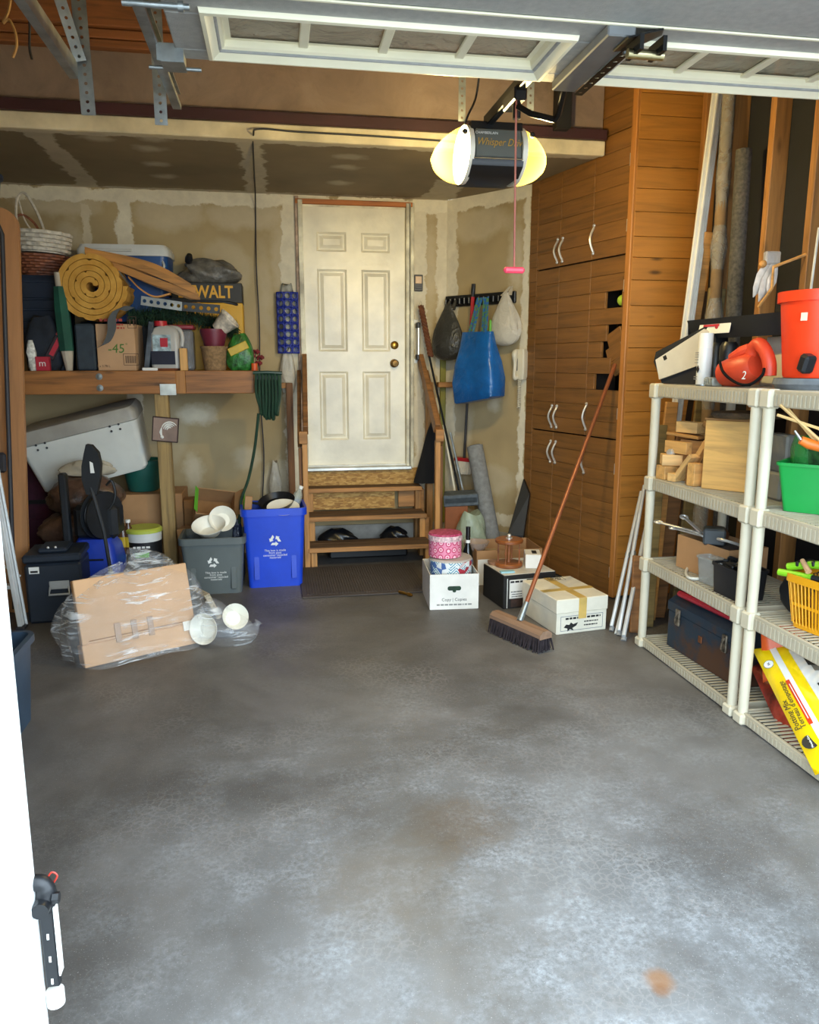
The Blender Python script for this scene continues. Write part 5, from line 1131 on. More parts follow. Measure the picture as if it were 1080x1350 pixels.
u0 = at(480, 735, 5.75)
tag(MB().box((0, 0, .045), (.62, .30, .09), bev=.012).build('black_crate', plain('black_box', '17181a', .5), loc=(u0.x + .05, 6.0, 0)), 'low black box on the floor under the steps', 'box')
for i, (px, w, lab) in enumerate(((445, .34, 'black plastic bag on the box under the steps, left'), (520, .26, 'black plastic bag on the box under the steps, right'))): tag(sack(w, .18, .12, seed=80 + i, lump=.25, top=.4).build('black_bag', plain('black_film', '14161a', .3, var=.2), loc=(at(px, 715, 5.98).x, 6.0, .091)), lab, 'bag')
jk = at(566, 640, 6.05)
tag(MB().loft([[Vector((w * math.cos(a) * (1 + .12 * math.sin(3 * a + z * 9)) + o_, .05 * math.sin(a), z)) for a in [2 * PI * j / 16 for j in range(16)]] for w, o_, z in ((.10, -.03, 0), (.105, -.02, .03), (.09, 0, .2), (.06, .02, .36), (.05, .03, .42), (.035, .05, .50))]).build('black_coat', plain('black_cloth', '121214', .9), loc=(jk.x + .0, 6.02, .56)), 'black cloth bag slumped on the steps beside the right railing', 'bag')
# ================================================================== REAR RIGHT CORNER
AWR = (0, 0, AWA)
rl = thing('hook_rail', 'black hook rail on the angled corner wall', 'hook rail', aw(.02, 1.99, .004), AWA)
MB().box((.335, -.014, 0), (.68, .024, .085), bev=.005).build('rail', MBLKP, rl)
for i in range(14): MB().box((.03 + .047 * i, -.045, -.006 + .0), (.016, .045, .05), bev=.005).build('hook', MBLKP, rl)
def hung(name, label, cat, u, ztop, off): return thing(name, label, cat, aw(u, ztop, off), AWA)
# dark grey rubbish bag
gg = hung('hanging_bag', 'dark grey plastic bag hanging from the hook rail', 'bag', .15, 1.53, .15)
MGB = film('dark_grey_film', '3a3a36', .93, .28, True)
def teardrop(w, d, h, hl, seed, n=22):
    rnd = random.Random(seed); ph = [rnd.uniform(0, 6) for _ in range(4)]; rings = []
    for q, k in ((0, .25), (.04, .62), (.12, .88), (.25, 1.0), (.4, .98), (.55, .84), (.7, .62), (.84, .40), (.94, .25), (1.0, .18)):
        rings.append([Vector((w / 2 * k * math.cos(2 * PI * j / n) * (1 + .06 * math.sin(j * 1.7 + ph[0] + q * 5) + .05 * math.sin(j * 3.1 + ph[1])), d / 2 * k * math.sin(2 * PI * j / n) * (1 + .06 * math.sin(j * 2.3 + ph[2] + 4 * q)), h * q)) for j in range(n)])
    return MB().loft(rings)
teardrop(.31, .14, .42, .1, 1).build('bag_body', MGB, gg)
for s_ in (-.03, .04): MB().loft([[Vector((s_ + a, -.0, .38)) for a in (-.025, .025)] + [Vector((s_ + a, .01, .38)) for a in (.025, -.025)], [Vector((s_ * .8 + a, .05, .46)) for a in (-.010, .010)] + [Vector((s_ * .8 + a, .055, .46)) for a in (.010, -.010)]]).build('bag_handle', MGB, gg)
# blue tote
bt_ = hung('shopping_tote', 'large bright blue woven shopping tote hanging below the hook rail', 'tote bag', .545, 1.235, .27)
MTOT = plain('tote_blue', '145a9e', .28, var=.25, scale=4, bump=1.0)
rings = []
for q, w, d in ((0, .34, .16), (.02, .37, .17), (.3, .385, .18), (.55, .35, .16), (.8, .30, .10), (1.0, .275, .05)):
    rings.append([Vector((x + .02 * (1 - q), y * (1 + .08 * math.sin(x * 40 + q * 6)), .50 * q + .05 * (1 - q) * (x / .3))) for x, y in rect(w, d, min(.03, d * .4), 4)])
MB().loft(rings).build('tote_body', MTOT, bt_)
MHN = NT('tote_strap'); MHN.base(MHN.mix(MHN.ramp(MHN.noise(MHN.co((1, 1, 1)), 60, 1), [(.46, 0.0), (.52, 1.0)]), lin('1c5ea8'), lin('4f7d52'))); MHN.rough(.6)
for i, s_ in enumerate((-.10, -.035, .03, .09)): MB().bar((s_, -.02 if i % 2 else .02, .485), (-.02 + s_ * .45, .08, .75), .006, .024, .001, up=(1, 0, 0)).build('strap', MHN.m, bt_)
# white bag
wh = hung('hanging_bag', 'white translucent plastic bag hanging at the right end of the hook rail', 'bag', .675, 1.635, .115)
MWB = film('white_film', 'd8d2c2', .8, .25); teardrop(.26, .13, .38, .1, 5).build('bag_body', MWB, wh)
for s_ in (-.03, .03): MB().loft([[Vector((s_ + a, 0, .36)) for a in (-.02, .02)] + [Vector((s_ + a, .008, .36)) for a in (.02, -.02)], [Vector((s_ * .3 + a, .06, .43)) for a in (-.008, .008)] + [Vector((s_ * .3 + a, .065, .43)) for a in (.008, -.008)]]).build('bag_handle', MWB, wh)
MB().box((-.09, -.06, .13), (.02, .02, .12), bev=.008).build('green_content', MGRN, wh)
# deck brush with red and black handle
ms_t, ms_b = aw(.355, 2.10, .095), aw(.285, .735, .095)
mb_ = thing('deck_brush', 'red-headed white deck brush hanging head down from the hook rail', 'brush', (0, 0, 0))
d_ = ms_b - ms_t
MB().tube([ms_t, ms_t + d_ * .05, ms_t + d_ * .055, ms_t + d_ * .07], [.016, .017, .015, .014], 10).build('grip', MBLKP, mb_)
MB().tube([ms_t + d_ * .07, ms_t + d_ * .26], .0145, 10).build('red_sleeve', plain('red_plastic', 'b3222c', .4), mb_)
MB().tube([ms_t + d_ * .26, ms_t + d_ * .98], .011, 10).build('handle', plain('dark_metal', '4a4a4c', .35, .7), mb_)
Mz = Matrix.Translation(ms_b) @ Matrix.Rotation(AWA, 4, 'Z')
MB().box(Mz @ Vector((0, 0, .02)), (.17, .06, .03), Matrix.Rotation(AWA, 4, 'Z'), bev=.006).build('head', plain('red_plastic', 'b3222c', .4), mb_)
b = MB(); rnd = random.Random(3)
for i in range(26):
    for j in range(5):
        p = Mz @ Vector((-.08 + .16 * i / 25, -.025 + .0125 * j, .008)); b.tube([p, p + Vector((rnd.uniform(-.02, .02), rnd.uniform(-.015, .015), -.085 - rnd.uniform(0, .02)))], [.004, .005], 4)
b.build('bristles', plain('white_bristle', 'cfc6b4', .9, var=.15), mb_)
# wall phone with coiled cord
ph = hung('wall_phone', 'cream wall telephone handset with a coiled cord at the end of the corner wall', 'telephone', .772, 1.50, .035)
MPH = plain('phone_cream', 'd9d1ba', .45, var=.04)
MB().loft([[Vector((x, y, z)) for x, y in rect(w, d, .012)] for w, d, z in ((.07, .05, -.11), (.085, .06, -.09), (.085, .06, .09), (.07, .05, .11))]).build('phone_base', MPH, ph)
MB().tube(catmull([(-.02, -.035, -.095), (-.02, -.055, -.08), (-.02, -.05, 0), (-.02, -.055, .08), (-.02, -.035, .095)]), [.02, .022, .024, .022, .02, .016, .014, .014, .014, .014, .014, .014, .014, .014, .016, .02, .022, .024, .022, .02, .019, .018, .018, .018, .018], 10).build('handset', MPH, ph)
MB().box((-.025, -.032, 0), (.03, .006, .09), bev=.002).build('dark_recess', MBLKP, ph)
MB().tube([(.012 * math.cos(i * .9) - .005, -.01 + .012 * math.sin(i * .9), -.11 - .0019 * i) for i in range(110)], .0035, 5).build('coiled_cord', MPH, ph)
# braided rope and leaning rods by the right railing
r0, r1 = at(555, 403, 6.08), at(568, 470, 6.0)
ro = thing('braided_rope', 'brown braided rope hanging from a nail beside the door', 'rope', (0, 0, 0))
for k in range(3): MB().tube([r0.lerp(r1, i / 60) + Vector((.014 * math.cos(i * .5 + k * 2.09), .014 * math.sin(i * .5 + k * 2.09), 0)) for i in range(61)], .011, 6).build('strand', plain('rope_brown', '6b3d22', .8, var=.2), ro)
MB().tube(catmull([r0 + Vector((-.012, 0, 0)), r0 + Vector((0, 0, .035)), r0 + Vector((.012, 0, 0))]), .004, 5).build('loop', plain('cream_cord', 'c9bfa4', .8), ro)
for i, (a, b_, c, lab) in enumerate(((at(566, 470, 5.98), at(606, 660, 5.80), MBSTL, 'black'), (at(594, 570, 5.94), at(611, 660, 5.86), MGAL, 'bare steel'), (at(585, 560, 5.90), at(600, 660, 5.84), MPH, 'cream'))):
    tag(MB().tube([a, Vector((b_.x, b_.y, .50)) if b_.z < .5 else b_], .009, 8).build('thin_rod', c), 'thin ' + lab + ' rod leaning beside the right railing', 'rod')
# boxes and bag on the floor in the corner
bxp = at(598, 700, 5.45)
tag(MB().box((0, 0, .23), (.17, .26, .46), bev=.004).build('carton', plain('rust_carton', '8a4f2a', .75, var=.1), loc=(at(596, 690, 5.45).x + .075, 5.64, 0), rot=(0, 0, R(-12))), 'rust-brown carton on the floor right of the steps', 'box')
tag(MB().box((0, 0, 0), (.26, .22, .06), bev=.01).box((0, -.10, .0), (.26, .02, .09), bev=.006).build('grey_tray', plain('blue_grey_plastic', '4d565c', .5, var=.2, scale=25), loc=(at(612, 668, 5.5).x, 5.60, .508), rot=(R(4), R(-4), R(-14))), 'blue-grey plastic tray on the rust-brown carton', 'tray')
tag(sack(.25, .20, .42, seed=91, lump=.2, top=.85).build('plastic_bag', film('greenish_film', 'a9b8a2', .75, .2), loc=(at(622, 700, 5.42).x, 5.43, 0)), 'pale green plastic bag on the floor in the corner', 'bag')
ta, tb_ = at(626, 588, 5.70), Vector((at(654, 722, 5.46).x, 5.46, .05))
tr_ = thing('carpet_tube', 'grey carpet roll leaning in the corner', 'roll', (0, 0, 0)); MB().tube([tb_, ta], .063, 20).build('roll', plain('grey_carpet', '7d7f7e', .9, var=.12, scale=30), tr_)
tn_ = (ta - tb_).normalized(); MB().tube([ta + tn_ * .0005, ta + tn_ * .006], .045, 16).build('end_hollow', plain('tube_inside', '3d3d3c', .9), tr_)
# black panel leaning on the cabinet
bk = thing('display_board', 'black panel leaning against the cabinet in the corner', 'panel', (0, 0, 0))
pa = [at(669, 706, 5.36), at(690, 706, 5.31), at(698, 652, 5.38), at(690, 632, 5.45)]
off_ = Vector((.02, .03, 0)); MB().add([*pa, *[p + off_ for p in pa]], [(0, 1, 2, 3), (7, 6, 5, 4), (0, 4, 5, 1), (1, 5, 6, 2), (2, 6, 7, 3), (3, 7, 4, 0)]).build('sheet', plain('black_board', '121110', .6, var=.3, scale=8), bk, smooth=0)
pb0 = Vector((pa[0].x, pa[0].y, 0)); pb1 = Vector((pa[1].x, pa[1].y, 0)); MB().add([pb0, pb1, pa[1], pa[0], pb0 + off_, pb1 + off_, pa[1] + off_, pa[0] + off_], [(0, 1, 2, 3), (7, 6, 5, 4), (0, 4, 5, 1), (1, 5, 6, 2), (2, 6, 7, 3), (3, 7, 4, 0)]).build('lower_sheet', plain('black_board', '1e1d1b', .5), bk, smooth=0)

# ---- cartons and tins in front of the corner
MWCB = plain('white_carton', 'e6e3da', .6, var=.05); MINN = plain('carton_inside', 'a58e70', .85)
p0, p1 = fl(566, 804), fl(629, 802); cw_ = (p1 - p0).length
pc_ = open_box('paper_carton', 'white copy-paper carton holding two round tins', cw_, .40, .225, ((p0.x + p1.x) / 2 + .02, (p0.y + p1.y) / 2 + .20, 0), (0, 0, math.atan2(p1.y - p0.y, p1.x - p0.x)), MWCB, MINN, ())
fy = -.2028
MB().prism(rect(.085, .028, .013), .001, Matrix.Translation((.0, fy - .0, .135)) @ Matrix.Rotation(R(90), 4, 'X')).build('hand_hole', plain('hole_dark_green', '12351c', .6, var=.3, scale=60), pc_, smooth=0)
text('lettering', 'Copy | Copies', .027, MBP, pc_, (0, fy, .062), (R(90), 0, 0)); words_at(pc_, 0, fy, .03, .22, .010, plain('print_grey', '8a8a86', .6, var=0), 5); MB().prism(rect(.022, .018, .008), .001, Matrix.Translation((.0, fy, .118)) @ Matrix.Rotation(R(90), 4, 'X')).build('hand_hole_notch', plain('hole_dark_green', '12351c', .6), pc_, smooth=0)
PCX, PCY = pc_.location.x, pc_.location.y
tag(MB().box((0, 0, .065), (.22, .2, .12), bev=.004).build('paper_ream', plain('ream_white', 'd9d6cc', .7), loc=(PCX, PCY - .03, .006), rot=(0, 0, R(-8))), 'stack of paper under the tins in the white carton', 'paper')
def tin(name, label, r, h, loc, side, lid, band):
    o = thing(name, label, 'tin', loc); MB().lathe([(.0, 0), (r, 0), (r, h - .035), (.0, h - .035)], 40).build('tin_body', side, o)
    MB().lathe([(r + .004, h - .045), (r + .004, h - .012), (r, h - .010)], 40, cap=False).build('lid_rim', band, o); MB().lathe([(r + .003, h - .012), (r * .97, h), (r * .5, h + .006), (.0, h + .007)], 40, cap=False).build('lid', lid, o); return o
t = NT('pink_pattern'); uvn = t.new('ShaderNodeTexCoord'); sp = t.new('ShaderNodeSeparateXYZ'); t.link(uvn.outputs['Object'], sp.inputs[0]); an = t.math('ARCTAN2', sp.outputs['Y'], sp.outputs['X'])
cm_ = t.new('ShaderNodeCombineXYZ'); t.link(t.math('MULTIPLY', an, 2.4), cm_.inputs[0]); t.link(t.math('MULTIPLY', sp.outputs['Z'], 22.0), cm_.inputs[1])
vv = t.new('ShaderNodeTexVoronoi'); vv.inputs['Scale'].default_value = 1.0; vv.inputs['Randomness'].default_value = .25; t.link(cm_.outputs[0], vv.inputs['Vector'])
t.base(t.ramp(vv.outputs['Distance'], [(.10, 'c02a5e'), (.16, 'f2c3cf'), (.26, 'f2c3cf'), (.32, 'c02a5e'), (.40, 'c02a5e'), (.46, 'e08aa6')])); t.rough(.35); MPINK = t.m
t = NT('pink_lid'); t.base(t.ramp(t.noise(t.co(), 60, 3), [(.45, '9a2f55'), (.6, 'c0567a')])); t.rough(.4); MPKL = t.m
t = NT('blue_pattern'); uvn = t.new('ShaderNodeTexCoord'); sp = t.new('ShaderNodeSeparateXYZ'); t.link(uvn.outputs['Object'], sp.inputs[0]); an = t.math('ARCTAN2', sp.outputs['Y'], sp.outputs['X'])
zz = t.math('PINGPONG', t.math('MULTIPLY', an, .137), .035); st_ = t.math('FRACT', t.math('MULTIPLY', t.math('ADD', sp.outputs['Z'], zz), 55.0))
cm_ = t.new('ShaderNodeCombineXYZ'); t.link(t.math('MULTIPLY', an, 1.6), cm_.inputs[0]); t.link(t.math('MULTIPLY', sp.outputs['Z'], 12.0), cm_.inputs[1])
vv = t.new('ShaderNodeTexVoronoi'); vv.inputs['Scale'].default_value = 2.3; t.link(cm_.outputs[0], vv.inputs['Vector']); sq_ = t.new('ShaderNodeSeparateColor'); t.link(vv.outputs['Color'], sq_.inputs[0])
chev = t.mix(t.math('GREATER_THAN', st_, .5), lin('e4e8e6'), lin('5b93a8')); patch = t.ramp(sq_.outputs[0], [(.0, '3f5f9c'), (.35, '5b79ad'), (.36, 'a8323f'), (.5, 'a8323f'), (.51, 'dfe3e2'), (1.0, 'dfe3e2')])
t.base(t.mix(t.math('GREATER_THAN', sq_.outputs[1], .55), chev, patch)); t.rough(.35); MBPT = t.m
zt_ = .135
tin('round_tin', 'round blue and white patterned tin in the copy-paper carton', .135, .165, (PCX - .0, PCY - .03, .1315), MBPT, plain('tin_lid_grey', 'b4aca6', .4), MBPT)
tin('round_tin', 'round pink patterned tin stacked on the blue tin', .105, .150, (PCX - .035, PCY - .02, .1315 + .1735), MPINK, MPKL, plain('tin_band', 'd9b9bd', .45, var=.3, scale=60))
# wine bottle, glass bowl, cartons behind
wp_ = fl(617, 765)
wn_ = thing('wine_bottle', 'dark wine bottle standing behind the round tins', 'bottle', (at(617, 720, 4.82).x, 4.82, 0))
zt_ = at(617, 695, 4.82).z; MB().lathe([(.0, 0), (.037, 0), (.038, .01), (.038, .24), (.030, .285), (.0145, .33), (.0135, zt_ - .05), (.0, zt_ - .05)], 20).build('bottle_body', plain('bottle_dark', '10130f', .12, var=.05), wn_); MB().cyl((0, 0, zt_ - .07), (0, 0, zt_ + .002), .0155).build('foil', plain('foil_black', '101012', .35), wn_); MB().cyl((0, 0, zt_ - .105), (0, 0, zt_ - .085), .016).build('neck_label', MWP, wn_)
bkb = fl(632, 778); Yk = 4.95
xk0, xk1 = at(629, 740, Yk).x, at(714, 740, Yk).x; zk = at(660, 716, 5.15).z
bc = open_box('carton', 'large open brown carton with white front behind the spice rack', xk1 - xk0, .34, zk, ((xk0 + xk1) / 2, Yk + .17, 0), (0, 0, 0), MCB, MINN, ())
MB().box((-.0, -.173, zk * .38), (xk1 - xk0 - .01, .003, zk * .74)).build('white_front', MWCB, bc, smooth=0)
tag(MB().box((0, 0, (zk - .06) / 2), (.20, .22, zk - .06), bev=.004).build('packed_carton', MINN, loc=((xk0 + xk1) / 2 - .12, Yk + .17, .006)), 'smaller carton inside the open brown carton', 'box')
gp = at(633, 727, 4.98)
gbz = zk - .05
gb3 = tag(MB().lathe([(.0, 0), (.04, 0), (.05, .01), (.085, .06), (.095, .085), (.090, .085), (.078, .06), (.045, .016), (.0, .012)], 28).build('glass_bowl', film('bowl_glass', 'b9a79a', .5, .05, False), loc=(gp.x, Yk + .14, gbz)), 'glass bowl on the carton between the tins and the spice rack', 'bowl')
p0, p1 = fl(654, 803), fl(712, 797); Lb = .36
ang = math.atan2(p1.y - p0.y, p1.x - p0.x)
bbx = thing('printed_carton', 'black printed carton with a white label beside the copy-paper carton', 'box', (p0.x + Lb / 2 * math.cos(ang) + .02, p0.y + .17, 0), ang); hB = .215
MBCB = plain('carton_black_print', '1c1a19', .55, var=.25, scale=6)
MB().box((0, 0, hB / 2), (Lb, .32, hB), bev=.004).build('carton_body', MBCB, bbx); MB().box((0, 0, hB + .001), (Lb - .01, .31, .003)).build('carton_top', plain('carton_top_white', 'd4cfc3', .6, var=.15), bbx, smooth=0)
MB().box((-.045, -.1615, .125), (.19, .003, .12)).build('white_label', MWCB, bbx, smooth=0); MB().box((.01, -.1635, .175), (.07, .001, .018)).build('label_bar', MBP, bbx, smooth=0)
words_at(bbx, -.09, -.1635, .172, .09, .012, MBP, 6); words_at(bbx, -.06, -.1635, .108, .14, .006, MBP, 7); words_at(bbx, -.09, -.1635, .092, .07, .005, MBP, 8); words_at(bbx, -.09, -.1635, .077, .07, .005, MBP, 9); MB().box((-.03, -.1615, .035), (.20, .003, .05)).build('lower_print', plain('brown_print', '3c2a22', .5, var=.3, scale=30), bbx, smooth=0); MB().box((-.155, -.1615, .1), (.004, .003, .19)).build('white_line', MWP, bbx, smooth=0)
BX, BY = bbx.location.x, bbx.location.y
sr = thing('spice_carousel', 'round wooden spice carousel with two discs standing on the black carton', 'spice rack', (at(672, 735, BY + .02).x, BY + .04, hB + .003)); MSPC = wood('walnut', '8a4d22', 'x', .4, .2, coat=.3)
for z in (.0, .155): MB().lathe([(.0, z), (.085, z), (.09, z + .006), (.09, z + .02), (.084, z + .026), (.0, z + .026)], 32).build('disc', MSPC, sr)
MB().lathe([(.012, .026), (.009, .06), (.013, .09), (.009, .12), (.012, .155)], 12).build('spindle', MSPC, sr)
for k in range(4): a = R(45 + 90 * k + 12); MB().lathe([(.006, .026), (.004, .07), (.007, .09), (.004, .12), (.006, .155)], 8, (.07 * math.cos(a), .07 * math.sin(a), 0)).build('spindle', MSPC, sr)
MB().cyl((0, 0, .18), (0, 0, .187), .022).ball((0, 0, .2), .014, 12, 8).build('knob', MCHR, sr)
sw = thing('small_white_box', 'small white carton on the black carton next to the spice carousel', 'box', (at(703, 745, BY).x, BY + .02, hB + .003), R(-14)); MB().box((0, 0, .045), (.10, .15, .09), bev=.003).build('carton_body', MWCB, sw); MB().box((.01, 0, .0905), (.03, .08, .001)).build('print', MBP, sw, smooth=0)
tag(MB().lathe([(.0, 0), (.05, 0), (.055, .012), (.055, .02), (.0, .02)], 20).build('round_tin', plain('copper_tin', 'b08468', .35, .5, var=.3, scale=30), loc=(at(648, 745, BY + .1).x + .03, BY + .10, hB + .003)), 'flat copper-coloured tin on the black carton', 'tin')
tag(MB().box((0, 0, .005), (.09, .04, .010), bev=.002).build('blue_pack', plain('pale_blue', '8fc0cc', .5), loc=(at(668, 750, BY - .1).x, BY - .115, hB + .003)), 'pale blue strip pack in front of the spice carousel', 'pack')
# white taped carton
p0, p1 = fl(733, 838), fl(797, 829); ang = math.atan2(p1.y - p0.y, p1.x - p0.x) ; Wt, Dt, Ht = .33, .43, .205
tx = thing('taped_carton', 'white lidded carton with yellowed tape in front of the cabinet', 'box', (p0.x, p0.y, 0), R(8.5)); MOW = plain('offwhite_carton', 'e3ddc9', .6, var=.06); MTAP = plain('yellowed_tape', 'cfae62', .35, var=.15)
MB().box((Wt / 2, Dt / 2, .0625), (Wt - .008, Dt - .008, .125), bev=.004).build('carton_base', MOW, tx); MB().box((Wt / 2, Dt / 2, .165), (Wt, Dt, .082), bev=.004).build('carton_lid', MOW, tx)
MB().box((Wt / 2, Dt / 2, .2065), (.05, Dt, .001)).build('tape', MTAP, tx, smooth=0); MB().box((Wt / 2, Dt * .42, .2068), (Wt, .045, .001)).build('tape', MTAP, tx, smooth=0); MB().box((Wt / 2, -.0008, .145), (.05, .001, .12)).build('tape', MTAP, tx, smooth=0)
outline(tx, Wt / 2, .062, .27, .085, .002, plain('print_blue', '41506e', .6, var=0), .0032)
words_at(tx, .10, .003, .09, .08, .011, MBP, 10); words_at(tx, .23, .003, .09, .11, .011, MBP, 11); words_at(tx, .225, .003, .064, .09, .007, MBP, 12); words_at(tx, .225, .003, .043, .09, .007, MBP, 13)
MB().prism([(-.045, -.005), (-.03, .012), (-.01, .008), (.0, .022), (.015, .010), (.045, .018), (.035, .0), (.01, -.012), (.02, -.028), (-.005, -.018), (-.02, -.03), (-.022, -.012)], .0008, Matrix.Translation((.095, .0032, .045)) @ Matrix.Rotation(R(90), 4, 'X')).build('picture_mark', MBP, tx, smooth=0)
outline_top = MB()
for a in ((.20, .36, .12, .003), (.20, .423, .12, .003), (.14, .392, .003, .065), (.26, .392, .003, .065)): outline_top.box((a[0], a[1], .2068), (a[2], a[3], .0006))
outline_top.build('printed_frame', MBP, tx, smooth=0); words_at(tx, .20, .405, .2068, .09, .013, MBP, 14, True); words_at(tx, .20, .382, .2068, .09, .013, MBP, 15, True)

# ---- push broom against the cabinet
h0, h1 = fl(654, 832), fl(721, 862); hc_ = (h0 + h1) / 2; an = math.atan2(h1.y - h0.y, h1.x - h0.x)
bm = thing('push_broom', 'push broom with copper-brown handle leaning on the cabinet', 'broom', (hc_.x, hc_.y + .02, 0), an); hL = (h1 - h0).length
MB().loft([[Vector((x, y * (.055 if abs(x) < hL * .4 else .042), z)) for y, z in ((-1, .075), (1, .075), (1, .10), (.5, .118), (-.5, .118), (-1, .10))] for x in (-hL / 2, -hL * .42, hL * .42, hL / 2)]).build('block', wood('broom_block', '8d6f58', 'x', .7, .15), bm)
b = MB(); rnd = random.Random(9)
for i in range(60):
    for j in range(6):
        x, y = -hL / 2 + .01 + (hL - .02) * i / 59, -.04 + .016 * j; b.tube([(x, y, .08), (x + rnd.uniform(-.015, .02), y * 1.4 + rnd.uniform(-.01, .01), .002 + rnd.uniform(0, .006))], [.0055, .0035], 4)
b.box((0, 0, .045), (hL - .03, .085, .065)).build('bristles', plain('dark_bristle', '2b2226', .8, var=.3, scale=30), bm)
bi = bm.matrix_basis.inverted(); top = CA + cdv * .075 + nrm * .03 + Vector((0, 0, 1.50)); bot = Vector((hc_.x, hc_.y + .02, .115)) + (Vector((0, 0, 0)))
MHA = plain('copper_paint', '9a5a38', .35, .3, var=.12, scale=3)
MB().tube([bi @ (bot + (top - bot) * .05), bi @ top], .0125, 12).build('handle', MHA, bm); MB().tube([bi @ bot, bi @ (bot + (top - bot) * .065)], [.018, .0145], 12).build('ferrule', MGAL, bm)

# ---- poles and boards beside the cabinet
for i, (pb_, pt_, r_, lab) in enumerate((((806, 832), (846, 648), .011, 'long aluminium pole leaning by the cabinet, leftmost of three'), ((816, 838), (850, 640), .011, 'long aluminium pole leaning by the cabinet, middle of three'), ((822, 845), (853, 690), .012, 'aluminium pole leaning by the shelf post, rightmost of three'))):
    a = fl(*pb_); b_ = at(*pt_, 4.30 - .05 * i); o = thing('aluminium_pole', lab, 'pole', (0, 0, 0)); MB().tube([a + Vector((0, 0, .03)), b_], r_, 10).build('tube', MALU, o); MB().tube([a + Vector((0, 0, .001)), a.lerp(b_, .03)], r_ * 1.3, 10).build('foot', plain('grey_rubber', '8c8c8a', .6), o)
    MB().tube([a.lerp(b_, .52), a.lerp(b_, .545)], r_ * 1.5, 10).build('clamp', MGAL, o)
a = fl(812, 836); b_ = a.lerp(at(836, 735, 4.2), 1.0); o = thing('aluminium_pole', 'short aluminium pole with white joint between the long poles', 'pole', (0, 0, 0)); MB().tube([a, b_], .009, 8).build('tube', MALU, o); MB().ball(b_, .012, 8, 6).build('joint', MWP, o)
def board(label, b0, b1, w, t_, mat, up=(0, 1, 0), name='loose_board'):
    return tag(MB().bar(b0, b1, w, t_, .003, up=up).build(name, mat), label, 'board')
MBD = [wood('board_pine', 'c08a4a', 'x', .6, .25), wood('board_olive', '7f6a3e', 'x', .7, .3), wood('board_brown', '8a5e36', 'x', .65, .3), wood('board_dark', '5a4327', 'x', .7, .3)]
board('short brown board standing on the floor at the shelf foot beside the poles', fl(838, 845) + Vector((.06, .12, 0)), fl(838, 845) + Vector((.115, .24, .42)), .075, .02, MBD[2])
# ================================================================== BOARDS BEHIND THE SHELVES
def ax(px, py, X):
    d = ray(px, py); return CAM + d * (X / d.x)
wall_items = [
 ('tall pine board with a slanted end leaning behind the shelf top', (884, 640), 2.36, (935, 306), 2.41, .055, .02, 0),
 ('olive board leaning right of the tall pine board', (893, 640), 2.42, (930, 384), 2.45, .05, .02, 3),
 ('broad olive board leaning behind the black trough', (915, 640), 2.40, (946, 380), 2.44, .10, .02, 1),
 ('brown board leaning behind the wood scraps', (880, 720), 2.26, (902, 560), 2.31, .08, .025, 2),
 ('thin pine strip seen between the shelf levels', (866, 720), 2.18, (886, 530), 2.23, .075, .02, 0),
 ('weathered olive plank in front of the mouldings behind the far shelf post', (858, 760), 2.10, (872, 560), 2.14, .07, .02, 1),
 ('dark board leaning in the shade behind the shelves', (898, 720), 2.40, (918, 570), 2.43, .07, .02, 3),
]
for lab, bp_, Xb_, tp_, Xt_, w, t_, mi in wall_items:
    b0 = ax(*bp_, Xb_); tpt = ax(*tp_, Xt_); d = tpt - b0; b0 = b0 - d * (b0.z / d.z)
    board(lab, b0 + Vector((0, 0, .002)), tpt, w, t_, MBD[mi])
MMLD = plain('moulding_white', 'e4e0d2', .5, var=.05)
for i, (bt, tt, lab) in enumerate((((898, 470), (946, 100), 'long white moulding leaning on the cabinet side, outer of two'), ((905, 470), (953, 100), 'long white moulding leaning behind the first one'))):
    p0, p1 = ax(*bt, 2.28 + .045 * i), ax(*tt, 2.40 + .045 * i); d = p1 - p0; p0 = p0 - d * (p0.z / d.z)
    o = thing('white_moulding', lab, 'moulding', (0, 0, 0)); MB().bar(p0 + Vector((0, 0, .002)), p1, .035, .014, .003, up=(0, 1, 0)).build('strip', MMLD, o); MB().bar(p0 + Vector((.008, -.011, .002)), p1 + Vector((.008, -.011, 0)), .012, .01, .002, up=(0, 1, 0)).build('bead', MMLD, o)
# film-wrapped roll and foam pipe
p0, p1 = ax(938, 470, 2.42), ax(964, 90, 2.445); d = p1 - p0; p0 = p0 - d * (p0.z / d.z)
wr = thing('wrapped_roll', 'tall tan roll wrapped in clear film leaning behind the shelves', 'roll', (0, 0, 0)); MB().tube([p0 + Vector((0, 0, .012)), p1], .032, 18).build('roll', plain('tan_roll', '7f6646', .8, var=.2), wr)
c_ = [p0.lerp(p1, .02 + .96 * i / 24) for i in range(25)]; MB().tube(c_, [.036 + .008 * math.sin(i * 1.9) + .008 * math.sin(i * 4.1) for i in range(25)], 14).build('film', film('wrap_film', 'b8b2a4', .45, .1), wr, smooth=60)
p0, p1 = ax(964, 470, 2.385), ax(981, 198, 2.415); d = p1 - p0; p0 = p0 - d * (p0.z / d.z)
pi_ = thing('foam_pipe', 'dark grey foam pipe leaning behind the black trough', 'pipe', (0, 0, 0)); MB().tube([p0 + Vector((0, 0, .012)), p1], .040, 20).build('pipe', plain('dark_foam', '4b473f', .9, var=.3, scale=60, bump=.3), pi_); dn = d.normalized(); MB().tube([p1 + dn * .0005, p1 + dn * .004], .028, 16).build('bore', plain('bore_dark', '1c1a17', .9), pi_)
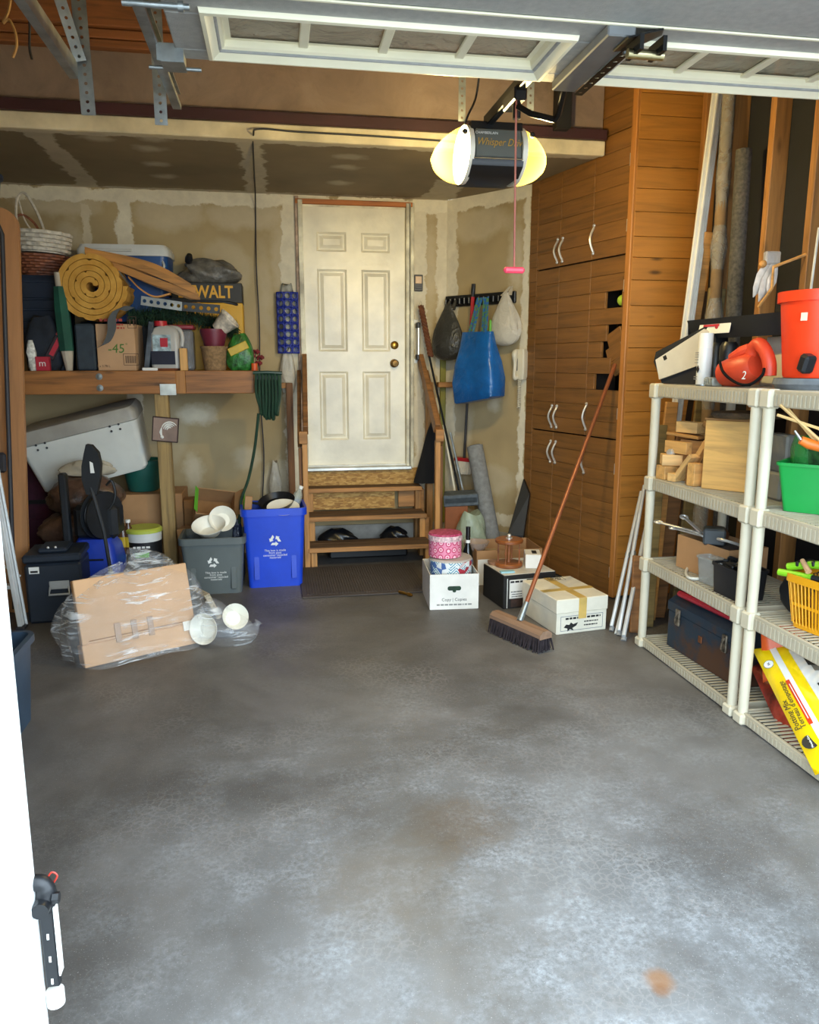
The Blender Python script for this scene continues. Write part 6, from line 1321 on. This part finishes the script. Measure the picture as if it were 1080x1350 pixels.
# bundle of pale paper leaves with a stick, hung on a stud
pf_ = thing('paper_fans', 'pale paper fans and a stick hanging on the studs above the shelf', 'fan', (0, 0, 0))
for i, (a, b_, w) in enumerate((((1018, 338), (993, 392), .07), ((1022, 345), (1000, 398), .06), ((1024, 352), (1012, 388), .05))):
    A_, B_ = at(*a, 3.52 - .02 * i), at(*b_, 3.52 - .02 * i); d = (B_ - A_); s_ = d.cross(Vector((0, 1, 0))).normalized()
    rings = [[A_.lerp(B_, q) + s_ * (w * .5 * k), A_.lerp(B_, q) + Vector((0, -.012 * k, 0)), A_.lerp(B_, q) - s_ * (w * .5 * k), A_.lerp(B_, q) + Vector((0, .004, 0))] for q, k in ((0, .35), (.2, .7), (.5, 1), (.8, .65), (1, .05))]
    MB().loft(rings).build('paper_leaf', plain('fan_paper', 'd9cfc2', .6, var=.15, scale=18), pf_, smooth=60)
MB().tube([Vector((2.50, 3.41, at(1018, 335, 3.45).z)), at(1020, 352, 3.46), at(1018, 380, 3.46), at(1000, 405, 3.5)], .008, 6).build('stick', MBD[0], pf_); MB().ball(at(1006, 348, 3.49), .018, 10, 8).build('knob', MBD[0], pf_)
MB().box(at(1018, 340, 3.50), (.08, .03, .06), bev=.006).build('clear_sleeve', film('sleeve', 'cfcac0', .5, .1, False), pf_)

# ================================================================== SHELF TOP
ST = 1.4035
tb2 = thing('canvas_bag', 'cream and black canvas bag slumped on the far end of the top shelf', 'bag', (2.06, 3.60, ST), R(-66))
pr = [(-.15, 0), (.12, 0), (.16, .10), (.14, .26), (.09, .28), (-.20, .16), (-.21, .11)]
MB().prism(pr, .10, Matrix.Translation((0, .06, 0)) @ MX).build('bag_body', plain('black_canvas', '17181c', .85, var=.2), tb2, smooth=0)
MB().prism([(-.19, .12), (-.16, .02), (.06, .09), (.12, .25), (.085, .265)], -.012, Matrix.Translation((0, -.052, .0)) @ MX).build('cream_panel', plain('cream_canvas', 'c8c1b0', .85, var=.08, scale=4, bump=.2), tb2, smooth=0)
MB().box((-.13, -.0535, .13), (.02, .001, .022), Matrix.Rotation(R(-28), 4, 'Y')).build('mark', MBP, tb2, smooth=0)
sc_ = thing('spray_can', 'white spray can at the front of the top shelf', 'spray can', (1.965, 3.335, ST)); zc_ = .238
MB().lathe([(.0, 0), (.031, 0), (.033, .006), (.033, .168), (.030, .178), (.0, .18)], 24).build('can_body', plain('can_white', 'dcdad2', .35, var=.03), sc_); MB().cyl((0, 0, .17), (0, 0, zc_), .0325, n=24).build('cap', plain('cap_white', 'e6e2d6', .4, var=.02), sc_); MB().lathe([(.0335, .0), (.0335, .006), (.031, .007)], 24, cap=False).build('rim', MGAL, sc_)
MB().prism([(-.014, 0), (0, -.018), (.014, 0), (0, .018)], .001, Matrix.Translation((-.0335, -.004, .075)) @ Matrix.Rotation(R(-90), 4, 'Z') @ Matrix.Rotation(R(90), 4, 'X')).build('warning_mark', MBP, sc_, smooth=0)
for z in (.15, .14, .13, .118, .105, .04, .03): MB().box((-.0335, .012, z), (.0015, .028, .004)).build('print_line', plain('print_grey', '8a8a86', .6, var=0), sc_, smooth=0)
tr2 = thing('black_trough', 'black plastic trough with a white label lying across the top shelf goods', 'trough', (2.16, 3.33, ST + .225), rot=(R(5), R(0), R(-86)))
MB().loft([[Vector((x, y, z)) for y, z in ((-.06 * k, 0), (.06 * k, 0), (.085 * k, .095), (.078 * k, .095), (.055 * k, .008), (-.055 * k, .008), (-.078 * k, .095), (-.085 * k, .095))] for x, k in ((-.34, .95), (-.335, 1), (.335, 1), (.34, .95))]).build('trough_body', MBLKP, tr2)
MB().box((-.34, 0, .05), (.006, .15, .09)).build('end_wall', MBLKP, tr2, smooth=0); MB().box((.34, 0, .05), (.006, .15, .09)).build('end_wall', MBLKP, tr2, smooth=0)
MB().box((-.12, -.081, .05), (.24, .003, .055), Matrix.Rotation(R(-15), 4, 'X'), bev=.001).build('label', plain('label_white', 'e9e6dc', .5, var=.02), tr2)
MB().box((-.14, -.0835, .062), (.12, .002, .010), Matrix.Rotation(R(-15), 4, 'X')).build('label_print', MRED, tr2, smooth=0); MB().box((-.13, -.0805, .042), (.16, .002, .008), Matrix.Rotation(R(-15), 4, 'X')).build('label_print', MBP, tr2, smooth=0); MB().ball((-.10, -.083, .053), (.012, .003, .010), 10, 6).build('label_logo', MRED, tr2)
wbx = tag(MB().box((0, 0, .11), (.02, .25, .22), bev=.003).build('white_board', plain('board_white', 'ddd7c6', .6, var=.05), loc=(2.20, 3.12, ST), rot=(0, R(6), 0)), 'white board standing behind the red saw', 'board')
for i, (y, w) in enumerate(((3.36, .14), (3.47, .10))): tag(MB().lathe([(.0, 0), (.04, 0), (.042, .01), (.042, .18), (.03, .2), (.0, .2)], 20).build('dark_canister', MBLKP, loc=(2.10 + .0 * i, y, ST)), ('black canister behind the spray can, nearer one', 'black canister behind the spray can, farther one')[i], 'canister')
tag(MB().box((0, 0, .05), (.10, .13, .10), bev=.006).build('teal_box', plain('teal_grey', '33484f', .55, var=.12), loc=(2.06, 3.235, ST)), 'dull teal box behind the spray can on the top shelf', 'box')
tag(MB().box((0, 0, .02), (.05, .08, .04), bev=.006).build('clear_box', film('clear_box', '9aa09a', .55, .1, False), loc=(1.955, 3.235, ST)), 'small clear box between spray can and red saw', 'box')
# red circular saw
sw_ = thing('circular_saw', 'red electric saw lying on its side on the top shelf', 'saw', (2.0, 3.07, ST), R(-80)); MSAW = plain('saw_red', 'cf4527', .45, var=.15, scale=6)
MB().tube([(-.12, 0, .055), (-.115, 0, .057), (-.06, 0, .065), (.04, 0, .08), (.07, 0, .09)], [.035, .056, .066, .068, .05], 20).build('motor', MSAW, sw_)
for k in range(6): MB().box((-.124 - .0 * k, -.03 + .012 * k, .055), (.012, .004, .05), bev=.001).build('vent', MBLKP, sw_)
MB().tube(catmull([(.03, 0, .13), (.045, -.005, .165), (.08, -.01, .18), (.12, -.012, .15), (.145, -.01, .10), (.15, -.01, .05)]), .028, 12).build('handle', MSAW, sw_)
MB().tube(catmull([(-.06, -.02, .125), (-.01, -.02, .15), (.03, -.01, .165)]), [.02] * 6 + [.022] * 6 + [.02], 10).build('front_grip', MSAW, sw_)
MB().box((-.02, -.052, .085), (.11, .008, .014), Matrix.Rotation(R(-10), 4, 'Y')).build('seam', MBLKP, sw_, smooth=0); text('mark', '2', .05, MWP, sw_, (.06, -.06, .05), (R(90), 0, 0), shear=.2)
MB().tube(catmull([(-.10, -.05, .11), (-.04, -.075, .06), (.05, -.085, .02), (.12, -.08, .015), (.16, -.06, .05), (.15, -.04, .08)]), .006, 6).build('cord', plain('cord_rubber', '141415', .85, spec=.1), sw_)
# orange bucket on the near unit
bk_ = thing('bucket', 'bright orange-red plastic bucket on the near shelf unit', 'bucket', (2.13, 2.775, ST + .045)); MORG = plain('bucket_orange', 'f0421a', .4, var=.04)
hB_ = .33
MB().lathe([(.0, 0), (.125, 0), (.13, .01), (.158, hB_ - .04), (.17, hB_ - .04), (.172, hB_), (.158, hB_), (.12, .01), (.0, .008)], 40).build('bucket_body', MORG, bk_)
MB().box((-.145, -.08, .23), (.004, .024, .03), Matrix.Rotation(R(29), 4, 'Z'), bev=.001).build('sticker', plain('sticker_cream', 'e8d8b8', .6), bk_)
0 and MB().loft([[Vector((-.13 - .03 * q, .085 + a * (1 - .9 * q), hB_ - .05 - .10 * q)) for a in (-.03, .03)] + [Vector((-.115, .085 + a * (1 - .9 * q), hB_ - .05 - .10 * q)) for a in (.03, -.03)] for q in (0, 1)]).build('spout_rib', MORG, bk_)
MB().box((-.13, -.10, .055), (.05, .05, .07), Matrix.Rotation(R(20), 4, 'X'), bev=.01).build('dark_clip', MBLKP, bk_)
tag(MB().lathe([(.0, 0), (.15, 0), (.165, .02), (.16, .043), (.0, .044)], 28).build('grey_pad', plain('grey_cloth', '6b6f72', .9, var=.2, scale=12), loc=(2.13, 2.775, ST)), 'folded grey cloth under the orange bucket', 'cloth')

# ================================================================== SECOND SHELF (far unit): scraps of wood
S2 = .9265
MSC = [wood('scrap_a', 'c69757', 'x', .65, .2), wood('scrap_b', 'a3763f', 'x', .65, .25), wood('scrap_c', 'd4aa6c', 'x', .65, .18), wood('scrap_d', '8a6236', 'x', .7, .25)]
wx = thing('wooden_box', 'tall pine box standing among the wood scraps on the second shelf', 'box', (2.12, 3.27, S2), R(-52)); hW = .32
for (cx, cy, sx, sy) in ((0, -.10, .22, .018), (0, .10, .22, .018), (-.101, 0, .018, .19), (.101, 0, .018, .19)):
    MB().box((cx, cy, hW / 2), (sx, sy, hW), bev=.002).build('side_board', wood('box_pine', 'd3a45c', 'x', .55, .16, knots=.25), wx)
MB().box((0, 0, .01), (.18, .18, .02)).build('base_board', MSC[0], wx); MB().box((0, 0, hW + .006), (.23, .23, .012), bev=.003).build('lid_board', MSC[3], wx)
scr = [ # label, y, x, z, (l,w,h), rz, tilt, mat
 ('square pine offcut at the front left of the scrap pile', 3.60, 1.96, .035, (.09, .07, .07), 10, 0, 0), ('pine offcut stacked on another at the left of the scraps', 3.59, 1.97, .10, (.10, .08, .055), -20, 0, 2),
 ('orange-tinted pine block on the upper left of the scraps', 3.56, 2.0, .165, (.15, .07, .06), -75, 0, 0), ('flat grey-brown offcut across the scrap pile', 3.55, 2.03, .225, (.20, .09, .014), -70, 3, 1),
 ('pale block on the very top of the scraps', 3.55, 2.04, .265, (.13, .06, .055), -70, 0, 2), ('block standing on end before the pine box', 3.36, 1.97, .055, (.05, .05, .11), 12, 0, 0),
 ('dark square block beside the upright block', 3.41, 1.99, .045, (.06, .05, .09), -20, 0, 3), ('wedge offcut leaning left of the pine box, lower', 3.46, 1.98, .075, (.17, .06, .025), -78, -50, 2),
 ('wedge offcut leaning left of the pine box, upper', 3.43, 2.04, .135, (.18, .07, .025), -72, -58, 0), ('brown offcut lying under the wedges', 3.50, 2.05, .03, (.16, .08, .06), -60, 0, 1),
 ('small brown block at the back of the scrap pile', 3.62, 2.12, .05, (.12, .10, .10), 15, 0, 3), ('long brown offcut along the back of the scraps', 3.50, 2.18, .05, (.24, .08, .10), -80, 0, 1),
 ('short stub of moulding beside the scraps', 3.52, 1.955, .02, (.05, .05, .04), 25, 0, 2), ('tilted brown offcut against the top of the pine box', 3.40, 2.10, .25, (.16, .06, .03), -70, 32, 1), ('brown block supporting the top offcuts', 3.50, 2.07, .14, (.16, .10, .13), -70, 0, 3)]
for lab, y, x, z, d, rz, tl, mi in scr:
    tag(MB().box((0, 0, 0), d, bev=.002).build('wood_offcut', MSC[mi], loc=(x, y, S2 + z), rot=(0, R(tl), R(rz))), lab, 'wood offcut', 'wood offcuts on the second shelf')
ml = tag(MB().lathe([(.0, 0), (.02, 0), (.022, .012), (.014, .03), (.0, .032)], 12).build('chrome_fitting', MCHR, loc=(1.955, 3.585, S2 + .13), rot=(R(60), 0, R(20))), 'small chrome fitting on the wood scraps', 'fitting')
tag(MB().lathe([(.0, 0), (.16, 0), (.175, .012), (.17, .025), (.0, .025)], 36, sy=.8).build('dark_wreath', plain('dark_straw', '4a3a26', .9, var=.4, scale=30, bump=.6), loc=(2.14, 3.22, S2 + hW + .014)), 'dark round straw disc on top of the pine box', 'disc')
tag(MB().box((0, 0, .14), (.06, .14, .28), bev=.008).box((-.03, .0, .06), (.05, .16, .12), bev=.01).build('grey_machine', plain('grey_appliance', '7f7f78', .5, var=.1), loc=(2.15, 2.98, S2)), 'grey plastic appliance right of the pine box', 'appliance')

# ================================================================== THIRD SHELF
S3 = .4915
tc = open_box('tool_carton', 'brown carton full of old hand tools on the third shelf', .37, .22, .165, (2.12, 3.33, S3), (0, 0, R(-82)), MCB, MCBD, ())
TX, TY = 2.12, 3.33
tag(sack(.19, .33, .15, seed=101, lump=.1, top=.8).build('rag_heap', plain('dark_rags', '3b322b', .9, var=.4, scale=16), loc=(TX, TY, S3 + .006)), 'heap of dark rags under the tools in the carton', 'rags')
def wrench(label, a, b_, r=.008):
    o = thing('wrench', label, 'wrench', (0, 0, 0)); a, b_ = Vector(a), Vector(b_); d = (b_ - a).normalized(); MB().bar(a, b_, r * 2.4, r, .002).build('shaft', MCHR, o)
    s_ = Vector((0, 0, 1)).cross(d).normalized()
    for e, sg in ((a, -1), (b_, 1)):
        MB().tube([e + d * sg * .0 + s_ * (.018 * math.cos(t_)) + d * sg * (.014 + .018 * math.sin(t_)) for t_ in [R(-60 + 300 * i / 12) for i in range(13)]], .006, 6).build('jaw', MCHR, o)
    return o
wrench('chrome wrench sticking out of the carton towards the poles', (1.93, 3.58, S3 + .21), (2.03, 3.42, S3 + .195)); wrench('chrome wrench pointing up from the tool carton', (2.02, 3.50, S3 + .245), (2.03, 3.36, S3 + .20)); wrench('third chrome wrench lying across the tool carton', (1.98, 3.52, S3 + .19), (2.04, 3.34, S3 + .185))
tag(MB().tube(catmull([(2.05, 3.22, S3 + .19), (2.0, 3.17, S3 + .215), (2.03, 3.12, S3 + .21), (2.09, 3.13, S3 + .19)]), .007, 6).build('chrome_loop', MCHR), 'bent chrome rod at the right of the tool carton', 'rod')
tag(MB().box((0, 0, .04), (.10, .09, .08), bev=.008).build('slate_block', plain('slate_tool', '3c4143', .55, var=.15), loc=(2.06, 3.30, S3 + .158), rot=(0, 0, R(-30))), 'dark grey block among the tools in the carton', 'tool')
tag(MB().lathe([(.0, 0), (.05, 0), (.055, .03), (.03, .06), (.0, .06)], 16).build('leather_piece', plain('old_leather', '6a4024', .6, var=.2), loc=(2.14, 3.40, S3 + .158)), 'brown leather piece among the tools in the carton', 'leather')
cl = thing('clear_bin', 'small clear plastic bin in front of the tool carton', 'bin', (1.985, 3.16, S3), R(-84)); tub(.17, .075, .125, .15, .015, .003, .006, .01).build('tub', film('clear_bin_wall', 'a9aca8', .45, .1, False), cl)
wl = [fl(921, 748, S3), fl(906, 752, S3), fl(907, 763, S3), fl(925, 765, S3), fl(946, 760, S3)]
tag(MB().tube(catmull([p + Vector((0, 0, .008 if i else .03)) for i, p in enumerate(wl)]), .0075, 8).build('white_hose', plain('white_hose', 'd9d6c9', .45)), 'loop of white hose at the front of the third shelf', 'hose')
bkbin = thing('black_bin', 'black plastic bin with tangled cables on the third shelf', 'bin', (2.0, 2.985, S3), R(-88)); tub(.20, .15, .135, .08, .02, .004, .006, .012).build('tub', plain('black_bin_plastic', '1a1b1e', .4, var=.1), bkbin)
for k in range(5):
    rnd = random.Random(200 + k); pts = [Vector((2.0 + rnd.uniform(-.06, .06), 2.985 + rnd.uniform(-.08, .08), S3 + .12 + rnd.uniform(0, .05))) for _ in range(6)]
    tag(MB().tube(catmull(pts), .006, 6).build('cable', plain('hose_black', '111316', .45)), 'tangled black cable heaped in the black bin, cable %s of the heap' % ('at the top', 'at the front', 'at the back', 'at the far end', 'at the near end')[k], 'cable', 'cables in the black bin')

# ================================================================== BOTTOM SHELF: old toolbox
S4 = .0565
tt_ = thing('toolbox', 'old rusty dark blue steel toolbox on the bottom shelf', 'toolbox', (2.115, 3.25, S4), R(-86.5)); TL, TD, TH = .58, .24, .275
t = NT('rusty_blue'); n1 = t.noise(t.co(), 5, 6, .7); n2 = t.noise(t.co(), 30, 4, .7); tcx = t.new('ShaderNodeTexCoord'); sp = t.new('ShaderNodeSeparateXYZ'); t.link(tcx.outputs['Object'], sp.inputs[0])
rust = t.ramp(t.math('ADD', t.math('ADD', n1, t.math('MULTIPLY', n2, .25)), t.math('MULTIPLY', sp.outputs['Z'], -.5)), [(.5, 0.0), (.66, 1.0)])
t.base(t.mix(rust, lin('1f2f3d'), lin('4a3020'))); t.rough(.6); t.bump(n2, .15, .003); MTB = t.m
MB().box((0, 0, TH * .36), (TL, TD, TH * .72), bev=.006).build('box_body', MTB, tt_); MB().loft([[Vector((x, y, z)) for y, z in ((-TD / 2 - .003, TH * .72), (TD / 2 + .003, TH * .72), (TD / 2 + .003, TH * .88), (TD * .3, TH), (-TD * .3, TH), (-TD / 2 - .003, TH * .88))] for x in (-TL / 2 - .003, TL / 2 + .003)]).build('box_lid', MTB, tt_)
MLT = plain('rusty_latch', '8f8474', .4, .8, var=.4, scale=40)
for sx in (-.19, .19): 
    lt = MB().box((sx, -TD / 2 - .008, TH * .66), (.035, .012, .085), bev=.003).build('latch', MLT, tt_); MB().tube([(sx - .01, -TD / 2 - .016, TH * .55), (sx, -TD / 2 - .022, TH * .66), (sx + .01, -TD / 2 - .016, TH * .78)], .005, 6).build('loop', MLT, lt)
MB().box((0, -TD / 2 - .004, TH * .48), (.03, .006, .035), bev=.003).build('lock_plate', plain('rust_plate', '7a4a2c', .6, .5), tt_)
for i, (z, L_, mt_, lab) in enumerate(((.002, .50, MRED, 'flat red case lying on the toolbox, lower of two'), (.040, .54, plain('dark_red_case', '8f1f22', .45), 'flat dark red case lying on the toolbox, upper of two'))):
    tag(MB().box((0, 0, .015), (L_, .17, .03), bev=.010).build('red_case', mt_, loc=(2.10 + .02 * i, 3.25 + .05 * i, S4 + TH + z), rot=(0, 0, R(-84 + 4 * i))), lab, 'case')

# ================================================================== NEAR UNIT
gr_ = thing('green_bin', 'bright green plastic bin of garden things on the near shelf unit', 'bin', (2.13, 2.68, S2), R(-50))
MGBN = plain('bin_green', '12913e', .4, var=.05)
tub(.30, .24, .195, .20, .02, .004, .006, .012).build('tub', MGBN, gr_)
MB().prism(rect(.06, .026, .012), .002, Matrix.Translation((.137, 0, .145)) @ Matrix.Rotation(R(90), 4, 'Z') @ Matrix.Rotation(R(83), 4, 'X')).build('hand_hole', MBLKP, gr_, smooth=0); MB().prism(rect(.05, .026, .012), .002, Matrix.Translation((.06, -.115, .15)) @ Matrix.Rotation(R(96), 4, 'X')).build('hand_hole', MBLKP, gr_, smooth=0)
tag(sack(.20, .18, .14, seed=111, lump=.15, top=.8).build('potting_filling', plain('soil_bag', '2e2a26', .9), loc=(2.13, 2.68, S2 + .006)), 'dark stuffing at the bottom of the green bin', 'bag')
tag(MB().loft([[Vector((2.09 + .05 * k * math.cos(a), 2.74 + .07 * k * math.sin(a), S2 + z)) for a in [2 * PI * j / 14 for j in range(14)]] for k, z in ((.5, .13), (1.0, .18), (1.1, .24), (.9, .29))], cap=False).build('green_net', film('green_net', '2d8a3a', .6, .3), smooth=60), 'green mesh netting rising out of the green bin', 'netting')
tag(MB().box((0, 0, .06), (.012, .07, .12), bev=.002).build('seed_packet', plain('seed_packet', '2c5a2e', .5, var=.5, scale=30), loc=(2.07, 2.65, S2 + .155), rot=(0, R(-8), R(10))), 'green seed packet standing in the green bin', 'packet')
for i, (a, b_) in enumerate((((1029, 534), (1075, 575)), ((1038, 538), (1078, 585)), ((1025, 547), (1080, 565)))):
    tag(MB().tube([at(*a, 2.66), at(*b_, 2.54), at(b_[0] + 20, b_[1] + 18, 2.50)], .006, 6).build('bamboo_cane', plain('bamboo', 'd3b074', .6, var=.15)), 'thin bamboo cane in the green bin, %s of the bunch' % ('topmost', 'middle one', 'lowest')[i], 'cane', 'bamboo canes in the green bin')
tw = thing('garden_trowel', 'orange-handled garden trowel in the green bin', 'trowel', (0, 0, 0)); MB().tube([at(1056, 580, 2.56), at(1066, 585, 2.55), at(1090, 592, 2.5)], [.016, .02, .017], 12).build('handle', plain('trowel_orange', 'd06a1c', .45), tw); MB().tube([at(1048, 568, 2.58), at(1057, 581, 2.56)], [.004, .006], 8).build('tang', MGAL, tw)
tag(MB().box((0, 0, .11), (.02, .30, .22), bev=.006).build('plastic_organiser', plain('grey_frame', '9a9a94', .5), loc=(2.30, 2.62, S2)), 'light grey plastic organiser behind the green bin', 'organiser')
tag(sack(.12, .20, .08, seed=113, lump=.2, top=.5).build('work_gloves', plain('black_glove', '1b1719', .85), loc=(2.02, 2.34, S2)), 'black work gloves beside the green bin', 'gloves')
# black bag and yellow basket on the third level
tag(sack(.16, .22, .22, seed=121, lump=.14, top=.55).build('black_bag', plain('black_nylon', '131417', .6, var=.2), loc=(2.12, 2.70, S3)), 'black nylon bag at the back of the near unit', 'bag')
yb = thing('yellow_basket', 'yellow slotted plastic basket on the near shelf unit', 'basket', (2.085, 2.46, S3), R(-80)); MYB = plain('basket_yellow', 'dd9a14', .4, var=.05)
bw2, bd2, bh2 = .34, .22, .21
def bring(k, z): return [Vector((x, y, z)) for x, y in rect(bw2 * k, bd2 * k, .03 * k, 4)]
MB().loft([bring(.84, 0), bring(.85, .02), bring(.83, .02), bring(.82, .006)]).build('base', MYB, yb)
MB().loft([bring(.985, bh2 - .03), bring(1.05, bh2 - .03), bring(1.05, bh2), bring(.985, bh2)], cap=False).build('rim', MYB, yb); MB().loft([bring(.915, bh2 * .42), bring(.93, bh2 * .42), bring(.935, bh2 * .48), bring(.92, bh2 * .48)], cap=False).build('waist_band', MYB, yb)
for sd_ in range(4):
    n = 18 if sd_ % 2 == 0 else 12
    for i in range(n):
        q = -.43 + .86 * i / (n - 1)
        if sd_ % 2 == 0: a, b_ = (q * bw2 * .86, (-1 if sd_ == 0 else 1) * bd2 * .425, .015), (q * bw2, (-1 if sd_ == 0 else 1) * bd2 * .497, bh2 - .02)
        else: a, b_ = ((-1 if sd_ == 1 else 1) * bw2 * .425, q * bd2 * .86, .015), ((-1 if sd_ == 1 else 1) * bw2 * .497, q * bd2, bh2 - .02)
        MB().bar(a, b_, .008, .004).build('slat', MYB, yb, smooth=0)
tag(sack(.26, .16, .16, seed=123, lump=.15, top=.8).build('cloth_heap', plain('amber_cloth', '8a5a1c', .9, var=.2), loc=(2.085, 2.46, S3 + .012), rot=(0, 0, R(-80))), 'amber cloth filling the yellow basket', 'cloth')
lp = thing('hedge_shears', 'lime green and black garden shears lying on the yellow basket', 'shears', (2.02, 2.56, S3 + bh2 + .012), R(-62)); MLIM = plain('lime_plastic', '7fbf1f', .4, var=.05)
MB().tube(catmull([(-.09, 0, .0), (-.04, 0, .015), (.02, 0, .03), (.06, 0, .028)]), .016, 10).build('grip', MLIM, lp); MB().tube([(-.11, -.03, -.02), (.02, -.035, -.015)], .014, 10).build('lower_grip', MLIM, lp); MB().tube([(.02, -.035, -.015), (.15, -.03, -.02)], .012, 10).build('black_sleeve', MBLKP, lp)
for k in range(4): MB().box((-.05 + .03 * k, 0, .022 + .006 * k), (.012, .036, .02), Matrix.Rotation(R(-10), 4, 'Y'), bev=.003).build('rib', MBLKP, lp)
MB().lathe([(.0, -.02), (.03, -.02), (.03, .02), (.0, .02)], 16, (.085, 0, .02), Matrix.Rotation(R(90), 4, 'X')).build('head', MBLKP, lp)
tag(MB().tube([(1.995, 2.585, S3 + bh2 + .052), (1.985, 2.53, S3 + bh2 + .02)], [.009, .012], 8).build('wooden_peg', wood('peg_wood', 'c59a70', 'z', .6, .15)), 'short wooden peg lying on the garden shears', 'peg')
tag(MB().lathe([(.0, 0), (.05, 0), (.06, .09), (.0, .09)], 18).build('clear_cup', film('cup_clear', 'b9b6ae', .5, .1, False), loc=(2.06, 2.33, S3 + .175)), 'clear plastic cup in the yellow basket', 'cup')
# bags on the bottom level
def bag(name, label, corners, Xs, thick, mat, bulge=.5, n=12, m=18):
    """pillow bag from four corner points"""
    A_, B_, C_, D_ = corners; nn = (B_ - A_).cross(D_ - A_).normalized(); b = MB()
    def f(sg): return lambda u, v: (A_.lerp(B_, u)).lerp(D_.lerp(C_, u), v) + nn * (sg * thick * (math.sin(PI * u) ** .5) * (math.sin(PI * v) ** .5) * (1 + .07 * math.sin(13 * u + 5 * v) + .05 * math.sin(21 * v - 7 * u)))
    b.grid(f(1), n, m); b.grid(f(-1), n, m); return b, nn
X_ = 1.90
A_, B_ = ax(992, 856, 1.99), ax(1066, 847, 2.13)
D_, C_ = ax(1075, 1022, 1.86), ax(1168, 990, 2.00)
pbag, nn = bag('b', '', (A_, B_, C_, D_), 0, .055, None)
t = NT('potting_print'); MPB = plain('potting_yellow', 'f7d208', .35, var=.05, scale=5, bump=.3)
pm = thing('potting_mix_bag', 'yellow bag of potting mix leaning out of the near shelf unit', 'bag', (0, 0, 0)); pbag.build('bag_body', MPB, pm, smooth=60)
def onbag(u, v, off=.002):
    base_ = (A_.lerp(B_, u)).lerp(D_.lerp(C_, u), v); h_ = .055 * (math.sin(PI * u) ** .5) * (math.sin(PI * v) ** .5) * (1 + .07 * math.sin(13 * u + 5 * v) + .05 * math.sin(21 * v - 7 * u))
    s_ = 1 if nn.dot(CAM - base_) > 0 else -1; sg_ = s_
    hh_ = .055 * (math.sin(PI * u) ** .5) * (math.sin(PI * v) ** .5) * (1 + .07 * math.sin(13 * u + 5 * v) + .05 * math.sin(21 * v - 7 * u)); return base_ + nn * (s_ * (hh_ + off))
def strip(name, u0, u1, v0, v1, mat, nu=6, nv=20, off=.0015, fn=None):
    MB().grid(lambda a, b_: onbag(u0 + (u1 - u0) * a, v0 + (v1 - v0) * b_, off), nu, nv).build(name, mat, pm, smooth=60)
strip('white_stripe', .30, .42, .02, .98, plain('bag_white', 'efeee8', .4, var=.03)); strip('red_band', .28, .35, .38, .74, plain('bag_red', 'd8401c', .4, var=.05), 3, 14, .0045, None)
strip('white_panel', .60, .98, .10, .60, plain('bag_panel', 'dcdad2', .45, var=.06), 8, 14); strip('picture_mark', .76, .90, .14, .28, MBP, 4, 6, .004); strip('picture_mark', .80, .93, .28, .34, plain('steel_grey', '77746c', .4), 4, 4, .004); strip('picture_mark', .72, .80, .45, .58, MBP, 3, 6, .004)
def disc_on(name, u, v, r, mat, off):
    c = onbag(u, v, off); s_ = 1 if nn.dot(CAM - c) > 0 else -1; N_ = nn * s_; e1 = ((D_ - A_).normalized()); e2 = N_.cross(e1); MB().add([c + e1 * r * math.cos(2 * PI * k / 20) + e2 * r * math.sin(2 * PI * k / 20) for k in range(20)], [tuple(range(20))]).build(name, mat, pm, smooth=0)
disc_on('badge', .16, .20, .021, plain('badge_grey', '7d8a8a', .5), .005); disc_on('badge', .16, .20, .0185, MWP, .006); disc_on('logo_disc', .17, .83, .03, MBP, .006)
def text_on(s, u, v, size, mat, off=.007):
    c = onbag(u, v, off); s_ = 1 if nn.dot(CAM - c) > 0 else -1; N_ = nn * s_; e1 = -(D_ - A_).normalized(); e1 = (e1 - N_ * e1.dot(N_)).normalized(); e2 = N_.cross(e1); o = text('lettering', s, size, mat, pm, (0, 0, 0), (0, 0, 0)); M_ = Matrix((e1, e2, N_)).transposed().to_4x4(); M_.translation = c; o.matrix_basis = M_; return o
text_on('Potting Mix', .10, .62, .032, MBP); text_on('Terreau d\'empotage', .20, .56, .029, MBP, .009); text_on('Miracle-Gro', .17, .83, .011, MWP, .0075); text_on('25L', .16, .20, .012, MBP, .007); strip('band_print', .31, .325, .42, .70, MWP, 1, 14, .006)
b2, _ = bag('b', '', (ax(990, 880, 2.04), ax(1030, 858, 2.2), ax(1110, 990, 2.15), ax(1040, 990, 1.98)), 0, .05, None)
tag(b2.build('soil_bag', plain('red_bag', '7a2a1c', .3, var=.6, scale=14, bump=.2), smooth=60), 'dark red bag of soil behind the potting mix bag', 'bag')
b3, _ = bag('b', '', (ax(1003, 826, 2.0), ax(1060, 822, 2.16), ax(1062, 880, 2.16), ax(1006, 900, 2.0)), 0, .04, None)
tag(b3.build('orange_bag', plain('orange_bag', 'c4501c', .4, var=.15), smooth=60), 'orange plastic bag behind the potting mix under the third shelf', 'bag')
for k in range(3):
    y0 = 842 + 9 * k; tag(MB().tube(catmull([ax(1038, y0, 2.14), ax(1052, y0 + 4, 2.12), ax(1066, y0 + 12, 2.12), ax(1084, y0 + 26, 2.12)]), .009, 7).build('black_cable', plain('hose_black', '111316', .45)), ('black cable above the potting mix bag, upper of three', 'black cable above the potting mix bag, middle of three', 'black cable above the potting mix bag, lowest of three')[k], 'cable')
